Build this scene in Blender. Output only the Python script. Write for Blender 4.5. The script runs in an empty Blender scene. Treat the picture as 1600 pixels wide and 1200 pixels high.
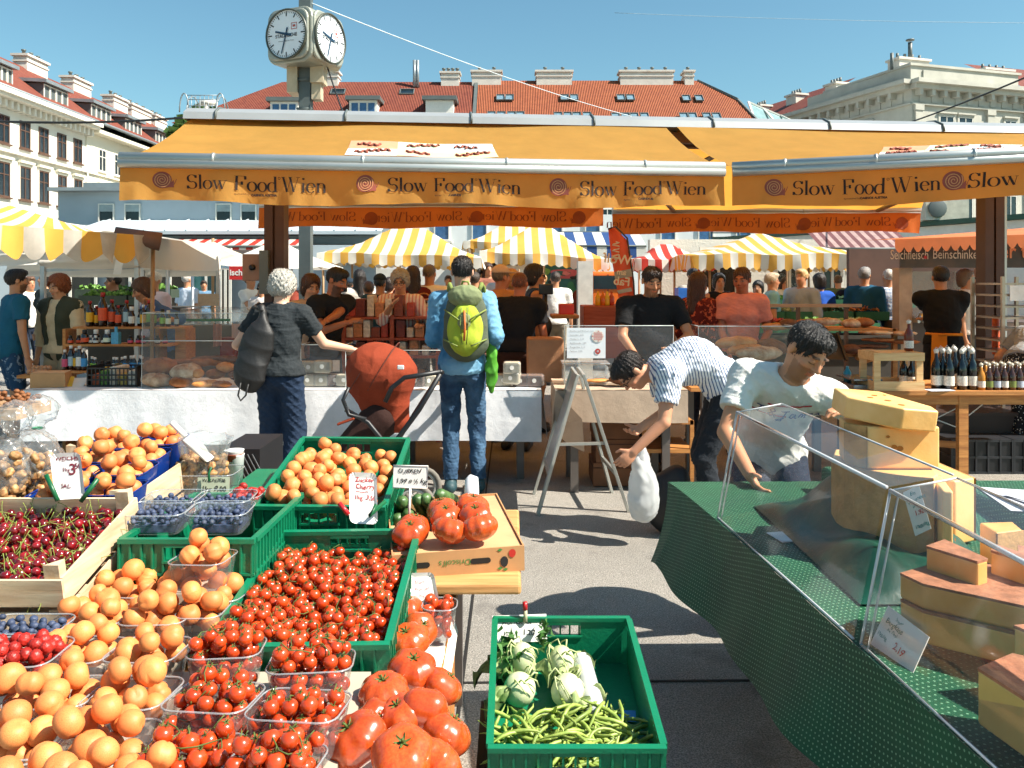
import bpy, bmesh, math, random
import numpy as np
from mathutils import Vector, Matrix
from math import sin, cos, pi, radians, sqrt, hypot
random.seed(7); RNG = np.random.RandomState(5)
# ---------------------------------------------------------------- camera, sky, sun, exposure
F = 1300.0; H = 1.62; HZ = 440.0          # focal length in photo pixels, eye height, horizon row
sc = bpy.context.scene
cam = bpy.data.objects.new('camera', bpy.data.cameras.new('camera'))
sc.collection.objects.link(cam); sc.camera = cam
cam.location = (0, 0, H); cam.rotation_euler = (radians(90), 0, 0)
cam.data.lens = 36*F/1600; cam.data.sensor_width = 36; cam.data.shift_y = -0.1
cam.data.clip_start = 0.05; cam.data.clip_end = 2000
SUN = Vector((0.64, -0.21, 0.74)).normalized()
EL = math.asin(SUN.z)
w = bpy.data.worlds.new('World'); sc.world = w; w.use_nodes = True
nt = w.node_tree
sky = nt.nodes.new('ShaderNodeTexSky'); sky.sky_type = 'NISHITA'; sky.sun_disc = False
sky.sun_elevation = EL; sky.sun_rotation = math.atan2(SUN.x, SUN.y)
sky.air_density = 1.2; sky.dust_density = 1.0; sky.ozone_density = 1.0; sky.altitude = 150
tint = nt.nodes.new('ShaderNodeMixRGB'); tint.blend_type = 'MULTIPLY'; tint.inputs[0].default_value = 1; tint.inputs[2].default_value = (.68, .98, .97, 1)
nt.links.new(sky.outputs[0], tint.inputs[1]); nt.links.new(tint.outputs[0], nt.nodes['Background'].inputs[0])
nt.nodes['Background'].inputs[1].default_value = 0.072
sun = bpy.data.objects.new('sun', bpy.data.lights.new('sun', 'SUN'))
sc.collection.objects.link(sun)
sun.data.energy = 5.0; sun.data.angle = radians(0.5); sun.data.color = (1.0, 0.93, 0.82)
sun.rotation_euler = SUN.to_track_quat('Z', 'Y').to_euler()
sc.view_settings.view_transform = 'Standard'; sc.view_settings.look = 'None'
sc.view_settings.exposure = 1.1; sc.view_settings.gamma = 1.0
sc.cycles.max_bounces = 7; sc.cycles.transparent_max_bounces = 16
sc.cycles.diffuse_bounces = 3; sc.cycles.glossy_bounces = 3; sc.cycles.transmission_bounces = 4
sc.cycles.caustics_reflective = False; sc.cycles.caustics_refractive = False
sc.cycles.use_adaptive_sampling = True; sc.cycles.adaptive_threshold = 0.03
sc.cycles.use_denoising = True
# ---------------------------------------------------------------- helpers
V = Vector
def P(px, py, Y): return V(((px-800)/F*Y, Y, H-(py-HZ)/F*Y))
def PZ(px, py, z):
 Y = (H-z)*F/(py-HZ); return V(((px-800)/F*Y, Y, z))
def lin(h):
 if not isinstance(h, str): return tuple(h)[:3]
 h = h.lstrip('#'); o = []
 for i in (0, 2, 4):
  v = int(h[i:i+2], 16)/255
  o.append(v/12.92 if v <= .04045 else ((v+.055)/1.055)**2.4)
 return tuple(o)
MC = {}
class NT:
 def __init__(s, name):
  s.m = bpy.data.materials.new(name); s.m.use_nodes = True; s.t = s.m.node_tree
  s.b = s.t.nodes['Principled BSDF']; s.out = s.t.nodes['Material Output']; s.tc = None
 def n(s, typ, **k):
  o = s.t.nodes.new('ShaderNode'+typ)
  for a, v in k.items():
   if a.startswith('_'): setattr(o, a[1:], v)
   else: o.inputs[int(a[1:]) if a[0] == 'i' and a[1:].isdigit() else a.replace('__', ' ')].default_value = v
  return o
 def l(s, a, b): s.t.links.new(a, b)
 def co(s, kind='Object', scale=None, rot=None):
  if s.tc is None: s.tc = s.n('TexCoord')
  if scale is None and rot is None: return s.tc.outputs[kind]
  mp = s.n('Mapping'); s.l(s.tc.outputs[kind], mp.inputs[0])
  if scale is not None: mp.inputs['Scale'].default_value = scale
  if rot is not None: mp.inputs['Rotation'].default_value = rot
  return mp.outputs[0]
 def noise(s, scale, detail=4, co=None, rough=.6):
  o = s.n('TexNoise'); o.inputs['Scale'].default_value = scale; o.inputs['Detail'].default_value = detail
  o.inputs['Roughness'].default_value = rough
  s.l(co or s.co(), o.inputs['Vector']); return o.outputs[0]
 def ramp(s, fac, stops, interp='LINEAR'):
  r = s.n('ValToRGB'); r.color_ramp.interpolation = interp
  e = r.color_ramp.elements
  while len(e) < len(stops): e.new(.5)
  for i, (p, c) in enumerate(stops):
   e[i].position = p; c = lin(c) if isinstance(c, str) else ((c,)*3 if isinstance(c, (int, float)) else c)
   e[i].color = (*c[:3], 1)
  s.l(fac, r.inputs[0]); return r.outputs[0]
 def mix(s, fac, a, b, mode='MIX'):
  m = s.n('MixRGB', _blend_type=mode)
  for i, v in ((0, fac), (1, a), (2, b)):
   if isinstance(v, (int, float)): m.inputs[i].default_value = v if i == 0 else (v, v, v, 1)
   elif isinstance(v, (tuple, list, str)): m.inputs[i].default_value = (*lin(v), 1)
   else: s.l(v, m.inputs[i])
  return m.outputs[0]
 def math(s, op, a, b=0):
  m = s.n('Math', _operation=op)
  for i, v in ((0, a), (1, b)):
   if isinstance(v, (int, float)): m.inputs[i].default_value = v
   else: s.l(v, m.inputs[i])
  return m.outputs[0]
 def bump(s, h, dist=.002, strength=1):
  b = s.n('Bump'); b.inputs['Distance'].default_value = dist; b.inputs['Strength'].default_value = strength
  s.l(h, b.inputs['Height']); s.l(b.outputs[0], s.b.inputs['Normal']); return b.outputs[0]
 def base(s, c):
  if isinstance(c, (tuple, str)): s.b.inputs['Base Color'].default_value = (*lin(c), 1)
  else: s.l(c, s.b.inputs['Base Color'])
def mat(name, col, rough=.6, var=.15, sc_=6, bump=0, bs=60, metal=0, spec=.5, col2=None, rnd=0, coat=0, det=4, transl=0, sheen=0):
 """general procedural surface: noise mottling, optional per-object variation, bump, translucency"""
 key = name
 if key in MC: return MC[key]
 t = NT(name); c = lin(col)
 c2 = lin(col2) if col2 else tuple(min(1, v*(1+var)) for v in c)
 c1 = c if col2 else tuple(v*(1-var) for v in c)
 out = t.ramp(t.noise(sc_, det), [(.32, c1), (.68, c2)])
 if rnd:
  oi = t.n('ObjectInfo')
  v = t.ramp(oi.outputs['Random'], [(0, 1-rnd), (1, 1+rnd)])
  r = t.math('MULTIPLY', oi.outputs['Random'], 1)
  mr = t.n('MapRange'); t.l(oi.outputs['Random'], mr.inputs[0]); mr.inputs[3].default_value = 1-rnd; mr.inputs[4].default_value = 1+rnd
  out = t.mix(1, out, mr.outputs[0], 'MULTIPLY')
 t.base(out); t.b.inputs['Roughness'].default_value = rough; t.b.inputs['Metallic'].default_value = metal
 t.b.inputs['Specular IOR Level'].default_value = spec; t.b.inputs['Coat Weight'].default_value = coat
 if bump: t.bump(t.noise(bs, 4), bump)
 if transl:
  tr = t.n('BsdfTranslucent'); t.l(out, tr.inputs[0]); ms = t.n('MixShader'); ms.inputs[0].default_value = transl
  t.l(t.b.outputs[0], ms.inputs[1]); t.l(tr.outputs[0], ms.inputs[2]); t.l(ms.outputs[0], t.out.inputs[0])
 MC[key] = t.m; return t.m
def clear(name, tint=(.96, .98, .98), haze=.06, refl=.5, rough=.05):
 if name in MC: return MC[name]
 t = NT(name); tr = t.n('BsdfTransparent'); tr.inputs[0].default_value = (*lin(tint), 1)
 gl = t.n('BsdfGlossy'); gl.inputs['Roughness'].default_value = rough
 df = t.n('BsdfDiffuse'); df.inputs[0].default_value = (.85, .88, .9, 1)
 fr = t.n('LayerWeight'); fr.inputs[0].default_value = .25
 a = t.n('MixShader'); a.inputs[0].default_value = haze; t.l(tr.outputs[0], a.inputs[1]); t.l(df.outputs[0], a.inputs[2])
 b = t.n('MixShader'); t.l(t.math('ADD', t.math('MULTIPLY', fr.outputs[0], refl), .03), b.inputs[0])
 t.l(a.outputs[0], b.inputs[1]); t.l(gl.outputs[0], b.inputs[2]); t.l(b.outputs[0], t.out.inputs[0])
 MC[name] = t.m; return t.m
def wood(name, c1, c2, axis=0, rough=.65, rnd=.08):
 if name in MC: return MC[name]
 t = NT(name); s = [14, 14, 14]; s[axis] = 1.2
 n1 = t.noise(3, 6, t.co(scale=s)); o = t.ramp(n1, [(.3, c1), (.7, c2)])
 n2 = t.noise(40, 3, t.co(scale=[v/8 for v in s])); o = t.mix(.3, o, n2, 'OVERLAY')
 oi = t.n('ObjectInfo'); mr = t.n('MapRange'); t.l(oi.outputs['Random'], mr.inputs[0]); mr.inputs[3].default_value = 1-rnd; mr.inputs[4].default_value = 1+rnd
 t.base(t.mix(1, o, mr.outputs[0], 'MULTIPLY')); t.b.inputs['Roughness'].default_value = rough
 t.bump(n1, .0015); MC[name] = t.m; return t.m
ID = Matrix.Identity(4)
def link(o, parent=None):
 sc.collection.objects.link(o)
 if parent is not None:
  o.parent = parent
  if not parent.get('_local'): o.matrix_parent_inverse = parent.matrix_basis.inverted()
 return o
def tag(o, label, cat, group=None, kind=None):
 if label: o['label'] = label
 if cat: o['category'] = cat
 if group: o['group'] = group
 if kind: o['kind'] = kind
 return o
def thing(name, label, cat, loc=(0, 0, 0), rz=0, group=None, local=False):
 o = bpy.data.objects.new(name, None); o.location = loc; o.rotation_euler = (0, 0, rz)
 o.empty_display_size = .1; sc.collection.objects.link(o); tag(o, label, cat, group)
 if local: o['_local'] = 1
 return o
def dup(o, M=None, label=None, group=None, parent=None):
 c = o.copy(); sc.collection.objects.link(c)
 if parent is not None: c.parent = parent
 elif M is not None: c.matrix_basis = M
 if label: c['label'] = label
 if group: c['group'] = group
 for ch in o.children: dup(ch, parent=c)
 return c
def mesh_from(name, v, f, mats=(), smooth=True, mi=None, parent=None, recenter=None):
 me = bpy.data.meshes.new(name)
 v = np.asarray(v, dtype=np.float64).reshape(-1, 3)
 o = bpy.data.objects.new(name, me)
 if recenter is None: recenter = parent is None
 if recenter and len(v):
  c = np.array([(v[:, 0].min()+v[:, 0].max())/2, (v[:, 1].min()+v[:, 1].max())/2, v[:, 2].min()])
  v = v-c; o.location = tuple(c)
 me.from_pydata(v.tolist(), [], f if isinstance(f, list) else f.tolist())
 for m in (mats if isinstance(mats, (list, tuple)) else [mats]): me.materials.append(m)
 if mi is not None: me.polygons.foreach_set('material_index', mi)
 if smooth is True: me.polygons.foreach_set('use_smooth', [True]*len(me.polygons))
 elif smooth: me.polygons.foreach_set('use_smooth', smooth)
 me.update(); link(o, parent); return o
class MB:
 def __init__(s, M=None): s.v = []; s.f = []; s.mi = []; s.sm = []; s.M = M; s.i = 0
 def add(s, vs, fs, smooth=False, M=None):
  n = len(s.v); A = s.M
  for p in vs:
   p = V(p)
   if M is not None: p = M @ p
   if A is not None: p = A @ p
   s.v.append(tuple(p))
  for f in fs: s.f.append([n+k for k in f]); s.mi.append(s.i); s.sm.append(smooth)
  return s
 def box(s, a, b, M=None):
  x0, y0, z0 = a; x1, y1, z1 = b
  return s.add([(x0, y0, z0), (x1, y0, z0), (x1, y1, z0), (x0, y1, z0), (x0, y0, z1), (x1, y0, z1), (x1, y1, z1), (x0, y1, z1)],
      [(0, 3, 2, 1), (4, 5, 6, 7), (0, 1, 5, 4), (1, 2, 6, 5), (2, 3, 7, 6), (3, 0, 4, 7)], M=M)
 def cbox(s, c, sz, M=None): return s.box([c[i]-sz[i]/2 for i in range(3)], [c[i]+sz[i]/2 for i in range(3)], M)
 def beam(s, a, b, w, h, up=(0, 0, 1)):
  a = V(a); b = V(b); d = (b-a); L = d.length; d.normalize(); x = d.cross(V(up))
  if x.length < 1e-4: x = d.cross(V((1, 0, 0)))
  x.normalize(); z = x.cross(d)
  M = Matrix.Translation(a) @ Matrix((x, d, z)).transposed().to_4x4()
  return s.box((-w/2, 0, -h/2), (w/2, L, h/2), M)
 def tube(s, pts, r, n=8, cap=True, closed=False):
  pts = [V(p) for p in pts]; R = r if isinstance(r, (list, tuple)) else [r]*len(pts)
  vs = []; fs = []; N = len(pts); t0 = None
  for i, p in enumerate(pts):
   t = ((pts[(i+1) % N] if closed or i < N-1 else p)-(pts[i-1] if closed or i > 0 else p))
   if t.length < 1e-9: t = V((0, 0, 1))
   t.normalize()
   if t0 is None:
    x = t.cross(V((0, 0, 1)));
    if x.length < 1e-3: x = t.cross(V((1, 0, 0)))
    x.normalize()
   else:
    x = (x-t*x.dot(t));
    if x.length < 1e-6: x = t.orthogonal()
    x.normalize()
   t0 = t; y = t.cross(x)
   for k in range(n):
    a = 2*pi*k/n; vs.append(p+x*(cos(a)*R[i])+y*(sin(a)*R[i]))
  for i in range(N if closed else N-1):
   j = (i+1) % N
   for k in range(n): fs.append((i*n+k, i*n+(k+1) % n, j*n+(k+1) % n, j*n+k))
  if cap and not closed: fs.append(tuple(range(n-1, -1, -1))); fs.append(tuple((N-1)*n+k for k in range(n)))
  return s.add(vs, fs, True)
 def lathe(s, prof, n=16, M=None, sy=1, cap=True):
  vs = []; fs = []; N = len(prof)
  for r, z in prof:
   for k in range(n): a = 2*pi*k/n; vs.append((r*cos(a), r*sin(a)*sy, z))
  for i in range(N-1):
   for k in range(n): fs.append((i*n+k, i*n+(k+1) % n, (i+1)*n+(k+1) % n, (i+1)*n+k))
  if cap:
   if prof[0][0] > 1e-6: fs.append(tuple(range(n-1, -1, -1)))
   if prof[-1][0] > 1e-6: fs.append(tuple((N-1)*n+k for k in range(n)))
  return s.add(vs, fs, True, M)
 def grid(s, fn, nu, nv, smooth=True, flip=False):
  vs = [fn(i/nu, j/nv) for j in range(nv+1) for i in range(nu+1)]; fs = []
  for j in range(nv):
   for i in range(nu):
    a = j*(nu+1)+i; q = (a, a+1, a+nu+2, a+nu+1); fs.append(q[::-1] if flip else q)
  return s.add(vs, fs, smooth)
 def prism(s, pts, d, M=None, smooth=False):
  """outline pts (x,z) extruded along +y by d"""
  n = len(pts); vs = [(x, 0, z) for x, z in pts]+[(x, d, z) for x, z in pts]
  fs = [tuple(range(n)), tuple(range(2*n-1, n-1, -1))]+[(i, (i+1) % n, n+(i+1) % n, n+i)[::-1] for i in range(n)]
  return s.add(vs, fs, smooth, M)
 def build(s, name, m, parent=None, smooth=None):
  sm = s.sm if smooth is None else smooth
  return mesh_from(name, s.v, s.f, m, sm, s.mi if max(s.mi or [0]) else None, parent)
def bevel(o, wd=.004, seg=2):
 b = o.modifiers.new('b', 'BEVEL'); b.width = wd; b.segments = seg; b.limit_method = 'ANGLE'; return o
def frame(fl, fr, bl):
 x = (fr-fl); W = x.length; x.normalize(); y = bl-fl; y = y-x*y.dot(x); L = y.length; y.normalize(); z = x.cross(y)
 return Matrix.Translation(fl) @ Matrix((x, y, z)).transposed().to_4x4(), W, L
def T(x, y, z): return Matrix.Translation((x, y, z))
def RZ(a): return Matrix.Rotation(a, 4, 'Z')
def RX(a): return Matrix.Rotation(a, 4, 'X')
def RY(a): return Matrix.Rotation(a, 4, 'Y')
def text(s, size, m, M, name='lettering', parent=None, shear=0, bold=0, align='LEFT', sx=1.0, jit=0):
 cu = bpy.data.curves.new('t', 'FONT'); cu.body = s; cu.size = size; cu.shear = shear; cu.offset = bold; cu.align_x = align
 cu.resolution_u = 3; o = bpy.data.objects.new('t', cu); sc.collection.objects.link(o)
 dg = bpy.context.evaluated_depsgraph_get(); me = bpy.data.meshes.new_from_object(o.evaluated_get(dg))
 bpy.data.objects.remove(o)
 M2 = M @ Matrix.Diagonal((sx, 1, 1, 1))
 vs = [M2 @ (v.co+V((jit*sin(v.co.y*40/size*.1+v.co.x*9/size*.3), jit*sin(v.co.x*12/size*.3), 0))) for v in me.vertices]; fs = [tuple(p.vertices) for p in me.polygons]
 if not fs: return None
 return mesh_from(name, vs, fs, m, False, None, parent, recenter=False)
def _arc(cx, cy, rx, ry, a0, a1, n=14): return [(cx+rx*cos(radians(a0+(a1-a0)*i/n)), cy+ry*sin(radians(a0+(a1-a0)*i/n))) for i in range(n+1)]
GL = {
 'S': (.56, [_arc(.28, .53, .2, .19, 20, 270, 14)+_arc(.28, .19, .21, .19, 90, -160, 14), [(.47, .70), (.47, .56)], [(.07, .0), (.07, .16)]]),
 'l': (.26, [[(.13, 0), (.13, .74)], [(.03, .005), (.23, .005)], [(.04, .73), (.13, .73)]]),
 'o': (.5, [_arc(.25, .22, .2, .23, 90, 450, 22)]),
 'w': (.72, [[(.08, .45), (.24, .0)], [(.24, 0), (.36, .42)], [(.34, .45), (.50, 0)], [(.5, 0), (.64, .45)], [(.0, .45), (.17, .45)], [(.28, .45), (.43, .45)], [(.57, .45), (.71, .45)]]),
 'F': (.6, [[(.14, 0), (.14, .72)], [(.03, .005), (.26, .005)], [(.03, .715), (.54, .715)], [(.54, .72), (.54, .55)], [(.14, .37), (.38, .37)], [(.38, .45), (.38, .28)]]),
 'd': (.54, [_arc(.23, .22, .19, .23, 70, 290, 16), [(.40, 0), (.40, .74)], [(.31, .73), (.40, .73)], [(.4, .005), (.5, .005)], [(.40, .38), (.3, .44)], [(.4, .06), (.3, .0)]]),
 'W': (.98, [[(.1, .72), (.31, 0)], [(.31, 0), (.5, .7)], [(.45, .72), (.66, 0)], [(.66, 0), (.86, .72)], [(.0, .715), (.2, .715)], [(.36, .715), (.56, .715)], [(.76, .715), (.96, .715)]]),
 'i': (.27, [[(.13, 0), (.13, .45)], [(.03, .005), (.23, .005)], [(.04, .445), (.13, .445)], [(.13, .6), (.13, .69)]]),
 'e': (.46, [_arc(.23, .22, .19, .23, 10, 320, 18), [(.05, .25), (.42, .25)]]),
 'n': (.56, [[(.12, 0), (.12, .45)], [(.03, .005), (.21, .005)], [(.04, .445), (.12, .445)], _arc(.27, .3, .15, .15, 150, 0, 8)+[(.42, 0)], [(.34, .005), (.51, .005)]]),
 '°': (.16, [_arc(.06, .66, .055, .055, 0, 360, 12)]), ' ': (.3, [])}
def didone(s, size, fn, name, m, parent, z0=0):
 """fn maps (x,z) of the lettering to a world point"""
 vs = []; fs = []; x = 0
 for chh in s:
  wd, strokes = GL[chh]
  for st in strokes:
   pts = [(x+a, b) for a, b in st]; d = []
   for k in range(len(pts)-1):   # densify
    n = max(1, int(hypot(pts[k+1][0]-pts[k][0], pts[k+1][1]-pts[k][1])/.06))
    for j in range(n): d.append((pts[k][0]+(pts[k+1][0]-pts[k][0])*j/n, pts[k][1]+(pts[k+1][1]-pts[k][1])*j/n))
   d.append(pts[-1]); base = len(vs);
   up = pts[-1][1] > pts[0][1]+.2 and len(st) == 2 and abs(pts[-1][0]-pts[0][0]) > .05
   for k, p in enumerate(d):
    a = d[max(0, k-1)]; b = d[min(len(d)-1, k+1)]; dx, dy = b[0]-a[0], b[1]-a[1]; L = hypot(dx, dy) or 1
    hw = (.010+.045*abs(dy/L)**1.6) if not up else .012
    if chh == '°': hw = .01
    nx, ny = -dy/L*hw, dx/L*hw
    vs.append(fn((p[0]+nx)*size, (p[1]+ny)*size)); vs.append(fn((p[0]-nx)*size, (p[1]-ny)*size))
   for k in range(len(d)-1): fs.append((base+2*k, base+2*k+1, base+2*k+3, base+2*k+2))
  x += wd
 return mesh_from(name, [tuple(v) for v in vs], fs, m, False, None, parent, recenter=False)
# ---------------------------------------------------------------- signed distance modelling
class SDF:
 def __init__(s, lo, hi, h):
  s.h = h; s.lo = np.array(lo, float); n = np.ceil((np.array(hi)-s.lo)/h).astype(int)+2; s.n = n
  s.D = np.full(n, .08, np.float32)
 def sl(s, a, b):
  i0 = np.clip(np.floor((np.array(a)-s.lo)/s.h).astype(int), 0, s.n); i1 = np.clip(np.ceil((np.array(b)-s.lo)/s.h).astype(int)+1, 0, s.n)
  ax = [s.lo[k]+s.h*np.arange(i0[k], i1[k]) for k in range(3)]
  return tuple(slice(i0[k], i1[k]) for k in range(3)), (ax[0][:, None, None], ax[1][None, :, None], ax[2][None, None, :])
 def comb(s, S, d, k, mode):
  if d.size == 0: return
  D = s.D[S]
  if mode == 'u':
   if k > 0: hh = np.clip(k-np.abs(D-d), 0, None)/k; r = np.minimum(D, d)-hh*hh*k*.25
   else: r = np.minimum(D, d)
  elif mode == 's':
   if k > 0: hh = np.clip(k-np.abs(D+d), 0, None)/k; r = np.maximum(D, -d)+hh*hh*k*.25
   else: r = np.maximum(D, -d)
  else: r = np.maximum(D, d)
  s.D[S] = r
 def cone(s, a, b, ra, rb, k=.02, mode='u', flat=False, fa=False):
  a = np.array(a, float); b = np.array(b, float); m = max(ra, rb)+.045+k
  S, (x, y, z) = s.sl(np.minimum(a, b)-m, np.maximum(a, b)+m)
  ab = b-a; L2 = max(ab@ab, 1e-9); px, py, pz = x-a[0], y-a[1], z-a[2]
  tr = (px*ab[0]+py*ab[1]+pz*ab[2])/L2; t = np.clip(tr, 0, 1)
  d = np.sqrt((px-t*ab[0])**2+(py-t*ab[1])**2+(pz-t*ab[2])**2)-(ra+(rb-ra)*t)
  L = sqrt(L2)
  if flat: d = np.maximum(d, (tr-1)*L)
  if fa: d = np.maximum(d, -tr*L)
  s.comb(S, d, k, mode); return s
 def ell(s, c, r, R=None, k=.02, mode='u'):
  c = np.array(c, float); r = np.array(r, float); m = r.max()+.045+k
  S, (x, y, z) = s.sl(c-m, c+m); x, y, z = x-c[0], y-c[1], z-c[2]
  if R is not None:
   R = np.array(R)   # columns are local axes
   x, y, z = (x*R[0, 0]+y*R[1, 0]+z*R[2, 0], x*R[0, 1]+y*R[1, 1]+z*R[2, 1], x*R[0, 2]+y*R[1, 2]+z*R[2, 2])
  k0 = np.sqrt((x/r[0])**2+(y/r[1])**2+(z/r[2])**2)+1e-9; k1 = np.sqrt((x/r[0]**2)**2+(y/r[1]**2)**2+(z/r[2]**2)**2)+1e-9
  s.comb(S, k0*(k0-1)/k1, k, mode); return s
 def plane(s, p, n, wob=0):
  """keep the side the normal points away from"""
  n = np.array(n, float); n /= np.linalg.norm(n); S, (x, y, z) = s.sl(s.lo, s.lo+s.n*s.h)
  d = (x-p[0])*n[0]+(y-p[1])*n[1]+(z-p[2])*n[2]; d = d+wob*(np.sin(x*310+z*90)+np.sin(y*270-z*120)+np.sin((x+y)*520)) if wob else d; s.comb(S, d.astype(np.float32), 0, 'i'); return s
 def mesh(s):
  D = s.D; D[0] = D[-1] = .08; D[:, 0] = D[:, -1] = .08; D[:, :, 0] = D[:, :, -1] = .08
  I = D < 0; n = D.shape
  c = np.zeros((n[0]-1, n[1]-1, n[2]-1), np.int8)
  for a in (0, 1):
   for b in (0, 1):
    for e in (0, 1): c += I[a:n[0]-1+a, b:n[1]-1+b, e:n[2]-1+e]
  ci = np.argwhere((c > 0) & (c < 8)); idx = np.full(c.shape, -1, np.int32); idx[ci[:, 0], ci[:, 1], ci[:, 2]] = np.arange(len(ci))
  acc = np.zeros((len(ci), 3)); cnt = np.zeros(len(ci))
  for ax in range(3):
   o = [k for k in range(3) if k != ax]
   for a in (0, 1):
    for b in (0, 1):
     off = np.zeros(3, int); off[o[0]] = a; off[o[1]] = b; off2 = off.copy(); off2[ax] = 1
     p = ci+off; q = ci+off2; dp = D[p[:, 0], p[:, 1], p[:, 2]]; dq = D[q[:, 0], q[:, 1], q[:, 2]]
     m = (dp < 0) != (dq < 0); t = dp[m]/(dp[m]-dq[m]); v = np.tile(off.astype(float), (m.sum(), 1)); v[:, ax] = t
     acc[m] += v; cnt[m] += 1
  vs = s.lo+(ci+acc/cnt[:, None])*s.h; fs = []
  for ax in range(3):
   o = [(ax+1) % 3, (ax+2) % 3]
   A = I[tuple(slice(0, n[k]-1) if k == ax else slice(1, n[k]-1) for k in range(3))]; B = I[tuple(slice(1, n[k]) if k == ax else slice(1, n[k]-1) for k in range(3))]
   for sgn, mm in ((0, A & ~B), (1, ~A & B)):
    e = np.argwhere(mm)
    if not len(e): continue
    for k in o: e[:, k] += 1
    q = []
    for da, db in ((0, 0), (-1, 0), (-1, -1), (0, -1)):
     g = e.copy(); g[:, o[0]] += da; g[:, o[1]] += db; q.append(idx[g[:, 0], g[:, 1], g[:, 2]])
    q = np.stack(q, 1); fs.append(q if sgn == 0 else q[:, ::-1])
  return vs, np.concatenate(fs) if fs else np.zeros((0, 4), int)
def smooth_v(v, f, it=1, lam=.5):
 e = np.concatenate([f[:, [0, 1]], f[:, [1, 2]], f[:, [2, 3]], f[:, [3, 0]]])
 for _ in range(it):
  acc = np.zeros_like(v); cnt = np.zeros(len(v))
  np.add.at(acc, e[:, 0], v[e[:, 1]]); np.add.at(acc, e[:, 1], v[e[:, 0]]); np.add.at(cnt, e[:, 0], 1); np.add.at(cnt, e[:, 1], 1)
  v = v+lam*(acc/cnt[:, None]-v)
 return v
def vnormals(v, f):
 n = np.cross(v[f[:, 2]]-v[f[:, 0]], v[f[:, 3]]-v[f[:, 1]]); o = np.zeros_like(v)
 for k in range(4): np.add.at(o, f[:, k], n)
 return o/(np.linalg.norm(o, axis=1)[:, None]+1e-12)
def folds(v, f, amp, freq, seed=0, axis=(0, 0, 1), stretch=.35):
 r = np.random.RandomState(seed); n = vnormals(v, f); d = np.zeros(len(v)); ax = np.array(axis, float)
 for k in range(5):
  w = r.normal(size=3); w -= ax*(w@ax)*(1-stretch); w *= freq*(.6+.9*r.rand())/np.linalg.norm(w)
  ph = v@w+1.3*np.sin(v@(r.normal(size=3)*freq*.35)+r.rand()*6)
  q = np.sin(ph+r.rand()*6); d += (q if k % 2 else 1.3-2.2*np.abs(q)**.7)*np.exp(-.25*k)
 d = np.clip(d/1.8, -1, 1); return v+n*(d*amp)[:, None]
def set_col(o, col):
 a = o.data.color_attributes.new('Col', 'FLOAT_COLOR', 'POINT'); c = np.ones((len(col), 4), np.float32); c[:, :3] = col
 a.data.foreach_set('color', c.ravel())
# ================================================================ SETTING
def asphalt():
 t = NT('asphalt')
 a = t.noise(135, 3, rough=.85); b = t.noise(1.3, 5); g = t.noise(35, 4)
 c = t.ramp(a, [(.34, (.08, .075, .068)), (.5, (.29, .268, .235)), (.64, (.52, .48, .42))])
 c = t.mix(.45, c, t.ramp(b, [(.3, (.30,)*3), (.7, (.95,)*3)]), 'MULTIPLY'); c = t.mix(.3, c, g, 'OVERLAY'); c = t.mix(t.ramp(t.noise(2.6, 6), [(.56, 0.), (.68, .45)]), c, (.07, .06, .055))
 t.base(c); t.b.inputs['Roughness'].default_value = .85; t.bump(a, .004); return t.m
g = MB(); g.add([(-300, -60, 0), (300, -60, 0), (300, 500, 0), (-300, 500, 0)], [(0, 1, 2, 3)])
tag(g.build('ground', asphalt()), None, None, kind='structure')
g = MB(); jm = mat('joint_tar', '#1c1a18', .8)
for a, b in (((-.45, 3.35), (3.5, 3.42)), ((-.2, 1.0), (-.2, 12))): g.beam((a[0], a[1], .003), (b[0], b[1], .003), .012, .004)
tag(g.build('pavement_joint', jm), None, None, kind='structure')
M_dark = mat('dark_glass', '#1b2a33', .12, .3, 3); M_blind = mat('roller_blind', '#8c9a9b', .6)
M_white = mat('white_paint', '#dcdad2', .5, .06); M_wframe = mat('window_white', '#d6d3c8', .5, .05); M_brown = mat('window_brown', '#5a4032', .5, .1)
def basis(O, u):
 u = V(u).normalized(); z = V((0, 0, 1)); y = z.cross(u)
 return Matrix.Translation(O) @ Matrix((u, y, z)).transposed().to_4x4()
WCACHE = {}
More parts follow.
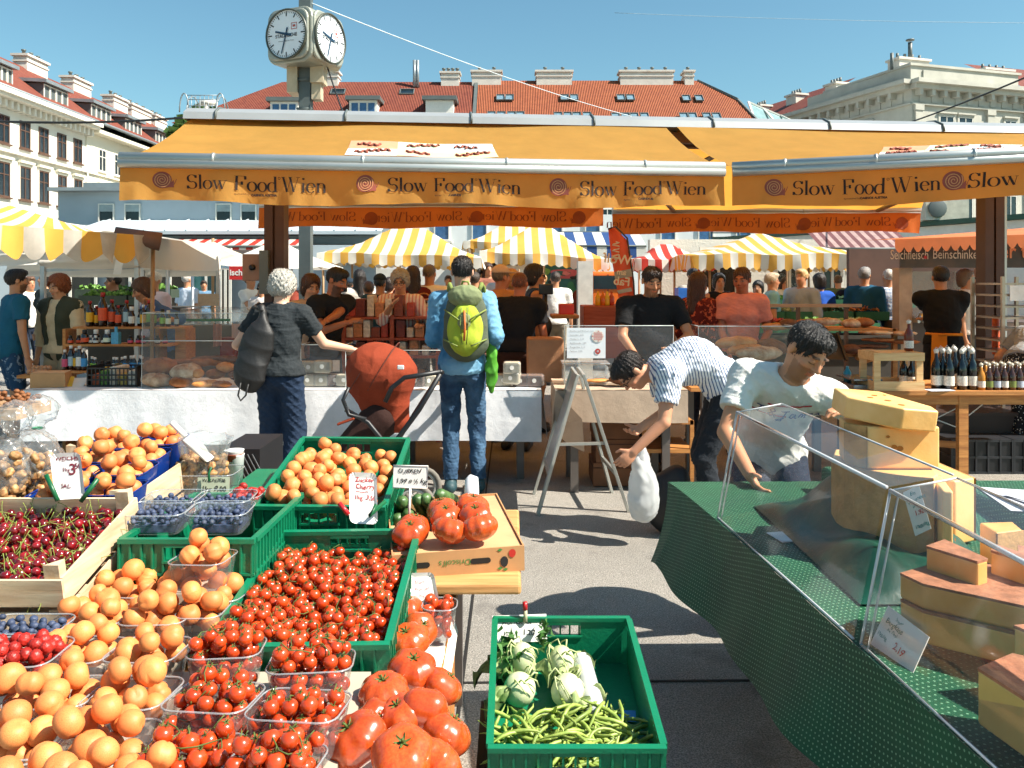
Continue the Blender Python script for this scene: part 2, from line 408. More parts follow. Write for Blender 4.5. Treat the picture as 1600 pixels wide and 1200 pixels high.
def window(parent, M, x, z, wd, h, fm=None, gl=None, mull=1, cross=1, hood=False, sill=True, trim=None, out=.06, blind=0):
 """window frame with pane; local -y is outward"""
 fm = fm or M_wframe; m = MB(M @ T(x, 0, z)); t = .07*min(1, wd)
 for a, b in (((-wd/2, 0), (-wd/2+t, h)), ((wd/2-t, 0), (wd/2, h)), ((-wd/2+t, 0), (wd/2-t, t)), ((-wd/2+t, h-t), (wd/2-t, h))):
  m.box((a[0], -out, a[1]), (b[0], .0, b[1]))
 for k in range(mull): xx = -wd/2+wd*(k+1)/(mull+1); m.box((xx-t*.45, -out+.005, t), (xx+t*.45, 0, h-t))
 if cross: m.box((-wd/2+t, -out+.01, h*.64), (wd/2-t, 0, h*.64+t*.8))
 if sill: m.box((-wd/2-.1, -out-.1, -.1), (wd/2+.1, 0, -.01))
 f = m.build('window', fm, parent, False)
 g = MB(M @ T(x, 0, z)); g.box((-wd/2+t, -.02, t), (wd/2-t, -.004, h-t)); g.build('pane', gl or M_dark, f, False)
 if blind: g = MB(M @ T(x, 0, z)); g.box((-wd/2+t, -.04, h*(1-blind)), (wd/2-t, -.022, h-t)); g.build('blind', M_blind, f, False)
 if hood:
  g = MB(M @ T(x, 0, z)); g.box((-wd/2-.18, -.22, h+.18), (wd/2+.18, 0, h+.32)); g.box((-wd/2-.12, -.1, h+.03), (wd/2+.12, 0, h+.18)); g.box((-wd/2-.13, -.07, 0), (-wd/2-.01, 0, h+.03)); g.box((wd/2+.01, -.07, 0), (wd/2+.13, 0, h+.03)); g.build('window_surround', trim or fm, f, False)
 return f
def tiles(name, c1, c2, u=3.2, v=3.0, rot=None):
 t = NT(name); co = t.co(scale=(u, u, v), rot=rot); wv = t.n('TexWave', _wave_type='BANDS', _bands_direction='X'); wv.inputs['Scale'].default_value = .5; t.l(co, wv.inputs[0])
 wz = t.n('TexWave', _wave_type='BANDS', _bands_direction='Z', _wave_profile='SAW'); wz.inputs['Scale'].default_value = .5; t.l(co, wz.inputs[0])
 n = t.noise(2.5, 5); c = t.ramp(n, [(.3, c1), (.7, c2)])
 c = t.mix(.45, c, t.ramp(wv.outputs[0], [(0, .35), (.35, 1.0)]), 'MULTIPLY'); c = t.mix(.4, c, t.ramp(wz.outputs[0], [(0, .4), (.3, 1.0)]), 'MULTIPLY')
 t.base(c); t.b.inputs['Roughness'].default_value = .75; t.bump(wv.outputs[0], .05); return t.m
M_tileL = tiles('roof_tiles_left', '#743222', '#8a4630', 3, 5, (0, 0, radians(90)))
M_tileC = tiles('roof_tiles_red', '#742c18', '#8a4127', 5.2, 5.5); M_tileD = tiles('roof_tiles_orange', '#8a401c', '#9e5229', 5.0, 5.2)
M_tileR = tiles('roof_tiles_right', '#6f3022', '#824030', 3, 5)
M_cream = mat('cream_plaster', '#dcd8cc', .8, .05, .4, .01, 20); M_cream2 = mat('ivory_plaster', '#e0dac8', .8, .05, .4, .01, 20)
M_stucco = mat('grey_stucco', '#b4b2a6', .8, .1, .7, .015, 12); M_pale = mat('pale_facade', '#d5d8d6', .8, .05, .5)
M_chim = mat('chimney_plaster', '#cdc6bb', .8, .1, 1.5); M_zinc = mat('zinc', '#8f979a', .4, .12, 2, metal=.4); M_zincd = mat('zinc_dark', '#58605f', .5, .1, 2)
M_bluewall = mat('blue_grey_wall', '#aab5bb', .8, .06, .8)
def chimney(parent, x0, x1, y0, y1, z0, z1, pots=4):
 m = MB(); m.box((x0, y0, z0), (x1, y1, z1)); m.box((x0-.12, y0-.12, z1+.002), (x1+.12, y1+.12, z1+.15)); m.box((x0-.06, y0-.06, z1-.35), (x1+.06, y1+.06, z1-.25))
 c = m.build('chimney', M_chim, parent, False)
 m = MB(); lx = x1-x0; ly = y1-y0
 for k in range(pots):
  f = (k+.5)/pots; cx, cy = ((x0+lx*f, (y0+y1)/2) if lx > ly else ((x0+x1)/2, y0+ly*f))
  m.lathe([(.13, 0), (.1, .25), (.15, .27), (.15, .36)], 8, T(cx, cy, z1+.15))
 m.build('chimney_pots', M_zincd, c)
def left_building():
 t = thing('apartment_building', 'long cream apartment house on the left with red tiled roof and a row of dormers', 'building', (-31, 58, 0))
 m = MB(); m.box((-40, 36, 0), (-28, 54.6, 12)); m.build('wall', M_cream, t, False)
 m = MB(); m.box((-40, 54.6, 0), (-27.9, 82, 11.7)); m.build('wall', M_cream2, t, False)
 m = MB(); m.box((-28, 36, 11.6), (-27.1, 54.8, 11.75)); m.box((-28, 36, 11.753), (-26.9, 54.8, 12.0))
 for k in range(34): m.box((-28, 36.3+k*.55, 11.15), (-27.45, 36.5+k*.55, 11.6))
 m.box((-28, 36, 8.75), (-27.7, 54.6, 8.9)); m.build('cornice', M_cream, t, False)
 m = MB(); m.box((-27.9, 54.8, 11.45), (-27.2, 82, 11.7)); m.box((-27.9, 54.8, 8.75), (-27.75, 82, 8.85)); m.build('cornice', M_cream2, t, False)
 m = MB(); z0, z1 = 12.0, 15.5
 m.add([(-27.1, 36, z0), (-27.1, 82, z0), (-31.6, 82, z1), (-31.6, 36, z1), (-40, 36, z0), (-40, 82, z0)], [(0, 1, 2, 3), (3, 2, 5, 4), (0, 3, 4), (1, 5, 2)]); m.build('roof', M_tileL, t, False)
 m = MB(); m.tube([(-27.0, 36, 12.05), (-27.0, 82, 12.05)], .1, 6); m.build('gutter', M_zinc, t)
 B = basis((-28, 0, 0), (0, 1, 0))
 for Y in (45.8, 47.8, 49.7, 51.7, 53.6): window(t, B, Y, 9.25, 1.0, 1.55, M_brown)
 for Y in (45.8, 47.8, 49.7, 51.7, 53.6): window(t, B, Y, 6.3, 1.05, 1.9, M_brown, hood=True, trim=M_cream2)
 for Y in (45.8, 47.8, 49.7, 51.7, 53.6): window(t, B, Y, 3.3, 1.05, 1.9, M_brown, hood=True, trim=M_cream2)
 B = basis((-27.9, 0, 0), (0, 1, 0))
 for Y in (56.6, 58.8, 61.4, 64.0): window(t, B, Y, 9.1, 1.0, 1.5, M_wframe); window(t, B, Y, 6.3, 1.0, 1.7, M_wframe, hood=True, trim=M_cream2)
 for a, b in ((44.6, 46.6), (49.7, 52.4), (55.3, 58), (60.2, 62.8), (65.3, 67.8)):
  m = MB(); m.box((-32, a, 12.2), (-28.0, b, 13.5)); d = m.build('dormer', M_zincd, t, False)
  m = MB(); m.add([(-32.6, a-.2, 13.75), (-27.7, a-.2, 13.5), (-27.7, b+.2, 13.5), (-32.6, b+.2, 13.75), (-32.6, a-.2, 13.95), (-27.7, a-.2, 13.7), (-27.7, b+.2, 13.7), (-32.6, b+.2, 13.95)], [(0, 1, 2, 3), (4, 7, 6, 5), (0, 4, 5, 1), (1, 5, 6, 2), (2, 6, 7, 3)]); m.build('dormer_roof', M_zinc, d, False)
  B = basis((-28.0, 0, 0), (0, 1, 0)); n = 4
  for k in range(n):
   wd = (b-a)/n; x = a+wd*(k+.5); mm = MB(B @ T(x, 0, 12.3))
   for q in ((-wd/2, -wd/2+.08), (wd/2-.08, wd/2)): mm.box((q[0], -.05, 0), (q[1], 0, 1.15))
   mm.box((-wd/2+.08, -.05, 0), (wd/2-.08, 0, .08)); mm.box((-wd/2+.08, -.05, 1.07), (wd/2-.08, 0, 1.15)); mm.build('dormer_window', M_wframe, d, False)
 for a, b in ((53.7, 56.1), (59.4, 61.9), (65.4, 67.8), (68.5, 72.2), (73, 75.4)): chimney(t, -32.2, -31.3, a, b, 14.6, 16.2, 3)
left_building()
def centre_building():
 t = thing('townhouse_row', 'white town house under a dark red tiled hip roof with dormers behind the yellow awning', 'building', (-7, 60, 0))
 m = MB(); m.box((-24, 60, 0), (-2.8, 75, 13.0)); m.build('wall', M_pale, t, False)
 m = MB(); z0, z1 = 13.0, 17.1
 m.add([(-24.4, 59.6, z0), (-2.8, 59.6, z0), (-2.8, 64.5, z1), (-17.8, 64.5, z1), (-24.4, 76, z0), (-2.8, 76, z0)], [(0, 1, 2, 3), (0, 3, 4), (3, 2, 5, 4)]); m.build('roof', M_tileC, t, False)
 B = basis((0, 60, 0), (1, 0, 0))
 for x in (-22, -19.2, -16.4, -13.6, -10.8, -8, -5.2): window(t, B, x, 4.9, 1.1, 2, M_wframe); window(t, B, x, 8.8, 1.1, 2.0, M_wframe)
 def slope(px, py):   # point on the front roof slope seen at that pixel
  a = (px-800)/F; b = (HZ-py)/F; k = (z1-z0)/4.9   # z = z0+k(Y-59.6)
  Y = (z0-k*59.6-H)/(b-k); return V((a*Y, Y, H+b*Y))
 for px, py in ((570, 176), (688, 176), (448, 178)):
  p = slope(px, py); m = MB(); m.box((p.x-1.0, p.y-.7, p.z-.9), (p.x+1.0, p.y+2.2, p.z+.75)); d = m.build('dormer', M_white, t, False)
  m = MB(); m.box((p.x-1.25, p.y-.95, p.z+.76), (p.x+1.25, p.y+2.6, p.z+1.05)); m.build('dormer_roof', M_zincd, d, False)
  if px != 688:
   for k in (-1, 0, 1): mm = MB(); mm.cbox((p.x+k*.6, p.y-.72, p.z+.05), (.46, .04, 1.0)); mm.build('pane', mat('sky_glass', '#3c5f86', .15, .2), d, False)
 for px, py in ((528, 144), (636, 144)):
  p = slope(px, py); B2 = Matrix.Translation(p) @ RX(-radians(90-39.9)); window(t, B2, 0, -.4, 1.1, .8, M_zincd, mull=0, cross=0, sill=False, out=.1)
 for a, b, zz in ((505, 530, 116), (690, 718, 117)): chimney(t, (a-800)/F*64.5, (b-800)/F*64.5, 64, 65, 16.5, H+(HZ-zz)/F*64.5)
 m = MB()
 for px in (648, 653): x = (px-800)/F*64; m.tube([(x, 63.8, 16.5), (x, 63.8, 18.6)], .12, 8)
 m.build('flue', M_zinc, t)
 t = thing('townhouse', 'town house with bright orange tiled roof and rows of skylights in the centre background', 'building', (7, 60, 0))
 m = MB(); m.box((-2.75, 60.2, 0), (18.5, 75, 12.8)); m.build('wall', M_pale, t, False)
 m = MB(); e0 = 59.8; Yr = 64.5
 pts = [(-2.75, e0, z0), (17.8, e0, z0), (16.9, 62.3, 15.2), (14.4, Yr, z1+.1), (-2.75, Yr, z1+.1), (-2.75, 76, z0), (18, 76, z0)]
 m.add(pts, [(0, 1, 2, 3, 4), (1, 6, 3, 2), (4, 3, 6, 5), (0, 4, 5)]); m.build('roof', M_tileD, t, False)
 m = MB(); m.beam((-2.75, e0-.05, z0), (-2.75, Yr, z1+.15), .25, .2); m.beam((14.4, Yr, z1+.12), (16.9, 62.3, 15.3), .15, .15); m.beam((16.9, 62.3, 15.25), (17.8, e0, z0+.05), .15, .15); m.build('roof_flashing', M_zincd, t, False)
 B = basis((0, 60.2, 0), (1, 0, 0))
 for k in range(8): window(t, B, -.6+k*2.5, 4.9, 1.1, 2, M_wframe); window(t, B, -.6+k*2.5, 8.8, 1.1, 2, M_wframe)
 for px, py in ((782, 154), (796, 154), (882, 154), (897, 154), (970, 154), (985, 154), (1072, 155), (1092, 155), (768, 181), (783, 181), (799, 181), (813, 181), (872, 182), (887, 182), (901, 182), (917, 182), (962, 183), (977, 183), (991, 183), (1007, 183), (1068, 183), (1082, 183), (1104, 183), (1119, 183)):
  p = slope(px, py); B2 = Matrix.Translation(p+V((0, -.05, .05))) @ RX(-radians(90-39.9)); window(t, B2, 0, -.45, .62, .85, M_zincd, mat('skylight_glass', '#6d8795', .1, .25), mull=0, cross=0, sill=False, out=.1)
 for a, b in ((738, 783), (838, 893), (968, 1050), (1068, 1082)): chimney(t, (a-800)/F*64.5, (b-800)/F*64.5, 64, 65.2, 16.5, H+(HZ-115)/F*64.5, max(1, (b-a)//20))
 t = thing('glass_roof', 'glazed conservatory roof at the right end of the orange tiled house', 'building', (21, 63, 0))
 m = MB(); m.box((18.6, 61, 0), (25.5, 70, 12.2)); m.build('wall', M_pale, t, False)
 m = MB(); m.add([(17.9, 60.4, 12.2), (26, 60.4, 12.2), (18.0, 63.5, 15.3), (21.5, 63.5, 13.8), (26, 66, 12.2)], [(0, 1, 3, 2), (1, 4, 3)]); m.build('glazing', mat('conservatory_glass', '#7e9a9b', .15, .15, 2), t, False)
 m = MB()
 for a, b in (((18.0, 60.35, 12.2), (18.05, 63.5, 15.35)), ((20, 60.35, 12.2), (19.2, 63.5, 14.8)), ((22.5, 60.35, 12.2), (20.5, 63.5, 14.3)), ((26, 60.35, 12.2), (21.5, 63.5, 13.85)), ((18.0, 63.5, 15.35), (21.5, 63.5, 13.85))): m.beam(a, b, .12, .12)
 m.build('glazing_bars', M_wframe, t, False)
centre_building()
def right_building():
 C = V((33, 68.7, 0)); zt = 18.0
 t = thing('corner_building', 'ornate grey stucco corner palace on the right with bracketed cornice and red roof', 'building', tuple(C))
 u1 = V((.955, .298, 0)); B1 = basis(C, u1)          # front, runs right
 u2 = V((.333, -.943, 0)); L2 = 46; B2 = basis(C-u2*L2, u2)       # flank, runs from far to the corner
 m = MB(B1); m.box((0, .0, 0), (40, 12, zt)); m.box((.0, .1, zt), (11.5, 11, zt+1.5)); m.build('wall', M_stucco, t, False)
 m = MB(B2); m.box((0, .01, 0), (L2, 12, zt-.01)); m.box((L2-13, .1, zt-.01), (L2-.1, 11, zt+1.48)); m.build('wall', M_stucco, t, False)
 for B, L in ((B1, 40), (B2, L2)):
  m = MB(B); o = 0 if B is B1 else .004; e = .7 if B is B1 else 0
  m.box((-.3, -1.1+o, zt-.1), (L+(0 if B is B1 else .3), 0, zt+.25-o)); m.box((-.2, -.7+o, zt-.5), (L, 0, zt-.1)); m.box((0, -.25+o, zt-1.75), (L, 0, zt-1.6))
  for k in range(int(L/1.25)): m.box((.3+k*1.25, -.62, zt-1.0), (.62+k*1.25, 0, zt-.5)); m.box((.75+k*1.25, -.06, zt-1.5), (1.35+k*1.25, 0, zt-.65))
  if B is B1: m.box((-.15, -.05, zt+1.5), (11.7, 11, zt+1.7)); m.box((1.2, -.02, zt+.5), (9.5, .0997, zt+1.2))
  m.build('cornice', M_stucco, t, False)
 for k, (x, wd) in enumerate(((3.6, 1.5), (5.6, 1.5), (10.5, 1.3), (14.2, 1.2), (17.9, 1.2), (21.6, 1.2), (25.3, 1.2))):
  window(t, B1, x, zt-5.6, wd, 3.1, hood=True, trim=M_stucco); window(t, B1, x, zt-11.2, wd, 3.4, hood=True, trim=M_stucco)
 m = MB(B1)
 for x in (0.6, 8.2, 12.4, 16.1, 19.8, 23.5, 27.2): m.box((x-.35, -.2, 0), (x+.35, 0, zt-1.75)); m.box((x-.45, -.28, zt-2.2), (x+.45, 0, zt-1.75))
 m.build('pilaster', M_stucco, t, False)
 for x in (L2-5, L2-7, L2-13.5, L2-19, L2-24.5, L2-30): window(t, B2, x, zt-5.5, 1.4, 3.0, hood=True, trim=M_stucco, gl=mat('sky_glass', '#3c5f86', .15, .2))
 m = MB(B1); m.add([(11.6, -.6, zt+.26), (40, -.6, zt+.26), (40, 6, zt+4), (11.6, 6, zt+4)], [(0, 1, 2, 3)]); m.build('roof', M_tileR, t, False)
 m = MB(B2); m.add([(0, -.6, zt+.26), (L2-13, -.6, zt+.26), (L2-13, 6, zt+4), (0, 6, zt+4)], [(0, 1, 2, 3)]); m.add([(0, -.6, zt+.2), (0, 6, zt+3.9), (0, 6, zt)], [(0, 1, 2)]); m.build('roof', M_tileR, t, False)
 for B, x, hgt in ((B1, 1.5, 2.9), (B1, 11, 2.7), (B1, 17.5, 2.6), (B1, 25, 2.5), (B2, L2-14, 3.0), (B2, L2-20, 3.2), (B2, L2-26, 3.2), (B2, L2-31, 3.4), (B2, L2-38, 3.4), (B2, L2-44, 3.9)):
  m = MB(B); w_ = 3.2 if B is B1 else 1.6; m.box((x, 3, zt+.5), (x+w_, 4.4, zt+hgt)); m.box((x-.15, 2.85, zt+hgt), (x+w_+.15, 4.55, zt+hgt+.2)); c = m.build('chimney', M_chim, t, False)
  m = MB(B)
  for k in range(4): m.lathe([(.14, 0), (.12, .5)], 6, T(x+w_*(k+.5)/4, 3.7, zt+hgt+.2))
  m.build('chimney_pots', M_zincd, c)
 m = MB(B1); m.tube([(3.1, 3.5, zt+3), (3.1, 3.5, zt+4.6)], .18, 8); m.tube([(3.1, 3.5, zt+4.75), (3.1, 3.5, zt+4.85)], .36, 8); m.tube([(-.2, 2, zt+1.6), (-.2, 2, zt+3.0)], .14, 8); m.build('flue', M_zincd, t)
right_building()
def kiosks():
 t = thing('kiosk_building', 'low blue grey market pavilion with metal roof behind the white umbrellas', 'building', (-8, 24, 0))
 x0, x1 = -12.0, -3.2
 m = MB(); m.box((x0, 22, 2.6), (x1, 27, 4.0)); m.box((x0, 22.05, 0), (x1, 27, 2.6)); m.build('wall', M_bluewall, t, False)
 m = MB(); m.box((x0-.15, 21.75, 4.0), (x1+.1, 27, 4.09)); m.box((x0+.4, 22.5, 4.092), (-9.7, 26, 4.3)); m.build('roof', M_zinc, t, False)
 m = MB(); m.add([(x0+1.2, 22, 3.25), (x1, 22, 3.25), (x1, 20.4, 2.86), (x0+1.2, 20.4, 2.86)], [(0, 3, 2, 1)]); m.box((x0+1.2, 20.38, 2.78), (x1, 20.42, 2.86))
 for k in range(15): xx = x0+1.4+k*.52; m.beam((xx, 22, 3.27), (xx, 20.4, 2.88), .03, .03)
 m.build('porch_roof', M_bluewall, t, False)
 m = MB(); m.box((x0+1.2, 20.5, 2.55), (x1, 22, 2.75)); m.build('fascia', M_zincd, t, False)
 B = basis((0, 22, 0), (1, 0, 0))
 for px in (167, 208, 350, 389): window(t, B, (px-800)/F*22, 3.18, .42, .5, blind=.42, cross=0, mull=0, sill=False)
 t = thing('market_hall', 'long white market hall with blue framed windows behind the striped canopies', 'building', (2, 30, 0))
 m = MB(); m.box((-6.2, 32, 0), (13, 38, 4.2)); m.build('wall', M_pale, t, False)
 B = basis((0, 32, 0), (1, 0, 0))
 for k in range(12): window(t, B, -5.6+k*1.45, 3.2, .6, .75, M_wframe, mat('sky_glass', '#3c5f86', .15, .2), mull=0, cross=0)
 m = MB()
 for z in (2.95, 3.1, 3.25, 3.4, 3.55): m.tube([(6.6, 27.8, z), (9.6, 27.8, z)], .02, 5)
 for k in range(4): m.tube([(6.6+k, 27.8, 2.5), (6.6+k, 27.8, 3.6)], .03, 5)
 m.build('railing', M_zincd, t)
 t = thing('kiosk_building', 'white market pavilion with green roof edge on the right', 'building', (9, 17, 0))
 a = V((9.0, 21.4, 0)); b = V((11.3, 16.2, 0)); B = basis(a, b-a); L = (b-a).length; B3 = basis(b, (1, .1, 0))
 m = MB(B); m.box((-6, 0, 0), (L, 4, 2.92)); m.build('wall', M_white, t, False)
 m = MB(B); m.box((-6, -.12, 2.93), (L+.2, 4.1, 3.04)); m.build('roof', mat('green_eaves', '#1d4a3a', .5), t, False)
 t = thing('air_conditioner', 'beige air conditioning unit on the right pavilion roof', 'air conditioner', (10.2, 19.6, 3.04))
 m = MB(); m.box((9.6, 19.3, 3.05), (10.6, 19.7, 3.6)); m.build('casing', mat('ac_beige', '#b8b2a2', .5), t, False)
 m = MB(); m.lathe([(.2, 0), (.22, .02), (.2, .03)], 16, T(9.86, 19.29, 3.32) @ RX(radians(90))); m.build('fan_grille', M_zincd, t)
kiosks()
def tree(name, label, cx, cy, z0, r, h, n=1400, col='#4d6a32'):
 t = thing(name, label, 'tree', (cx, cy, 0)); m = MB(); m.tube([(cx, cy, 0), (cx+.1, cy, z0*.6), (cx, cy, z0+r*.3)], [.3, .2, .1], 8); m.build('trunk', mat('bark', '#4a3b2c', .9), t)
 m = MB()
 for k in range(n):
  d = V(RNG.normal(size=3)).normalized()*(RNG.rand()**.4); c = V((cx+d.x*r*(1+.25*sin(5*d.z+k % 3)), cy+d.y*r, z0+r*.6+d.z*h)); s = .22+.15*RNG.rand(); a = V(RNG.normal(size=3)).normalized()*s; b = V(RNG.normal(size=3)).normalized()*s
  m.add([c-a, c-b, c+a, c+b], [(0, 1, 2, 3)])
 m.build('crown', mat('leaves', col, .7, .35, 1.5, transl=.3), t, False)
tree('tree', 'green tree crown poking over the left end of the yellow awning roof', -16.2, 44, 8.3, 1.6, 1.7)
def streetlamp_cage():
 t = thing('rooftop_cage', 'round wire safety cage on a distant roof above the tree left of the clock', 'cage', (-11.2, 40, 8.6))
 m = MB(); c = V((-14.6, 40, 0))
 for k in range(2):
  X = c.x-.7+1.4*k; m.tube([(X+.35*cos(a)*0, 40+.9*cos(a), 9.5+.0+1.0*sin(a)) for a in [pi*i/10 for i in range(11)]], .03, 5)
 for z in (9.6, 9.9, 10.2, 10.4): m.tube([(c.x-.7, 39.2, z), (c.x+.7, 39.2, z)], .02, 5)
 for k in range(8): x = c.x-.7+k*.2; m.tube([(x, 39.2, 9.2), (x, 39.2, 10.4)], .018, 5)
 for X in (c.x-.85, c.x+.85): m.tube([(X+.22*cos(a), 39.2, 9.3+.9*sin(a)+.3) for a in [pi*i/8 for i in range(9)]], .035, 5)
 m.build('cage_bars', M_zinc, t); m = MB(); m.tube([(c.x-.05, 40, 8.4), (c.x-.05, 40, 10.1)], .12, 8); m.tube([(c.x-.4, 40, 10.2), (c.x+.35, 40, 10.2)], .14, 8); m.build('vent_pipe', M_chim, t)
streetlamp_cage()
# ---------------------------------------------------------------- clock on its pole
def clock():
 Y = 13.0; c = P(478, 66, Y); X = c.x
 pole = thing('clock_pole', 'dark steel pole that carries the square street clock', 'pole', (X, Y, 0))
 m = MB(); m.box((X-.09, Y-.09, 0), (X+.09, Y+.09, 7.2)); m.build('shaft', mat('pole_paint', '#4f5858', .5, .15, 3), pole, False)
 m = MB(); m.box((X-.26, Y-.15, 4.55), (X-.1, Y+.2, 5.1)); m.box((X+.11, Y-.1, 4.45), (X+.25, Y+.1, 5.1)); m.box((X+.1, Y-.15, 4.7), (X+.3, Y+.15, 4.95)); m.build('junction_box', mat('box_beige', '#b5a88e', .6), pole, False)
 m = MB()
 for z in (4.3, 4.75, 7.0): m.tube([(X-.11, Y-.11, z), (X+.11, Y-.11, z), (X+.11, Y+.11, z), (X-.11, Y+.11, z)], .02, 5, closed=True)
 m.tube([(X-.35, Y, 6.1), (X-.42, Y, 6.5), (X-.36, Y, 7.1)], .02, 6); m.tube([(X+.1, Y, 6.9), (X+.18, Y, 6.6), (X+.05, Y, 6.3)], .03, 6); m.build('bracket', M_zincd, pole)
 ck = thing('street_clock', 'square grey street clock with white dials on the pole', 'clock', (X, Y, c.z-.45))
 A = RZ(radians(-24)); M0 = Matrix.Translation(c+V((0, 0, 0))) @ A; s = .42
 def rr(n=4, r=.17, s=s):
  o = []
  for (qx, qz, a0) in ((1, -1, -90), (1, 1, 0), (-1, 1, 90), (-1, -1, 180)):
   for k in range(n+1): a = radians(a0+90*k/n); o.append((qx*(s-r)+r*cos(a), qz*(s-r)+r*sin(a)))
  return o
 m = MB(M0); o = rr(); m.prism([(x*.9, z*.9) for x, z in o], .05, T(0, -s-.03, 0)); m.prism(o, 2*s-.04, T(0, -s+.02, 0)); m.prism([(x*.9, z*.9) for x, z in o], .05, T(0, s-.02, 0))
 R2 = RZ(radians(90)); m.prism([(x*.9, z*.9) for x, z in o], .06, R2 @ T(0, -s-.03, 0))
 bevel(m.build('case', mat('clock_case', '#9a9c90', .4, .1, 2, metal=.3), ck, False), .03, 2)
 for R, nm in ((RZ(0), 0), (RZ(radians(90)), 1)):
  D = M0 @ R @ T(0, -s-.035, 0)
  m = MB(D); m.lathe([(.385, 0), (.385, .03), (.36, .035), (.36, .012)], 40, RX(radians(90)), cap=False); m.build('dial_ring', mat('clock_rim', '#44483f', .4), ck)
  m = MB(D); m.lathe([(0, .013), (.365, .013)], 40, RX(radians(90)), cap=False); dl = m.build('dial', mat('dial_white', '#dfe6ea', .3, .04, 3), ck)
  m = MB(D @ T(0, -.016, 0))
  for k in range(60):
   a = radians(6*k); L, w_ = (.075, .02) if k % 5 == 0 else (.028, .009); m.add([(.345*sin(a)+q*w_/2*cos(a), 0, .345*cos(a)-q*w_/2*sin(a)) for q in (-1, 1)]+[((.345-L)*sin(a)+q*w_/2*cos(a), 0, (.345-L)*cos(a)-q*w_/2*sin(a)) for q in (1, -1)], [(0, 1, 2, 3)])
  m.build('dial_marks', mat('clock_black', '#1c2022', .5), dl, False)
  for a, L, w_, nn in ((radians(-75), .21, .04, 'hour_hand'), (radians(196), .3, .028, 'minute_hand')):
   m = MB(D @ T(0, -.022-.004*(nn[0] == 'm'), 0) @ RY(a)); m.add([(-w_/2, 0, -.1), (w_/2, 0, -.1), (w_*.35, 0, L), (-w_*.35, 0, L)], [(0, 1, 2, 3)]); m.build(nn, mat('hand_blue', '#1f3c55', .4), dl, False)
  TM = D @ T(0, -.017, 0) @ RX(radians(90))
  text('STADTISCHE', .075, mat('clock_black', '#1c2022', .5), TM @ T(0, -.045, 0), parent=dl, align='CENTER', bold=.0015, sx=.95)
  text('Wiener Städtische Verein', .028, mat('clock_black', '#1c2022', .5), TM @ T(0, -.11, 0), parent=dl, align='CENTER')
  m = MB(D @ T(0, -.0165, 0)); rm = mat('dial_red', '#b0524a', .5)
  for q in (((.09, .06), (.2, .07)), ((.09, .15), (.2, .16)), ((.09, .07), (.1, .15)), ((.19, .07), (.2, .15)), ((.12, .095), (.17, .13))): m.add([(q[0][0], 0, q[0][1]), (q[1][0], 0, q[0][1]), (q[1][0], 0, q[1][1]), (q[0][0], 0, q[1][1])], [(0, 1, 2, 3)])
  m.build('dial_emblem', rm, dl, False)
clock()
def wire(name, label, pts, r=.012, col='#1d1f20', sag=0):
 m = MB(); a, b = V(pts[0]), V(pts[-1]); pp = [a.lerp(b, k/24)-V((0, 0, sag*4*(k/24)*(1-k/24))) for k in range(25)]
 m.tube(pp, r, 5); return tag(m.build(name, mat('wire_'+col, col, .5)), label, 'cable')
wire('cable', 'black cable crossing the left facade towards the awning ridge', [P(-60, 187, 12), P(300, 183, 12)], .018, sag=.06)
wire('cable', 'thin pale overhead wire running down right from the clock pole', [P(487, 5, 13), P(1020, 190, 26)], .009, '#c9d3d8', .15)
wire('cable', 'black overhead wire crossing the corner palace on the right', [P(1380, 205, 20), P(1640, 105, 14)], .018, sag=.05)
wire('cable', 'thin dark cable hanging from the street clock to the awning ridge', [P(512, 106, 13), P(537, 178, 12)], .012, sag=.02)
wire('cable', 'faint thin wire high across the sky on the right', [P(960, 20, 40), P(1640, 36, 44)], .012, '#7b93a0', .1)
# ---------------------------------------------------------------- big yellow awnings
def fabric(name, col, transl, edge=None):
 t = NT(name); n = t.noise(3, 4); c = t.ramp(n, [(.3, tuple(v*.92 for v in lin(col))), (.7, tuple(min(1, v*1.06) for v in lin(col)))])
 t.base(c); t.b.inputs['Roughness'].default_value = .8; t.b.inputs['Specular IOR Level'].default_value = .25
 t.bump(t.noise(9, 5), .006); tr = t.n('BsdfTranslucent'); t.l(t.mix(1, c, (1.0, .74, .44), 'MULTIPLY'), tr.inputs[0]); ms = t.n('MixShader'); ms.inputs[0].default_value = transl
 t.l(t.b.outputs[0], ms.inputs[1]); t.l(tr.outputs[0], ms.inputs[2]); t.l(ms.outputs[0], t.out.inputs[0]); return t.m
M_awn = fabric('awning_yellow', '#e2b15e', .66); M_val = fabric('valance_ochre', '#cf9c50', .5); M_val_shaded = fabric('valance_rear_shaded', '#c47236', .35); M_alu = mat('awning_aluminium', '#b9bcb8', .35, .06, 2, metal=.5)  # rear valance cloth made deeper orange to imitate the shade it hangs in
M_ink = mat('print_ink', '#2a1a10', .8); M_snail = mat('snail_print', '#93483a', .8); M_snail2 = mat('snail_print_light', '#c98a5a', .8); M_ghost = mat('print_showthrough', '#7d3a16', .8)
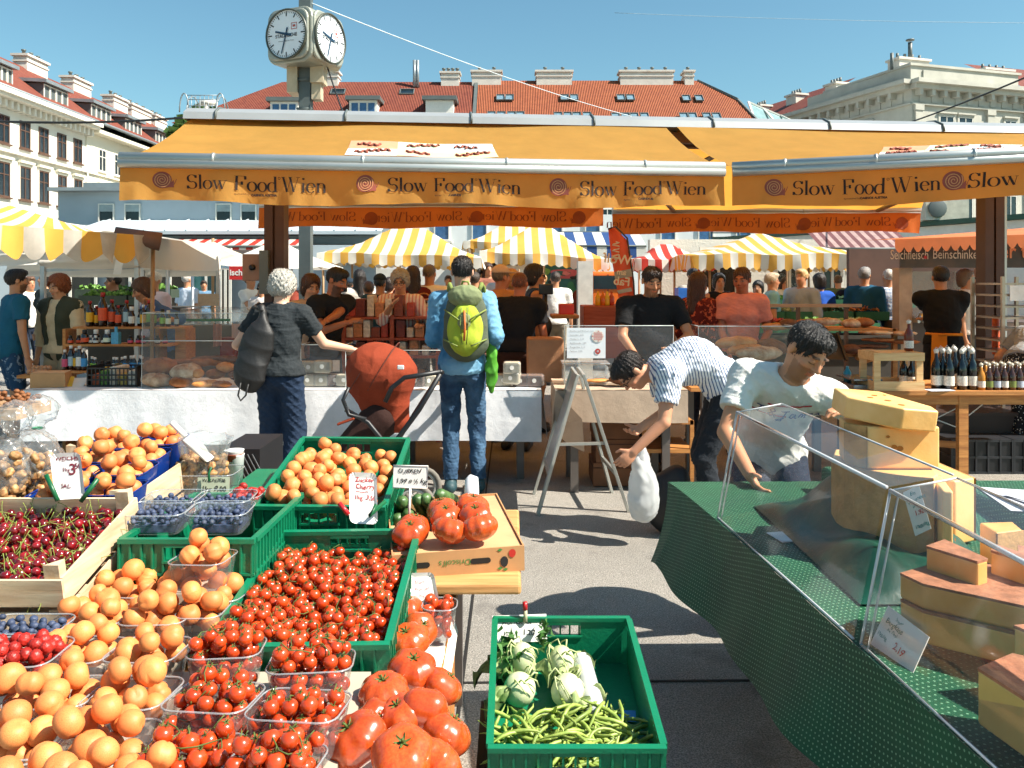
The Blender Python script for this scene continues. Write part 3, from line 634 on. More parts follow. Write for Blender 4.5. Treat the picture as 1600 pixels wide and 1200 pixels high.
def awning(label, rf, barL, barR, rdL, rdR, drop, logos, mirror, seed, name='awning'):
 """rf: sign of y direction (-1 towards camera). fabric from ridge (rdL..rdR) to bar (barL..barR), valance hangs under the bar"""
 ctr = (barL+barR)/2; t = thing(name, label, 'awning', (ctr.x, ctr.y, 0)); r = random.Random(seed); ph = [r.uniform(0, 6) for _ in range(6)]
 def sheet(u, v):
  p = rdL.lerp(rdR, u).lerp(barL.lerp(barR, u), v); W = (barR-barL).length*u
  p.z += -.06*sin(pi*v)+.010*sin(W*3.3+ph[0]+2*v)+.008*sin(W*7+ph[1]-5*v)*v; return p
 m = MB(); m.grid(sheet, 80, 16, flip=rf > 0); m.build('awning_cloth', M_awn, t)
 m = MB(); off = V((0, rf*.03, 0)); m.tube([barL+off, barR+off], .042, 10); m.tube([barL+off+V((0, rf*.02, -.045)), barR+off+V((0, rf*.02, -.045))], .034, 8)
 for k in range(4):
  q = barL.lerp(barR, (k+.6)/4.2)+off; m.tube([q, q+(barR-barL).normalized()*.02], .048, 10)
 m.build('front_rail', M_alu, t)
 m = MB()
 for f in (.16, .82):
  a = rdL.lerp(rdR, f)-V((0, 0, .25)); b = barL.lerp(barR, f+.04)-V((0, 0, .02)); e = a.lerp(b, .5)+V((-.5 if f < .5 else .5, 0, -.05)); m = MB(); m.tube([a, e, b], .03, 8); m.build('folding_arm', mat('arm_grey', '#8b8f8e', .4, metal=.4), t)
 L = (barR-barL).length; ux = (barR-barL).normalized()
 def val(x, z, o=0):     # x along, z down from the bar (negative)
  d = min(1, -z/drop); wv = .030*d*sin(x*9+ph[2]+1.2*sin(x*2.1+ph[3]))+.018*d*sin(x*23+ph[4]+2*sin(x*5))*d
  lift = .018*d*sin(x*3.1+ph[5])
  p = barL+ux*x; return V((p.x, p.y+rf*(.02+wv+o), p.z-.04+z*(1-.0)+lift))
 m = MB(); m.grid(lambda u, v: val(u*L, -drop*v), int(L*22), 9, flip=rf > 0); vl = m.build('valance', M_val_shaded if mirror else M_val, t)
 for (kind, x, sz, z) in logos:
  o = .007*(-1 if mirror else 1)
  X0 = x
  fn = (lambda a, b: val(X0-a, z+b, o)) if mirror else (lambda a, b: val(X0+a, z+b, o))
  if kind == 't':
   didone('Slow Food°Wien', sz, fn, 'lettering', M_ghost if mirror else M_ink, vl)
   if not mirror:
    for tx, s2, b2 in (('sponsored by', .12, 0), ('CASINOS AUSTRIA', .13, .0015)):
     xx = X0+sz*(2.4 if b2 == 0 else 3.15); q = val(xx, z-sz*.26, o+.012); Mx = Matrix.Translation(q) @ basis((0, 0, 0), ux) @ RX(radians(90)); text(tx, sz*s2*1.15, M_ink, Mx, 'lettering', vl, bold=b2)
  else:
   m = MB(); n = 28; ring = [(sz*cos(2*pi*k/n), sz*.95*sin(2*pi*k/n)) for k in range(n)]
   vs = [fn(0, 0)]+[fn(a, b) for a, b in ring]+[fn(a*.5, b*.5) for a, b in ring]
   fs = [(1+k, 1+(k+1) % n, 1+n+(k+1) % n, 1+n+k) for k in range(n)]+[(0, 1+n+k, 1+n+(k+1) % n) for k in range(n)]
   m.add(vs, fs); bd = [(-.2+1.4*k/6, -.92-.06*sin(k)) for k in range(7)]
   vs = [fn(a*sz, b*sz*.95) for a, b in bd]+[fn(a*sz*1.0, (b+.22+(.35 if k > 4 else 0)*(k-4))*sz*.95) for k, (a, b) in enumerate(bd)]
   m.add(vs, [(k, k+1, 8+k, 7+k) for k in range(6)]); vs = [fn(1.2*sz, -.5*sz), fn(1.28*sz, -.5*sz), fn(1.5*sz, .1*sz), fn(1.45*sz, .12*sz)]; m.add(vs, [(0, 1, 2, 3)])
   m.build('snail_print', M_ghost if mirror else M_snail, vl, False)
   o2 = o*1.7; f2 = (lambda a, b: val(X0-a, z+b, o2)) if mirror else (lambda a, b: val(X0+a, z+b, o2))
   if not mirror:
    vs = []; N = 54
    for k in range(N+1):
     a = k*.36; rr_ = sz*(.1+.78*k/N); hw = .045*sz; vs += [f2((rr_+hw)*cos(a), (rr_+hw)*sin(a)), f2((rr_-hw)*cos(a), (rr_-hw)*sin(a))]
    m = MB(); m.add(vs, [(2*k, 2*k+1, 2*k+3, 2*k+2) for k in range(N)]); m.build('snail_print', M_snail2, vl, False)
 return t, sheet
zb = 2.55
bL = P(190, 247, (zb-H)*F/(440-247)); bR = P(1130, 262, (zb-H)*F/(440-262)); r0 = P(300, 192, 8.2); r0.z = 3.23; r1 = P(1036, 196, 8.45); r1.z = 3.23
cols = ('#c98f6c', '#b9d2b0', '#b8cfd2', '#e0d8cc', '#dfb79a', '#e3cf9a')
def pxs(px): return (px-190)/940*(bR-bL).length*1.0
def frac(px, A, B):    # distance along the bar whose projection is px
 k = (px-800)/F; d = B-A; tt = (k*A.y-A.x)/(d.x-k*d.y); return tt*(B-A).length
zz = -.165; lg = []
for a, b in ((255, 292), (572, 606), (872, 905)): lg += [('s', frac(a, bL, bR), .07, zz+.035), ('t', frac(b, bL, bR), .152, zz-.03)]
A1, sh1 = awning('left yellow awning in front with snail logos and a coloured fish chart on top', -1, bL, bR, r0, r1, .29, lg, False, 3)
b2L = P(1143, 262, (zb-H)*F/(440-262)); b2R = P(1790, 229, (zb-H)*F/(440-229)); r2 = P(1052, 196, 8.47); r2.z = 3.23; r3 = P(1900, 212, 9.2); r3.z = 3.23
lg = []
for a, b in ((1207, 1237), (1487, 1511)): lg += [('s', frac(a, b2L, b2R), .075, zz+.02), ('t', frac(b, b2L, b2R), .152, zz-.04)]
A2, sh2 = awning('right yellow awning in front, cut by the picture edge', -1, b2L, b2R, r2, r3, .29, lg, False, 8)
zc = 2.62; Yb = (zc-H)*F/(440-318)
q0 = P(404, 318, Yb); q1 = P(943, 316, Yb*1.01); q2 = P(957, 328, (zc-.04-H)*F/112); q3 = P(1440, 326, (zc-.04-H)*F/113)
def lgm(A, B, pts):
 o = []
 for a, b in pts: o += [('s', frac(a, A, B), .085, -.15), ('t', frac(b, A, B), .165, -.19)]
 return o
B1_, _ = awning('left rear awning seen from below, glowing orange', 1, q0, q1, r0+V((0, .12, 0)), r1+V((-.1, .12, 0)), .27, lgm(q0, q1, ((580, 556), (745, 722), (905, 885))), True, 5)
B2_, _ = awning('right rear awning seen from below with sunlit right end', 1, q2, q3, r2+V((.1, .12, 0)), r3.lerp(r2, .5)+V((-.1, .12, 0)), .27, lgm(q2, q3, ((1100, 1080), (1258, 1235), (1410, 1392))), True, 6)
for sh, u0, u1, par in ((sh1, .345, .615, A1), (sh2, .38, .66, A2)):
 for k in range(6):
  i, j = k % 3, k//3; m = MB(); ua, ub = u0+(u1-u0)*i/3, u0+(u1-u0)*(i+1)/3; va, vb = .44+.18*j, .44+.18*(j+1)
  m.grid(lambda a, b: sh(ua+(ub-ua)*a, va+(vb-va)*b)+V((0, 0, .006)), 8, 5); o = m.build('fish_chart', mat('chart_%d' % k, cols[(k+3*0) % 6], .8, .08, 8), par)
  for s_ in range(2+k % 2):
   m = MB(); uu = ua+(ub-ua)*(.3+.22*s_); vv = (va+vb)/2+.03*sin(k*3+s_); pts = [sh(uu+.022*(q/10-.5), vv+.02*sin(q*1.1+k))+V((0, 0, .014)) for q in range(11)]
   m.tube(pts, .012, 4); m.build('fish_drawing', mat('fish_ink', '#4d565c' if k % 2 else '#8a4a3a', .8), o)
def ridge():
 t = thing('awning_hood', 'grey sheet metal ridge hood running over both yellow awnings', 'canopy roof', (0, 8.4, 0))
 a = r0+V((.0, 0, .0)); b = r3.copy(); b.z = 3.23
 d = (b-a).normalized(); n = V((-d.y, d.x, 0)); m = MB(); prof = [(-.30, -.06), (-.28, .01), (-.15, .07), (0, .09), (.15, .07), (.28, .01), (.30, -.06)]
 for pa, pb in ((a, b),):
  vs = [pa+n*x+V((0, 0, z)) for x, z in prof]+[pb+n*x+V((0, 0, z)) for x, z in prof]; N = len(prof); m.add(vs, [(k, k+1, N+k+1, N+k) for k in range(N-1)]+[tuple(range(N))[::-1], tuple(range(N, 2*N))])
 m.build('hood', mat('hood_grey', '#a3a6a6', .4, .08, 2, metal=.3), t, False)
 m = MB(); L = (b-a).length
 for k in range(9):
  p = a+d*(.3+k*L/9); pts = [p+n*x*1.02+V((0, 0, z+.006)) for x, z in prof]; m.tube(pts, .012, 5)
 m.build('hood_seam', M_zincd, t)
 m = MB(); m.beam(a+V((0, -.1, -.14)), b+V((0, -.1, -.14)), .1, .1); m.beam(a+V((0, .2, -.14)), b+V((0, .2, -.14)), .1, .1); m.build('cassette', mat('cassette_brown', '#4a2f22', .6), t, False)
 Mp = mat('post_brown', '#4a332a', .55, .12, 5, metal=.2)
 for px, Y, lb, w_ in ((432, 8.15, 'dark brown steel post left, carrying the awning beside the grey haired woman', .19), (1547, 8.75, 'dark brown steel post on the right, behind the small bottles', .2)):
  x = (px-800)/F*Y; q = thing('awning_post', lb, 'post', (x, Y, 0), group='posts of the yellow awning')
  m = MB(); m.box((x-w_/2, Y-.09, 0), (x-.012, Y+.09, 3.1)); m.box((x+.012, Y-.09, 0), (x+w_/2, Y+.09, 3.1)); m.box((x-.012, Y-.06, 0), (x+.012, Y+.06, 3.1)); m.build('shaft', Mp, q, False)
  m = MB(); m.box((x-w_/2-.05, Y-.12, 0), (x+w_/2+.05, Y+.12, .02)); m.build('base_plate', Mp, q, False)
  if px < 500:
   m = MB(); m.box((x-w_/2-.03, Y-.15, 1.5), (x-w_/2+.055, Y-.092, 1.92)); m.build('socket_strip', M_zincd, q, False)
  else:
   m = MB(); m.box((x+w_/2+.002, Y-.08, .9), (x+w_/2+.03, Y-.04, 3.0)); m.build('conduit', M_alu, q, False)
 x = P(397, 418, 8.1); q = thing('wall_box', 'flat brown box with a round black socket hung left of the left post', 'box', (x.x, 8.1, 1.5))
 m = MB(); m.box((x.x-.1, 8.05, x.z-.13), (x.x+.1, 8.1, x.z+.13)); bevel(m.build('housing', mat('box_brown', '#8a6a58', .6), q, False), .006)
 m = MB(); m.lathe([(.03, 0), (.028, .03), (.0, .032)], 14, T(x.x, 8.05, x.z) @ RX(radians(90))); m.build('socket', mat('black_plastic', '#15161a', .4), q)
ridge()
# ---------------------------------------------------------------- striped market canopies
M_sy = mat('stripe_yellow', '#dfa94a', .8, .06, 3, transl=.3); M_sw = mat('stripe_white', '#dad6cb', .8, .04, 3, transl=.3)
M_sr = mat('stripe_red', '#c0392a', .8, .06, 3, transl=.3); M_sb = mat('stripe_blue', '#2d4f86', .8, .06, 3, transl=.3)
def hip(label, x0, x1, y0, y1, ze, zp, c1, c2, sw=.22, drop=.3, poles=True, group='striped market canopies', rx=None, seed=0, flat=False, polem=None, skew=0):
 t = thing('market_canopy', label, 'canopy', ((x0+x1)/2, (y0+y1)/2, 0), group=group); W = x1-x0; D = y1-y0; h = min(W, D)/2*.8
 if rx is None: rx = max(0, W/2-h)
 cx = (x0+x1)/2; cy = (y0+y1)/2; r0_, r1_ = cx-rx, cx+rx; r = random.Random(seed)
 def zt(x, y):
  tx = min(1, (x-x0)/max(.01, r0_-x0), (x1-x)/max(.01, x1-r1_)); ty = 1-abs(y-cy)/(D/2); v = max(0, min(tx, ty))
  return ze+(zp-ze)*(v**1.1)-.05*sin(pi*v)+.02*sin(x*4+seed)*sin(y*3)+skew*(x-cx)
 m = MB(); n = int(W/sw); ny = 12
 for i in range(n):
  m.i = i % 2
  m.grid(lambda u, v, a=x0+W*i/n, b=x0+W*(i+1)/n: V((a+(b-a)*u, y0+D*v, zt(a+(b-a)*u, y0+D*v))), 2, ny, smooth=True)
 m.build('canopy_cloth', [c1, c2], t)
 m = MB()
 def side(pa, pb, n):
  L = (pb-pa).length; nn = V((pb-pa).normalized().cross(V((0, 0, 1))))
  for i in range(n):
   m.i = i % 2
   def fn(u, v, i=i):
    s = (i+u)/n; p = pa.lerp(pb, s); p.z = zt(p.x, p.y); sc_ = .78+.22*abs(sin(pi*(i+u)/1.0+.3)); wv = .05*sin(s*L*5+seed)+.03*sin(s*L*13)
    return p+nn*(wv*v)+V((0, 0, -drop*sc_*v+.002))
   m.grid(fn, 4, 3)
 side(V((x0, y0, 0)), V((x1, y0, 0)), n); n2 = max(2, int(D/sw)); side(V((x0, y1, 0)), V((x0, y0, 0)), n2); side(V((x1, y0, 0)), V((x1, y1, 0)), n2); side(V((x1, y1, 0)), V((x0, y1, 0)), n)
 m.build('valance', [c1, c2], t)
 if poles:
  m = MB()
  for x, y in ((x0+.1, y0+.08), (x1-.1, y0+.08), (x0+.1, y1-.1), (x1-.1, y1-.1), (cx, y0+.08)): m.tube([(x, y, 0), (x, y, zt(x, y)-.02)], .025, 6)
  for x in (x0+.1, cx, x1-.1): m.tube([(x, y0+.1, zt(x, y0)-.05), (r0_ if x < cx else r1_, cy, zt(cx, cy)-.22), (x, y1-.1, zt(x, y1)-.05)], .015, 5)
  m.build('pole_frame', polem or mat('pole_timber', '#9b7a56', .6), t)
 return t
def XS(px, Y): return (px-800)/F*Y
hip('yellow and white striped canopy left of the backpack man', XS(495, 15.5), XS(752, 15.5), 15.5, 18.5, 2.12, 2.72, M_sw, M_sy, .145, .22, seed=1, skew=-.03)
hip('yellow and white striped canopy with rounded top right of the backpack man', XS(748, 15.8), XS(955, 15.8), 16.2, 19.2, 2.14, 2.78, M_sw, M_sy, .145, .24, seed=2, skew=-.06)
hip('yellow and white striped canopy tucked behind two others left of the flag', XS(722, 20), XS(900, 20), 20.5, 23, 2.6, 3.15, M_sw, M_sy, .17, .2, seed=3)
hip('wide yellow and white canopy on the right with a low peaked roof', XS(1080, 15.2), XS(1385, 15.2), 15.2, 19.0, 2.12, 2.62, M_sy, M_sw, .14, .3, seed=4, rx=.1)
hip('red and white striped canopy to the right of the flag', XS(992, 17), XS(1118, 17), 17, 19, 2.08, 2.42, M_sw, M_sr, .13, .26, seed=5)
def slope_awning(label, x0, x1, y, z0, z1, d, c1, c2, sw, drop=.2, group=None, skirt=True):
 t = thing('shop_awning', label, 'awning', ((x0+x1)/2, y, 0), group=group); n = int((x1-x0)/sw); m = MB()
 for i in range(n):
  m.i = i % 2; a = x0+(x1-x0)*i/n; b = x0+(x1-x0)*(i+1)/n
  m.add([(a, y, z0), (b, y, z0), (b, y+d, z1), (a, y+d, z1)], [(0, 1, 2, 3)]); m.add([(a, y-.01, z0-drop), (b, y-.01, z0-drop), (b, y-.001, z0), (a, y-.001, z0)], [(0, 1, 2, 3)])
 m.build('awning_cloth', [c1, c2], t, False); m = MB(); m.tube([(x0, y, z0), (x1, y, z0)], .03, 6); m.tube([(x0, y+d, z1-.03), (x1, y+d, z1-.03)], .05, 6); m.build('roller', M_zincd, t)
slope_awning('red and white shop awning under the blue grey pavilion roof', XS(245, 19.6), XS(470, 19.6), 19.6, 2.45, 2.75, 1.2, M_sw, M_sr, .16, .08)
slope_awning('blue and white striped shop awning behind the yellow canopies', XS(868, 25), XS(1010, 24), 24, 2.65, 3.15, 1.6, M_sw, M_sb, .26, .35)
slope_awning('dark red striped awning behind the right yellow canopy', XS(1290, 17), XS(1440, 17), 17.2, 2.3, 2.85, 1.2, mat('maroon', '#6b4245', .8, transl=.2), mat('maroon_pale', '#a88d88', .8, transl=.2), .1, .1)
def near_canopy():
 t = thing('market_canopy', 'near yellow and white striped canopy at the left edge with scalloped valance', 'canopy', (-4.9, 7.4, 0), group='striped market canopies')
 c = P(212, 366, 7.3); a = P(-120, 300, 6.0); z0 = c.z; pk = P(-40, 280, 8.6); rt = P(205, 352, 8.6)
 m = MB(); n = 14; A = V((a.x, 5.6, z0+.02)); C_ = V((c.x, 7.6, z0)); R0 = V((A.x-.4, 7.6, z0+.30)); R1 = V((C_.x-1.1, 8.6, z0+.13))
 for i in range(n):
  m.i = i % 2
  m.grid(lambda u, v, i=i: A.lerp(C_, (i+u)/n).lerp(R0.lerp(R1, (i+u)/n), v)+V((0, 0, -.05*sin(pi*v))), 3, 8)
 m.i = 0; m.grid(lambda u, v: C_.lerp(R1, u).lerp(V((C_.x, 9.6, z0)).lerp(R1+V((0, .5, 0)), u), v), 6, 6); m.build('canopy_cloth', [M_sw, M_sy], t)
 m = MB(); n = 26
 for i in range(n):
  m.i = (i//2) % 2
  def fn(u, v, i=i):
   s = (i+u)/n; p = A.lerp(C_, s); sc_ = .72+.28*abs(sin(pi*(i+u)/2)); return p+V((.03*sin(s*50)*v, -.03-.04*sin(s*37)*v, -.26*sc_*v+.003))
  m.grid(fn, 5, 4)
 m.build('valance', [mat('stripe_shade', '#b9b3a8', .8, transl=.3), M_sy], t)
 m = MB(); m.tube([C_+V((-.28, -.1, .02)), C_+V((.08, .03, -.05))], [.06, .085], 12); m.build('rolled_cover', mat('cover_brown', '#6d5348', .7, .1), t)
 m = MB(); x = c.x-.02; m.tube([(x-.02, 7.7, 0), (x, 7.7, z0)], .018, 6); m.build('pole', mat('pole_timber', '#9b7a56', .6), t)
near_canopy()
M_tent = mat('tent_white', '#e2ddd2', .8, .04, 1.5, .01, 3, transl=.25); M_cream_s = mat('tent_cream', '#cfc3ae', .8, .05, 2, transl=.2)
def gazebo():
 t = thing('gazebo_tent', 'white folding gazebo tent on the left, over the bottle stall', 'tent', (-4.6, 9, 0))
 x0, x1, y0, y1 = XS(62, 8.6), XS(217, 8.6), 8.6, 11.0; zt = 1.62+72/F*8.6; m = MB()
 X0 = x0-1.8
 pts = [(X0, y0, zt), (x1, y0, zt), (x1, y1, zt), (X0, y1, zt), ((X0+x1)/2, (y0+y1)/2, zt+.22)]; m.add(pts, [(0, 1, 4), (1, 2, 4), (2, 3, 4), (3, 0, 4)])
 def side(a, b, dz, nn):
  m.grid(lambda u, v: V((a[0]+(b[0]-a[0])*u, a[1]+(b[1]-a[1])*u-(.02*sin(v*17+u*3)+.012*sin(v*31+u*7)), zt-dz*v-.02*sin(pi*u)*v)), nn, 12)
 side((X0, y0), (x0, y0), .3, 12); side((x0, y0), (x1, y0), .33, 16); side((x1, y0), (x1, y1), .33, 10); side((X0, y1), (x1, y1), .4, 16)
 m.build('canopy_cloth', M_tent, t); m = MB()
 for x, y in ((x0+.02, y0+.03), (x1-.03, y0+.03), (x1-.03, y1), (x0, y1), (x0-1.8, y0)): m.box((x-.022, y-.022, 0), (x+.022, y+.022, zt-.01))
 m.beam((x0, y0+.04, zt-.36), (x1, y0+.04, zt-.33), .02, .03); m.build('pole_frame', mat('alu_pole', '#c3c6c8', .35, metal=.5), t, False)
 m = MB(); o = P(8, 384, 8.55); m.add([o+V((0, 0, -.05)), o+V((.3, 0, -.05)), o+V((.3, 0, .03)), o+V((0, 0, .03))], [(0, 1, 2, 3)]); tg = m.build('tent_label', mat('label_white', '#e8ecec', .6), t, False)
 text('BRIMO', .055, mat('text_dark', '#2a3033', .6), Matrix.Translation(o+V((.09, -.006, -.03))) @ RX(radians(90)), 'lettering', tg, bold=.001)
 m = MB(); m.add([o+V((.01, -.004, -.03)), o+V((.06, -.004, -.03)), o+V((.06, -.004, .02)), o+V((.02, -.004, .01))], [(0, 1, 2, 3)]); m.build('logo_mark', mat('logo_teal', '#2c8c94', .6), tg, False)
 p = P(184, 412, 8.5); m = MB(); m.add([p+V((-.05, 0, -.11)), p+V((.03, 0, -.11)), p+V((.06, 0, .03)), p+V((-.02, 0, .04))], [(0, 1, 2, 3)]); tag(m.build('price_note', mat('label_white', '#e8ecec', .6), None, False), 'white paper note pinned under the gazebo valance', 'note')
 t = thing('gazebo_tent', 'second white tent just right of the front gazebo', 'tent', (-5.2, 12, 0)); m = MB()
 a = [P(210, 405, 11.0), P(262, 410, 11.0), P(262, 380, 11.5), P(222, 362, 12.2)]; m.add([a[0]+V((0, 0, .1)), a[1]+V((0, 0, .1)), a[1]+V((0, 2, .15)), a[3]], [(0, 1, 2, 3)]); m.add([a[0], a[1]+V((0, 0, -.02)), a[1]+V((0, 0, .1)), a[0]+V((0, 0, .1))], [(0, 1, 2, 3)])
 m.build('canopy_cloth', M_tent, t, False); m = MB(); m.tube([(a[1].x, 11, 0), (a[1].x, 11, a[1].z+.1)], .025, 6); m.tube([(a[0].x, 13, 0), (a[0].x, 13, a[1].z+.1)], .025, 6); m.build('pole_frame', mat('alu_pole', '#c3c6c8', .35, metal=.5), t)
gazebo()
def umbrella(label, cx, Y, hw, ze, zp, mt=None, tilt=0):
 t = thing('parasol', label, 'parasol', (cx, Y, 0), group='white square parasols'); m = MB(); n = 8
 e = [V((cx+hw*1.08*cos(pi/4+k*pi/4)*(1.2 if k % 2 == 0 else 1)*.93, Y+hw*.95*sin(pi/4+k*pi/4)*(1.2 if k % 2 == 0 else 1)*.93, ze)) for k in range(n)]; top = V((cx, Y, zp))
 for k in range(n):
  a, b = e[k], e[(k+1) % n]; m.grid(lambda u, v: a.lerp(b, u).lerp(top, v)+V((0, 0, -.04*sin(pi*v)-.03*sin(pi*u)*(1-v))), 6, 6)
 m.build('parasol_cloth', mt or M_tent, t); m = MB(); m.tube([(cx, Y, 0), (cx, Y, zp+.06)], .03, 8)
 for p in e: m.tube([top-V((0, 0, .08)), top.lerp(p, .5)-V((0, 0, .1)), p-V((0, 0, .03))], .01, 5)
 m.build('pole', mat('pole_timber', '#9b7a56', .6), t); m = MB(); m.lathe([(.28, 0), (.28, .05), (.05, .07), (.04, .3)], 14, T(cx, Y, 0)); m.build('foot', M_zincd, t); return t
umbrella('large white parasol left of the brown post', XS(428, 14.2), 14.4, 1.14, 1.86, 2.36)
umbrella('greyish white parasol further left under the red striped awning', XS(318, 16), 16.5, 1.05, 2.02, 2.42, M_cream_s)
umbrella('pale blue grey parasol under the yellow canopy by the older woman', XS(556, 20), 20.5, 1.0, 2.1, 2.42, mat('tent_blue', '#b5c0c6', .8))
# ================================================================ PEOPLE
def skin_mat():
 t = NT('skin'); a = t.n('Attribute'); a.attribute_name = 'Col'; n = t.noise(30, 4)
 c = t.mix(.25, a.outputs[0], t.ramp(n, [(.3, .75), (.7, 1.0)]), 'MULTIPLY'); t.base(c); t.b.inputs['Roughness'].default_value = .5
 t.b.inputs['Subsurface Weight'].default_value = .0; t.bump(t.noise(220, 3), .0006); return t.m
M_skin = skin_mat()
def hair_mat(col):
 k = 'hair_'+str(col)
 if k in MC: return MC[k]
 t = NT(k); n = t.noise(1, 4, t.co(scale=(260, 260, 60))); c = lin(col); t.base(t.ramp(n, [(.3, tuple(v*.55 for v in c)), (.7, tuple(min(1, v*1.45) for v in c))]))
 t.b.inputs['Roughness'].default_value = .36; t.bump(t.math('ADD', n, t.noise(120, 3)), .006); MC[k] = t.m; return t.m
def cloth(name, col, pat=None, c2='#ffffff', d=(0, 0, 1), freq=40, duty=.5, transl=0, bump=.0014):
 if name in MC: return MC[name]
 t = NT(name); c = lin(col); n = t.noise(7, 5); b = t.ramp(n, [(.3, tuple(v*.88 for v in c)), (.7, tuple(min(1, v*1.08) for v in c))])
 def band(dv):
  dp = t.n('VectorMath', _operation='DOT_PRODUCT'); t.l(t.co(), dp.inputs[0]); dp.inputs[1].default_value = tuple(v*freq for v in V(dv).normalized())
  return t.math('LESS_THAN', t.math('FRACT', t.math('ADD', dp.outputs['Value'], 50)), duty)
 if pat == 'stripe': b = t.mix(band(d), b, c2)
 elif pat == 'check': b = t.mix(.6, t.mix(band((1, 0, 0)), b, c2), t.mix(band((0, 0, 1)), b, c2))
 elif pat == 'dots':
  v = t.n('TexVoronoi'); v.inputs['Scale'].default_value = freq; t.l(t.co(), v.inputs[0]); b = t.mix(t.math('LESS_THAN', v.outputs[0], duty), b, c2)
 elif pat == 'wash': b = t.mix(t.ramp(t.noise(freq, 3), [(.35, 0.), (.7, duty)]), b, c2)
 elif pat == 'floral': b = t.mix(t.math('GREATER_THAN', t.noise(freq, 3), duty), b, c2)
 t.base(b); t.b.inputs['Roughness'].default_value = .85; t.b.inputs['Specular IOR Level'].default_value = .25
 t.bump(t.math('ADD', t.math('MULTIPLY', t.noise(14, 5), 4), t.noise(220, 2)), bump); MC[name] = t.m; return t.m
def ik(a, c, l1, l2, pole):
 d = c-a; L = d.length
 if L > (l1+l2)*.995: c = a+d*((l1+l2)*.995/L); d = c-a; L = d.length
 if L < abs(l1-l2)+.02: L = abs(l1-l2)+.02
 x = (l1*l1-l2*l2+L*L)/(2*L); hgt = sqrt(max(0, l1*l1-x*x)); d.normalize(); p = pole-d*pole.dot(d); p.normalize(); return a+d*x+p*hgt, c
def tone(h): return np.array(lin(h))
NP = 0
def person(label, x, Y, yaw=0, h=1.72, lean=(3, 3), roll=0, head=(0, 0, 0), rh=None, lh=None, pel=None, feet=None, g=1.0, fem=False, skin='#bd8663',
   hair=('short', '#2c221c'), top=('#333333', .55), bot=('trousers', '#2b3444'), shoe='#26262a', vox=.014, fingers=False, hem=.0, sh_pole=None, beard=0, apron=None, group=None, glasses=None, neckline=.0, loose=.012, foldamp=.004, brow='#2a1c14', shades=False, vest=None, cut=None, seed=None, eyes_down=False):
 global NP; NP += 1; seed = seed or NP; s = h/1.75; sn, cs = sin, cos
 R = RZ(radians(yaw)).to_3x3(); fwd = R @ V((0, -1, 0)); lt = R @ V((1, 0, 0)); up = V((0, 0, 1))
 base = V((x, Y, 0)); P0 = V(pel) if pel is not None else base+up*(.965*s)
 l0, l1 = radians(lean[0]), radians(lean[1]); u1 = up*cs(l0)+fwd*sn(l0); u2 = up*cs(l1)+fwd*sn(l1)
 Rl = Matrix.Rotation(radians(roll), 3, fwd); u2 = Rl @ u2; sax = Rl @ lt
 mid = P0+u1*(.25*s); neck = mid+u2*(.27*s); f2 = sax.cross(u2)*-1
 if f2.dot(fwd) < 0 and lean[1] < 80: f2 = -f2
 f1 = lt.cross(u1)*-1
 if f1.dot(fwd) < 0 and lean[0] < 90: f1 = -f1
 sw = (.168 if fem else .19)*s*(.5+.5*g); shd = {1: mid+u2*(.215*s)+sax*sw, -1: mid+u2*(.215*s)-sax*sw}
 hp, hy, hr = [radians(v) for v in head]
 HR = (RZ(radians(yaw)+hy) @ RX(hp) @ RY(hr)).to_3x3()       # local face looks to -y; positive pitch = look down
 uh = (HR @ V((0, 0, 1))); nd = (u2*.5+up*.5).normalized() if lean[1] < 60 else (u2*.8+uh*.2).normalized(); hc = neck+nd*(.075*s)+uh*(.085*s)
 HM = Matrix.Translation(hc) @ HR.to_4x4(); hs = s*1.0
 def hl(p): return HM @ (V(p)*hs)
 hips = {q: P0+lt*(.088*s*q)-u1*(.03*s)*0-up*(.03*s) for q in (1, -1)}
 if feet is None: feet = ((x+lt.x*.1+fwd.x*.02, Y+lt.y*.1+fwd.y*.02), (x-lt.x*.1, Y-lt.y*.1))
 ank = {1: V((feet[0][0], feet[0][1], .085*s)), -1: V((feet[1][0], feet[1][1], .085*s))}; knee = {}
 for q in (1, -1): knee[q], ank[q] = ik(hips[q], ank[q], .44*s, .425*s, fwd)
 hand = {}; elb = {}
 for q, tgt in ((1, lh), (-1, rh)):
  tg = V(tgt) if tgt is not None else shd[q]-up*(.56*s)+lt*(q*.07)+fwd*(.04)
  pole = (sh_pole[0 if q == 1 else 1] if sh_pole else None); pole = V(pole) if pole is not None else (-fwd*.6-up*.7+lt*q*.5)
  elb[q], hand[q] = ik(shd[q], tg, .285*s, .25*s, pole)
 pts = [hc+up*.16, hc-up*.1, P0, neck]+list(shd.values())+list(elb.values())+list(knee.values())+[ank[q]-up*.085 for q in (1, -1)]+[ank[q]+fwd*.2 for q in (1, -1)]+[hand[q]+(hand[q]-elb[q]).normalized()*.2 for q in (1, -1)]
 lo = [min(p[k] for p in pts)-.17 for k in range(3)]; hi = [max(p[k] for p in pts)+.17 for k in range(3)]; lo[2] = max(lo[2], -.03)
 if cut: lo[2] = max(lo[2], cut)
 Rm2 = Matrix((sax, f2, u2)).transposed(); Rm1 = Matrix((lt, f1, u1)).transposed()
 gw = g*(.93 if fem else 1)
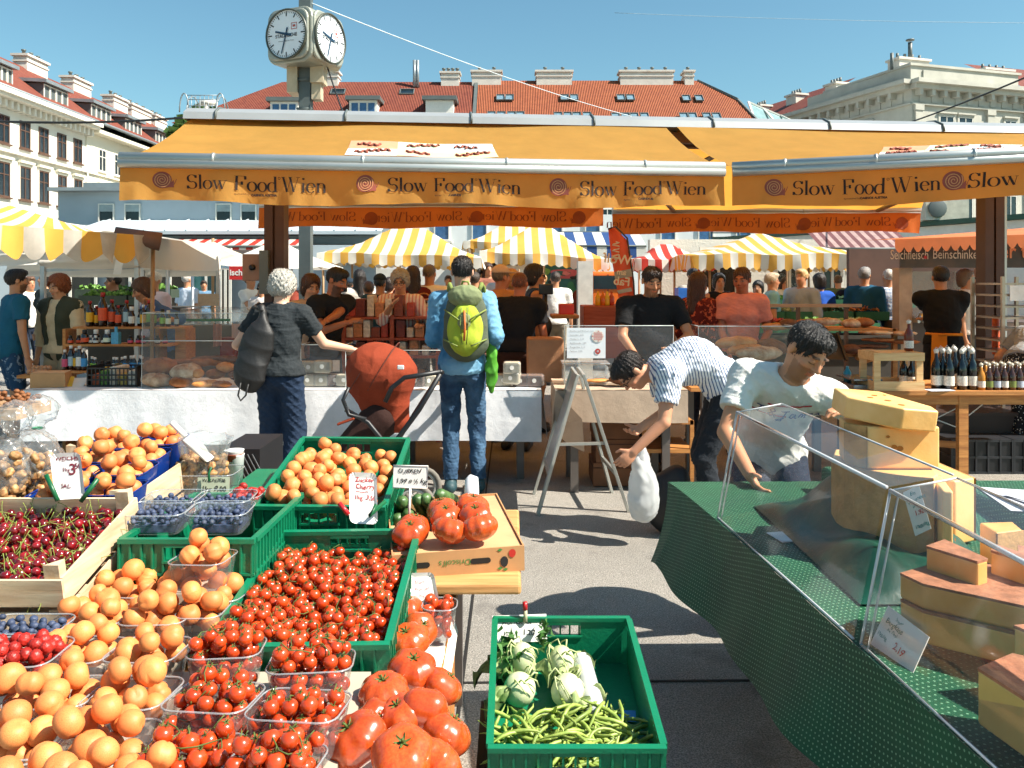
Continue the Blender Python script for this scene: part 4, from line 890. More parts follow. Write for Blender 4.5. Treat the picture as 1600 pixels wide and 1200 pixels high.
 def torso(S, o, loosen=0):
  S.ell(mid+u2*(.12*s), (.155*s*gw+o, .108*s*g+o, .17*s+o), Rm2, .06); S.ell(mid-u1*(.04*s)+f1*(.01*(g-1)*6*s), ((.128 if fem else .14)*s*g+o+loosen, .105*s*g+o+loosen, .17*s+o), Rm1, .07)
  S.ell(P0, (.155*s*(.5+.5*g)*(1.04 if fem else 1)+o, .115*s*(.5+.5*g)+o, .12*s+o), Rm1, .06)
  S.cone(shd[1]-sax*.03*s, shd[-1]+sax*.03*s, .058*s+o, .058*s+o, .06); S.cone(neck-u2*.03*s, shd[1], .055*s+o, .05*s+o, .05); S.cone(neck-u2*.03*s, shd[-1], .055*s+o, .05*s+o, .05)
  if fem:
   for q in (1, -1): S.ell(mid+u2*(.10*s)+f2*(-.095*s*0)+sax*(q*.075*s)+fwd_(f2)*(.085*s), (.058*s+o*.6, .05*s+o*.6, .055*s+o*.6), Rm2, .05)
 def fwd_(v): return v if v.dot(fwd) > 0 or lean[1] > 80 else -v
 t = thing('person', label, 'person', (x, Y, 0), group=group)
 # ---- body
 S = SDF(lo, hi, vox); torso(S, -.006)
 S.cone(neck-nd*.02*s, hl((0, .012, -.05)), .058*s, .052*s, .03)
 S.ell(hl((0, .015, .032)), [v*hs for v in (.073, .092, .083)], HR, .02); S.ell(hl((0, -.028, -.035)), [v*hs for v in (.056, .062, .073)], HR, .035); S.ell(hl((0, -.055, -.088)), [v*hs for v in (.026, .024, .02)], HR, .03)
 if vox < .012:
  for q in (1, -1):
   S.ell(hl((q*.030, -.100, .004)), [v*hs for v in (.018, .016, .012)], HR, .012, 's'); S.ell(hl((q*.029, -.078, .003)), [v*hs for v in (.014, .013, .011)], HR, .004)
   S.ell(hl((q*.028, -.084, .026)), [v*hs for v in (.024, .010, .006)], HR, .012); S.ell(hl((q*.040, -.062, -.028)), [v*hs for v in (.02, .018, .016)], HR, .025); S.ell(hl((q*.011, -.096, -.029)), [v*hs for v in (.009, .008, .007)], HR, .008)
  S.cone(hl((0, -.086, .014)), hl((0, -.112, -.024)), .009*hs, .0115*hs, .012)
  S.ell(hl((0, -.089, -.052)), [v*hs for v in (.024, .010, .0055)], HR, .005); S.ell(hl((0, -.087, -.063)), [v*hs for v in (.020, .010, .0065)], HR, .005); S.ell(hl((0, -.1, -.0575)), [v*hs for v in (.02, .008, .0015)], HR, .003, 's')
 else: S.cone(hl((0, -.086, .01)), hl((0, -.108, -.024)), .010*hs, .0125*hs, .01)
 for q in (1, -1):
  S.ell(hl((q*.076, .012, -.002)), [v*hs for v in (.011, .02, .031)], HR, .008)
  S.cone(shd[q], elb[q], .05*s*g**.5, .038*s, .03); S.cone(elb[q], hand[q], .039*s, .026*s, .01)
  d = (hand[q]-elb[q]).normalized(); w_ = hand[q]; n = d.cross(fwd)
  if n.length < .3: n = d.cross(up)
  n.normalize(); sd = d.cross(n); sd = sd if sd.dot(fwd) > 0 else -sd      # sd: thumb side
  HRm = Matrix((sd, d, n)).transposed()
  if fingers:
   S.ell(w_+d*.045*s, (.040*s, .052*s, .016*s), HRm, .015); nn = n if n.dot(lt)*q < 0 else -n
   for k in range(4):
    b = w_+d*(.082*s-.004*abs(k-1.4))+sd*((1.5-k)*.0195*s); c1 = .38+.1*k; L = (.036, .042, .039, .031)[k]*s; e1 = b+(d*cs(c1)+nn*sn(c1))*L; e2 = e1+(d*cs(c1*2.2)+nn*sn(c1*2.2))*L*.75; S.cone(b-d*.02*s, b, .0095*s, .0092*s, .004); S.cone(b, e1, .0092*s, .0082*s, .003); S.cone(e1, e2, .0082*s, .0068*s, .003)
   b = w_+d*.025*s+sd*.03*s; e1 = b+(d*.6+sd*.7+nn*.3).normalized()*.038*s; e2 = e1+(d*.85+sd*.2+nn*.5).normalized()*.03*s; S.cone(b, e1, .0125*s, .010*s, .01); S.cone(e1, e2, .010*s, .008*s, .003)
  else:
   S.ell(w_+d*.055*s, (.036*s, .055*s, .017*s), HRm, .01); S.ell(w_+d*.11*s+n*.012*s*(-q), (.030*s, .045*s, .014*s), HRm, .015); S.cone(w_+d*.03*s+sd*.02*s, w_+d*.075*s+sd*.05*s, .012*s, .009*s, .01)
  S.cone(hips[q], knee[q], .078*s*g**.5, .052*s, .03); kk = knee[q].lerp(ank[q], .3); S.cone(knee[q], kk, .052*s, .053*s, .02); S.cone(kk, ank[q], .053*s, .036*s, .02)
  S.cone(ank[q], ank[q]-up*.05*s+fwd*.1*s, .038*s, .028*s, .02)
 v, f = S.mesh(); v = smooth_v(v, f, 1, .4)
 o = mesh_from('body', v, f, M_skin, True, None, t)
 loc = (np.array(HM.to_3x3().transposed()) @ (v-np.array(hc)).T).T/hs; sk = tone(skin); col = np.tile(sk, (len(v), 1)); X, Z_, Yy = np.abs(loc[:, 0]), loc[:, 2], loc[:, 1]
 def paint(mask, c, a=1.0): col[mask] = col[mask]*(1-a)+np.array(c)*a
 front = Yy < -.05; headz = (np.abs(loc) < .14).all(1)
 paint(headz & front & (Z_ < -.015) & (Z_ > -.045) & (X > .02), sk*np.array([1.12, .82, .75]), .5)
 paint(headz & front & (np.abs(Z_+.0575) < .0105) & (X < .023), sk*np.array([.95, .55, .5]), .8)
 if beard: paint(headz & (Yy < -.015) & (Z_ < -.03-.1*np.maximum(0, Yy+.04)) & ~((np.abs(Z_+.0575) < .009) & (X < .022)), tone('#3a281e'), beard)
 if vox < .012:
  paint(headz & front & (np.abs(Z_-.0265-.05*(X-.03)) < .0052) & (X > .011) & (X < .050), tone(brow), .85)
  if eyes_down: paint(headz & front & (np.abs(Z_+.004) < .0028) & (X > .016) & (X < .043), tone('#20140f'), .8)
  else:
   paint(headz & front & (((X-.030)/.0145)**2+((Z_-.003)/.0062)**2 < 1), tone('#20140f'), .85); paint(headz & front & (((X-.030)/.011)**2+((Z_-.002)/.0036)**2 < 1), tone('#b5a89e'), .8); paint(headz & front & (((X-.030)/.0050)**2+((Z_-.002)/.0048)**2 < 1), tone('#2a1a12'), 1)
 else: paint(headz & front & (np.abs(Z_-.012) < .012) & (X > .012) & (X < .046), tone('#3a241b'), .6)
 set_col(o, col)
 # ---- hair
 st, hcol = hair[0], hair[1]
 if st != 'bald':
  S = SDF([hc[k]-.33 for k in range(3)], [hc[k]+.22 for k in range(3)], vox*.9); th = {'short': .0, 'crop': -.004, 'curly': .02, 'bob': .01, 'long': .008, 'bun': .0, 'cap': -.002, 'wavy': .014}[st]
  S.ell(hl((0, .016, .036)), [(v+th)*hs for v in (.080, .098, .091)], HR, 0)
  if st in ('short', 'wavy'): S.ell(hl((0, -.045, .085)), [v*hs for v in (.058, .055, .036)], HR, .03)
  if st in ('short', 'crop', 'cap', 'bun', 'wavy'): S.ell(hl((0, -.112, -.012)), [v*hs for v in (.064, .072, .080)], HR, .01, 's'); S.plane(hl((0, .004, -.028)), HR @ V((0, -.42, -.9)), .0012)
  if st in ('bob', 'long', 'curly'):
   S.ell(hl((0, -.11, -.03)), [v*hs for v in (.062, .10, .098)], HR, .015, 's')
   if st == 'curly': S.ell(hl((0, .05, -.02)), [v*hs for v in (.09, .06, .07)], HR, .03); S.plane(hl((0, .0, -.085)), HR @ V((0, 0, -1)))
  if st == 'bob': S.ell(hl((0, .04, -.04)), [v*hs for v in (.088, .075, .085)], HR, .03); S.ell(hl((0, -.12, -.04)), [v*hs for v in (.06, .09, .1)], HR, .01, 's'); S.plane(hl((0, 0, -.105)), HR @ V((0, 0, -1)))
  if st == 'long':
   S.cone(hl((0, .05, 0)), hl((0, .085, -.27)), .075*hs, .05*hs, .03); S.cone(hl((.05, .04, -.03)), hl((.075, .05, -.26)), .045*hs, .028*hs, .03); S.cone(hl((-.05, .04, -.03)), hl((-.075, .05, -.26)), .045*hs, .028*hs, .03)
  if st == 'bun': S.ell(hl((0, .115, .045)), [.04*hs]*3, HR, .015)
  v, f = S.mesh()
  if len(f):
   v = smooth_v(v, f, 1); q = (np.array(HM.to_3x3().transposed()) @ (v-np.array(hc)).T).T/hs; az = np.arctan2(q[:, 0], q[:, 1]-.03); rr_ = np.minimum(1, np.hypot(q[:, 0], q[:, 1]-.03)/.06); zz = q[:, 2]; cu = st == 'curly'; sd_ = seed*1.7; d = np.sin(az*(13 if cu else 21)+(2.2 if cu else 1.2)*np.sin(zz*(95 if cu else 45)+sd_)+sd_)+.7*np.sin(az*(29 if cu else 47)+2*np.sin(zz*70+az*3)+sd_)+(.9*np.sin(zz*150+3*np.sin(az*9)) if cu else .4*np.sin(zz*60+az*7)); v = v+vnormals(v, f)*(d*rr_*(.0034 if cu else .0024))[:, None];
   n0 = len(v); v, f = v.tolist(), f.tolist()
   if vox < .0095:
    N_ = vnormals(np.array(v), np.array(f)); rs = np.random.RandomState(seed); cr = hc+HR @ V((0, .03*hs, .11*hs))
    for i in rs.randint(0, n0, 1500 if vox < .008 else 700):
     p, nn = V(v[i]), V(N_[i]); g_ = (p-cr); g_ -= nn*g_.dot(nn)
     if g_.length < .01: continue
     dd = (g_.normalized()+V(rs.normal(size=3))*(.7 if cu else .28)+nn*(.45 if cu else .16)).normalized(); sd2 = dd.cross(nn).normalized()*.0014; L_ = (.014 if cu else .026 if st in ('long', 'bob') else .014)*(.6+.6*rs.rand()); k_ = len(v)
     v += [tuple(p-sd2), tuple(p+sd2), tuple(p+dd*L_*.6+sd2*.7+nn*.002), tuple(p+dd*L_-nn*.001)]; f.append([k_, k_+1, k_+2, k_+3])
   mesh_from('hair', v, f, hair_mat(hcol), True, None, t)
 if st == 'cap':
  S = SDF([hc[k]-.22 for k in range(3)], [hc[k]+.24 for k in range(3)], vox); S.ell(hl((0, .012, .05)), [v*hs for v in (.086, .104, .09)], HR, 0); S.plane(hl((0, 0, .05)), HR @ V((0, 0, -1))); S.ell(hl((0, -.11, .056)), [v*hs for v in (.065, .075, .010)], HR, .008); v, f = S.mesh(); mesh_from('cap', v, f, cloth('cap_'+hair[2], hair[2]), True, None, t)
 if glasses or shades:
  m = MB();
  for q in (1, -1):
   m.tube([hl((q*.031+.022*cs(a), -.100+.004*abs(cs(a)), .003+.016*sn(a))) for a in [2*pi*k/14 for k in range(14)]], .0022 if not shades else .003, 5, closed=True); m.tube([hl((q*.052, -.094, .006)), hl((q*.079, .0, .006))], .0022, 5)
   if shades: m.add([hl((q*.031+.022*cs(a), -.101, .003+.016*sn(a))) for a in [2*pi*k/14 for k in range(14)]], [tuple(range(14))])
  m.tube([hl((-.009, -.104, .006)), hl((.009, -.104, .006))], .002, 5); m.build('glasses', mat('glasses_black', '#15120f', .25), t)
 # ---- top
 if top:
  tc, sl = top[0], top[1]; tm = top[2] if len(top) > 2 else cloth('cloth_'+tc, tc)
  S = SDF(lo, hi, vox); torso(S, loose, .012 if not fem else .006); S.ell(P0-u1*(.0)*s, (.160*s*(.45+.55*g)+loose, .122*s*(.45+.55*g)+loose, .13*s), Rm1, .07)
  for q in (1, -1):
   if sl > 0:
    e = shd[q].lerp(elb[q], min(1, sl)); S.cone(shd[q], e, .066*s*g**.5+loose*.5, .062*s+loose*.6, .035, flat=sl < 1)
    if sl > 1: S.cone(elb[q], elb[q].lerp(hand[q], min(.98, sl-1)), .056*s, .042*s, .02, flat=True)
  S.plane(P0-u1*(.02+hem)*s, -u1); S.ell(neck+nd*.05*s-f2*0, (.072*s, .075*s, .055*s), Rm2, .008, 's')
  if neckline: S.ell(neck+fwd_(f2)*.06*s, (.07*s, .09*s, neckline), Rm2, .01, 's')
  if sl <= 0:
   for q in (1, -1): S.ell(shd[q]+sax*q*.035*s, (.055*s, .12*s, .10*s), Rm2, .01, 's')
  v, f = S.mesh(); v = smooth_v(v, f, 1); v = folds(v, f, foldamp*.8, 42, seed, tuple(u2), .5); v = folds(v, f, foldamp*.5, 105, seed+9, tuple(sax), .3); so = mesh_from('shirt', v, f, tm, True, None, t)
 if vest:
  S = SDF(lo, hi, vox); torso(S, loose+.014, .012); S.plane(P0-u1*.1*s, -u1); S.ell(neck+fwd_(f2)*.05, (.06, .09, .1), Rm2, .01, 's'); S.ell(mid+fwd_(f2)*.16*s, (.055*s, .13*s, .4*s), Rm1, .01, 's')
  v, f = S.mesh(); mesh_from('vest', smooth_v(v, f, 1), f, cloth('cloth_'+vest, vest), True, None, t)
 if apron:
  S = SDF(lo, hi, vox); S.ell(P0-up*.1*s, (.18*s*g+.02, .145*s*g+.02, .22*s), Rm1, 0); S.plane(P0+u1*.1*s, u1); S.plane(P0-up*.3*s, (0, 0, -1)); v, f = S.mesh(); mesh_from('apron', smooth_v(v, f, 1), f, cloth('cloth_'+apron, apron), True, None, t)
 # ---- bottoms and shoes
 if bot:
  kd, bc = bot[0], bot[1]; bm = bot[2] if len(bot) > 2 else cloth('cloth_'+bc, bc); wide = .02 if kd == 'wide' else 0
  S = SDF(lo, hi, vox*1.0); S.ell(P0-u1*.01*s, (.162*s*(.5+.5*g)+.004, .122*s*(.5+.5*g)+.004, .125*s), Rm1, 0); S.plane(P0+u1*.08*s, u1)
  if kd == 'skirt':
   S.cone(P0, P0-up*.42*s, .155*s, .19*s, .05, flat=True)
  else:
   for q in (1, -1):
    S.cone(hips[q]+up*.01, knee[q] if kd != 'shorts' else hips[q].lerp(knee[q], .85), .095*s*g**.5, .069*s+wide, .03, flat=kd == 'shorts')
    if kd != 'shorts': S.cone(knee[q], ank[q]+(knee[q]-ank[q])*.02, .069*s+wide, .055*s+wide*1.6, .02, flat=True)
  v, f = S.mesh(); v = smooth_v(v, f, 1); v = folds(v, f, foldamp*.8, 48, seed+4, (0, 0, 1), .9); v = folds(v, f, foldamp*.4, 120, seed+5, (0, 0, 1), 1.2); mesh_from('trousers' if kd != 'skirt' else 'skirt', v, f, bm, True, None, t)
 if not cut or cut < .05:
  for q in (1, -1):
   a = ank[q].copy(); S = SDF([a.x-.3, a.y-.3, -.01], [a.x+.3, a.y+.3, .16], max(.01, vox*.8)); a.z = .045*s; S.cone(a-fwd*.045*s, a+fwd*.14*s, .045*s, .040*s, .02); S.cone(a, a+up*.05*s, .046*s, .042*s, .02); S.plane((0, 0, .004), (0, 0, -1)); v, f = S.mesh(); mesh_from('shoe', v, f, mat('shoe_'+shoe, shoe, .6), True, None, t)
 return t, dict(hand=hand, elb=elb, shd=shd, neck=neck, P0=P0, hc=hc, HM=HM, mid=mid, u2=u2, sax=sax, fwd=fwd, knee=knee, ank=ank, top=(so if top else None))
def hgt(py, Y): return H+(HZ-py)/F*Y
M_denim = cloth('denim', '#223a55', 'wash', '#5a7d9c', freq=5, duty=.7, bump=.003)
def crowd():
 def bg(label, px, py, Y, yaw, **k):
  k.setdefault('vox', .013 if Y < 10 else .018); k['cut'] = 0
  h = hgt(py, Y); return person(label, XS(px, Y), Y, yaw, h=k.pop('h', h+.01), **k)
 X = XS
 bg('man in teal T-shirt and dark patterned shorts at the left edge', 14, 424, 8.2, 135, lean=(6, 8), hair=('short', '#1b1512'), top=('#1c5a74', .6), bot=('shorts', '#2a4a66', cloth('shorts_print', '#274766', 'floral', '#7c8fa3', freq=22, duty=.6)), vox=.011, cut=.0, g=1.05, hem=.08, beard=.7)
 bg('smiling woman with auburn curls and dark vest over a cream top behind the bottles', 97, 434, 8.5, -12, fem=True, hair=('curly', '#8a4a26'), top=('#d9c9a8', 1.6), vest='#3e4438', bot=('trousers', '#b5a98e'), vox=.009, g=1.15, head=(12, -10, 0), skin='#d09a78')
 bg('person in white T-shirt carrying a red bag, far left behind the tent pole', 45, 434, 13, 60, top=('#ddd5cc', .6), hair=('short', '#6b4a34'))
 bg('dark haired person in dark shirt standing behind the left tent pole', 74, 427, 12, -40, top=('#2e3230', .6), hair=('bob', '#201813'), fem=True)
 bg('man in black shirt leaning left over the vegetable crates behind the tall bottles', 208, 437, 11.5, -70, lean=(20, 32), top=('#191a1d', .6), hair=('short', '#2a1c14'), rh=P(178, 468, 11.3), lh=P(190, 472, 11.0), h=1.78, skin='#a8704e')
 bg('older person in pale lilac top standing behind the woman in blue', 243, 428, 10.5, -20, top=('#c9b9c6', 1.2), hair=('short', '#cfc8be'), fem=True)
 bg('woman in cobalt blue shirt bending left beside the bottle shelf', 268, 440, 8.6, -60, lean=(22, 30), fem=True, hair=('bob', '#5d4030'), top=('#4a6fb0', 1.3), h=1.70, vox=.010, head=(25, 0, 0), rh=P(236, 478, 8.3), lh=P(250, 500, 8.3))
 bg('man in white and blue shirt far behind the glass counter on the left', 291, 429, 14.5, 150, top=('#cdd8e6', .7), hair=('short', '#b8b0a6'))
 bg('waiter in white T-shirt and black apron serving beside the red sign', 389, 431, 14, 70, top=('#dcdcd8', .6), hair=('short', '#4a3426'), apron='#1c1c20', rh=P(402, 462, 13.8), lh=P(405, 464, 14.2))
 bg('woman with long dark hair and sunglasses sitting left of the brown post', 411, 447, 13, -10, top=('#e0d6cf', .5), hair=('long', '#2a1a14'), fem=True, shades=True, h=1.6)
 bg('brown haired woman half hidden behind the grey haired customer', 484, 433, 7.9, 25, fem=True, hair=('bob', '#4a2c1c'), top=('#b99f86', .7), vox=.009, head=(15, 10, 0), skin='#c98f6c')
 bg('bearded stall keeper in black T-shirt reaching over the reddish shelf', 505, 426, 7.8, 50, lean=(12, 20), hair=('short', '#120e0c'), top=('#17181a', .6), beard=.85, h=1.76, rh=P(540, 505, 7.4), lh=P(505, 505, 7.3), skin='#a8643f', head=(20, 20, 0), vox=.009)
 for i, (px, py, Y, yaw, c, hc, fem, st, lb) in enumerate((
  (529, 436, 14, 180, '#e2dcd2', '#1a1411', False, 'short', 'black haired person in white top, far behind the dark scale left of the older woman'),
  (546, 438, 14, 150, '#b7b2a8', '#3a2c22', False, 'cap', 'person in a dark cap, far behind the dark scale'),
  (562, 424, 12, 200, '#d4cdc2', '#1f1612', True, 'long', 'woman with long black hair, back turned, left of the teal jackets'),
  (576, 442, 11, 200, '#2f7c8e', '#5a4634', False, 'short', 'child in bright teal jacket behind the red boxes'),
  (593, 432, 10.4, 170, '#1d4452', '#23303a', False, 'cap', 'person in navy cap and dark teal jacket behind the red boxes'),
  (608, 436, 13, 150, '#c96a3a', '#2a1c16', True, 'bob', 'person in orange top behind the older woman with glasses'),
  (645, 419, 10.2, 190, '#5f1f20', '#2b1a14', True, 'long', 'woman with long dark hair in dark red top left of the white shirt'),
  (746, 418, 16, 180, '#d8d5cf', '#1c1512', False, 'short', 'dark haired person far away right of the backpack man'),
  (762, 413, 16, 20, '#8b5a4a', '#3a2218', True, 'long', 'long haired woman far away facing the camera beside the tan shirt'),
  (741, 428, 12, 170, '#e0dcd4', '#3a2c22', False, 'short', 'person in white T-shirt just right of the backpack man'),
  (800, 424, 10, 190, '#4b3a30', '#b98a4c', True, 'bob', 'blonde woman in brown top behind the man in black'),
  (783, 417, 13, 150, '#d9c8bd', '#55402f', False, 'short', 'man in pale shirt far behind the beige cap'),
  (848, 430, 15, -60, '#d7b9a0', '#b48c5c', True, 'short', 'fair haired person far behind the woman in navy'),
  (868, 427, 13, 185, '#e2e0da', '#3a2c22', False, 'short', 'man in white T-shirt and khaki shorts before the mural'),
  (1081, 422, 13.5, 20, '#a39a90', '#17110f', False, 'short', 'dark haired man far behind the long haired woman'),
  (1123, 430, 11.5, 5, '#16161a', '#120e0d', True, 'bob', 'woman in black sleeveless top facing the camera between two brown poles'),
  (1185, 441, 12.5, -30, '#6b5d52', '#1d1613', True, 'bob', 'dark haired woman behind the pink T-shirt'),
  (1203, 429, 11.5, 80, '#8cc8d8', '#b9a88e', False, 'short', 'man in pale turquoise polo shirt with glasses, turned right'),
  (1254, 423, 11.5, -50, '#a6b0bb', '#c2a070', False, 'short', 'fair haired man in grey T-shirt holding something by the vegetables'),
  (1281, 430, 11.8, 190, '#1f4fa8', '#1e1410', True, 'bob', 'dark haired person in glossy blue jacket, back turned'),
  (1335, 429, 12.5, 170, '#2a2528', '#2a201c', False, 'short', 'person in black top left of the teal T-shirt'),
  (1350, 420, 11.6, 140, '#1f5572', '#8a8784', False, 'short', 'grey haired man in teal blue T-shirt and beige trousers'),
  (1506, 424, 10.6, 50, '#d5cfc4', '#6e5644', True, 'bob', 'woman with sunglasses in pale top behind the man in the orange apron'),
  (460, 440, 20, 180, '#a04a3a', '#2a1c16', False, 'short', 'distant person in rust red top beside the clock pole'),
  (700, 432, 18, 10, '#3a4a6a', '#3a2a20', False, 'short', 'distant person in slate blue between the two canopies'),
  (905, 436, 17, 160, '#7c3a2c', '#20160f', False, 'short', 'distant person in brick red left of the orange van'),
  (1225, 436, 17, 10, '#c8c0b2', '#2c201a', True, 'long', 'distant long haired woman before the dark shop window'),
  (1310, 432, 16, 170, '#4f5a3f', '#4a382a', False, 'short', 'distant person in olive top at the end of the vegetable stall'),
  (318, 440, 19, 30, '#5d7c96', '#3a2a20', False, 'short', 'distant person in steel blue under the greyish parasol'))):
  bot = ('skirt', '#3a3c46') if fem and i % 3 == 0 else ('trousers', ('#39424e', '#7d7566', '#2b2e36', '#a49a86')[i % 4])
  bg(lb, px, py, Y, yaw, fem=fem, hair=(st, hc) if st != 'cap' else (st, hc, '#22303c'), top=(c, 0 if 'sleeveless' in lb else (.6 if i % 3 else 1.7)), bot=bot, glasses='glasses' in lb and Y < 12, shades='sunglasses' in lb, cut=0)
 bg('older woman with grey curls and glasses in a pink striped shirt facing the camera', 626, 426, 8.7, 0, fem=True, hair=('curly', '#a8a39b'), top=('#dcc7c0', 1.5, cloth('pink_stripes', '#e0d2cb', 'stripe', '#c98f8a', (1, 0, 0), 28, .4)), glasses=True, vox=.009, g=1.1, head=(14, 0, 0), skin='#c48f6e', lh=P(655, 510, 8.4), rh=P(612, 478, 8.3))
 bg('tall man in white long sleeved shirt seen from behind with a wicker basket', 670, 416, 10.3, 165, hair=('crop', '#6a625a'), top=('#e3e1dc', 1.8), vox=.012, rh=P(690, 492, 10.0), lh=P(664, 470, 10.0))
 bg('heavy man in tan T-shirt and beige cap right behind the backpack man', 768, 421, 8.5, 130, lean=(10, 16), hair=('cap', '#6b5a48', '#c9ab92'), top=('#b98252', .75), g=1.35, vox=.010, h=1.78, rh=P(770, 520, 8.3), lh=P(770, 520, 8.8), sh_pole=((1, 0, -.2), (1, .2, -.2)), skin='#b5734f')
 bg('man in black shirt with bare reddish head and brown trousers, back turned', 806, 436, 8.0, 165, lean=(10, 22), hair=('crop', '#6b3a26'), top=('#15161a', .65), g=1.1, vox=.010, h=1.72, bot=('trousers', '#4a2c20'), cut=0, skin='#b8663f')
 bg('woman in navy sleeveless dress and headband walking right', 832, 417, 9.0, 95, fem=True, hair=('bob', '#1c1412'), top=('#263f63', 0), bot=('skirt', '#263f63'), vox=.010, shades=True, cut=.3)
 bg('woman with very long brown hair in red flowered top, turned right', 1088, 430, 8.1, 125, fem=True, hair=('long', '#3b1d14'), top=('#6e231c', 1.3, cloth('red_floral', '#5d1c18', 'floral', '#c05a3c', freq=26, duty=.56)), vox=.010, head=(5, 10, 0), g=1.05)
 t, d = bg('young woman in pink ringer T-shirt and dark jeans with her hair tied up', 1160, 422, 7.9, -20, fem=True, hair=('bun', '#4a2a1c'), top=('#d98573', .62), bot=('trousers', '#2b2c30'), vox=.008, skin='#a9603f', head=(8, -12, 0), hem=-.02, loose=.02, lh=P(1185, 548, 7.7), rh=P(1138, 548, 7.7))
 bg('man in blue and white checked shirt seen from behind, right of the teal T-shirt', 1389, 423, 11.8, 170, hair=('crop', '#c9c2b6'), top=('#a9c0dc', .65, cloth('checks', '#dfe6ee', 'check', '#6e8fbc', freq=22, duty=.3)), bot=('trousers', '#c9bda6'), g=1.1)
 t, d = bg('stall keeper in black T-shirt with orange apron strings bending over the grill', 1474, 421, 8.6, 165, lean=(8, 16), hair=('short', '#1c1310'), top=('#141518', .6), bot=('trousers', '#1f2024'), vox=.010, h=1.78, g=1.1, rh=P(1452, 500, 8.9), lh=P(1470, 500, 9.1), skin='#b07a58')
 p = d['P0']; m = MB(); m.tube([p+V((-.17, .02, .1)), p+V((-.1, -.16, .1)), p+V((.1, -.17, .1)), p+V((.17, 0, .1))], .015, 6); m.add([p+V((-.17, -.10, .1)), p+V((-.05, -.17, .1)), p+V((-.06, -.17, -.45)), p+V((-.19, -.1, -.45))], [(0, 1, 2, 3)]); m.build('apron', cloth('cloth_orange', '#e08a2a'), t)
crowd()
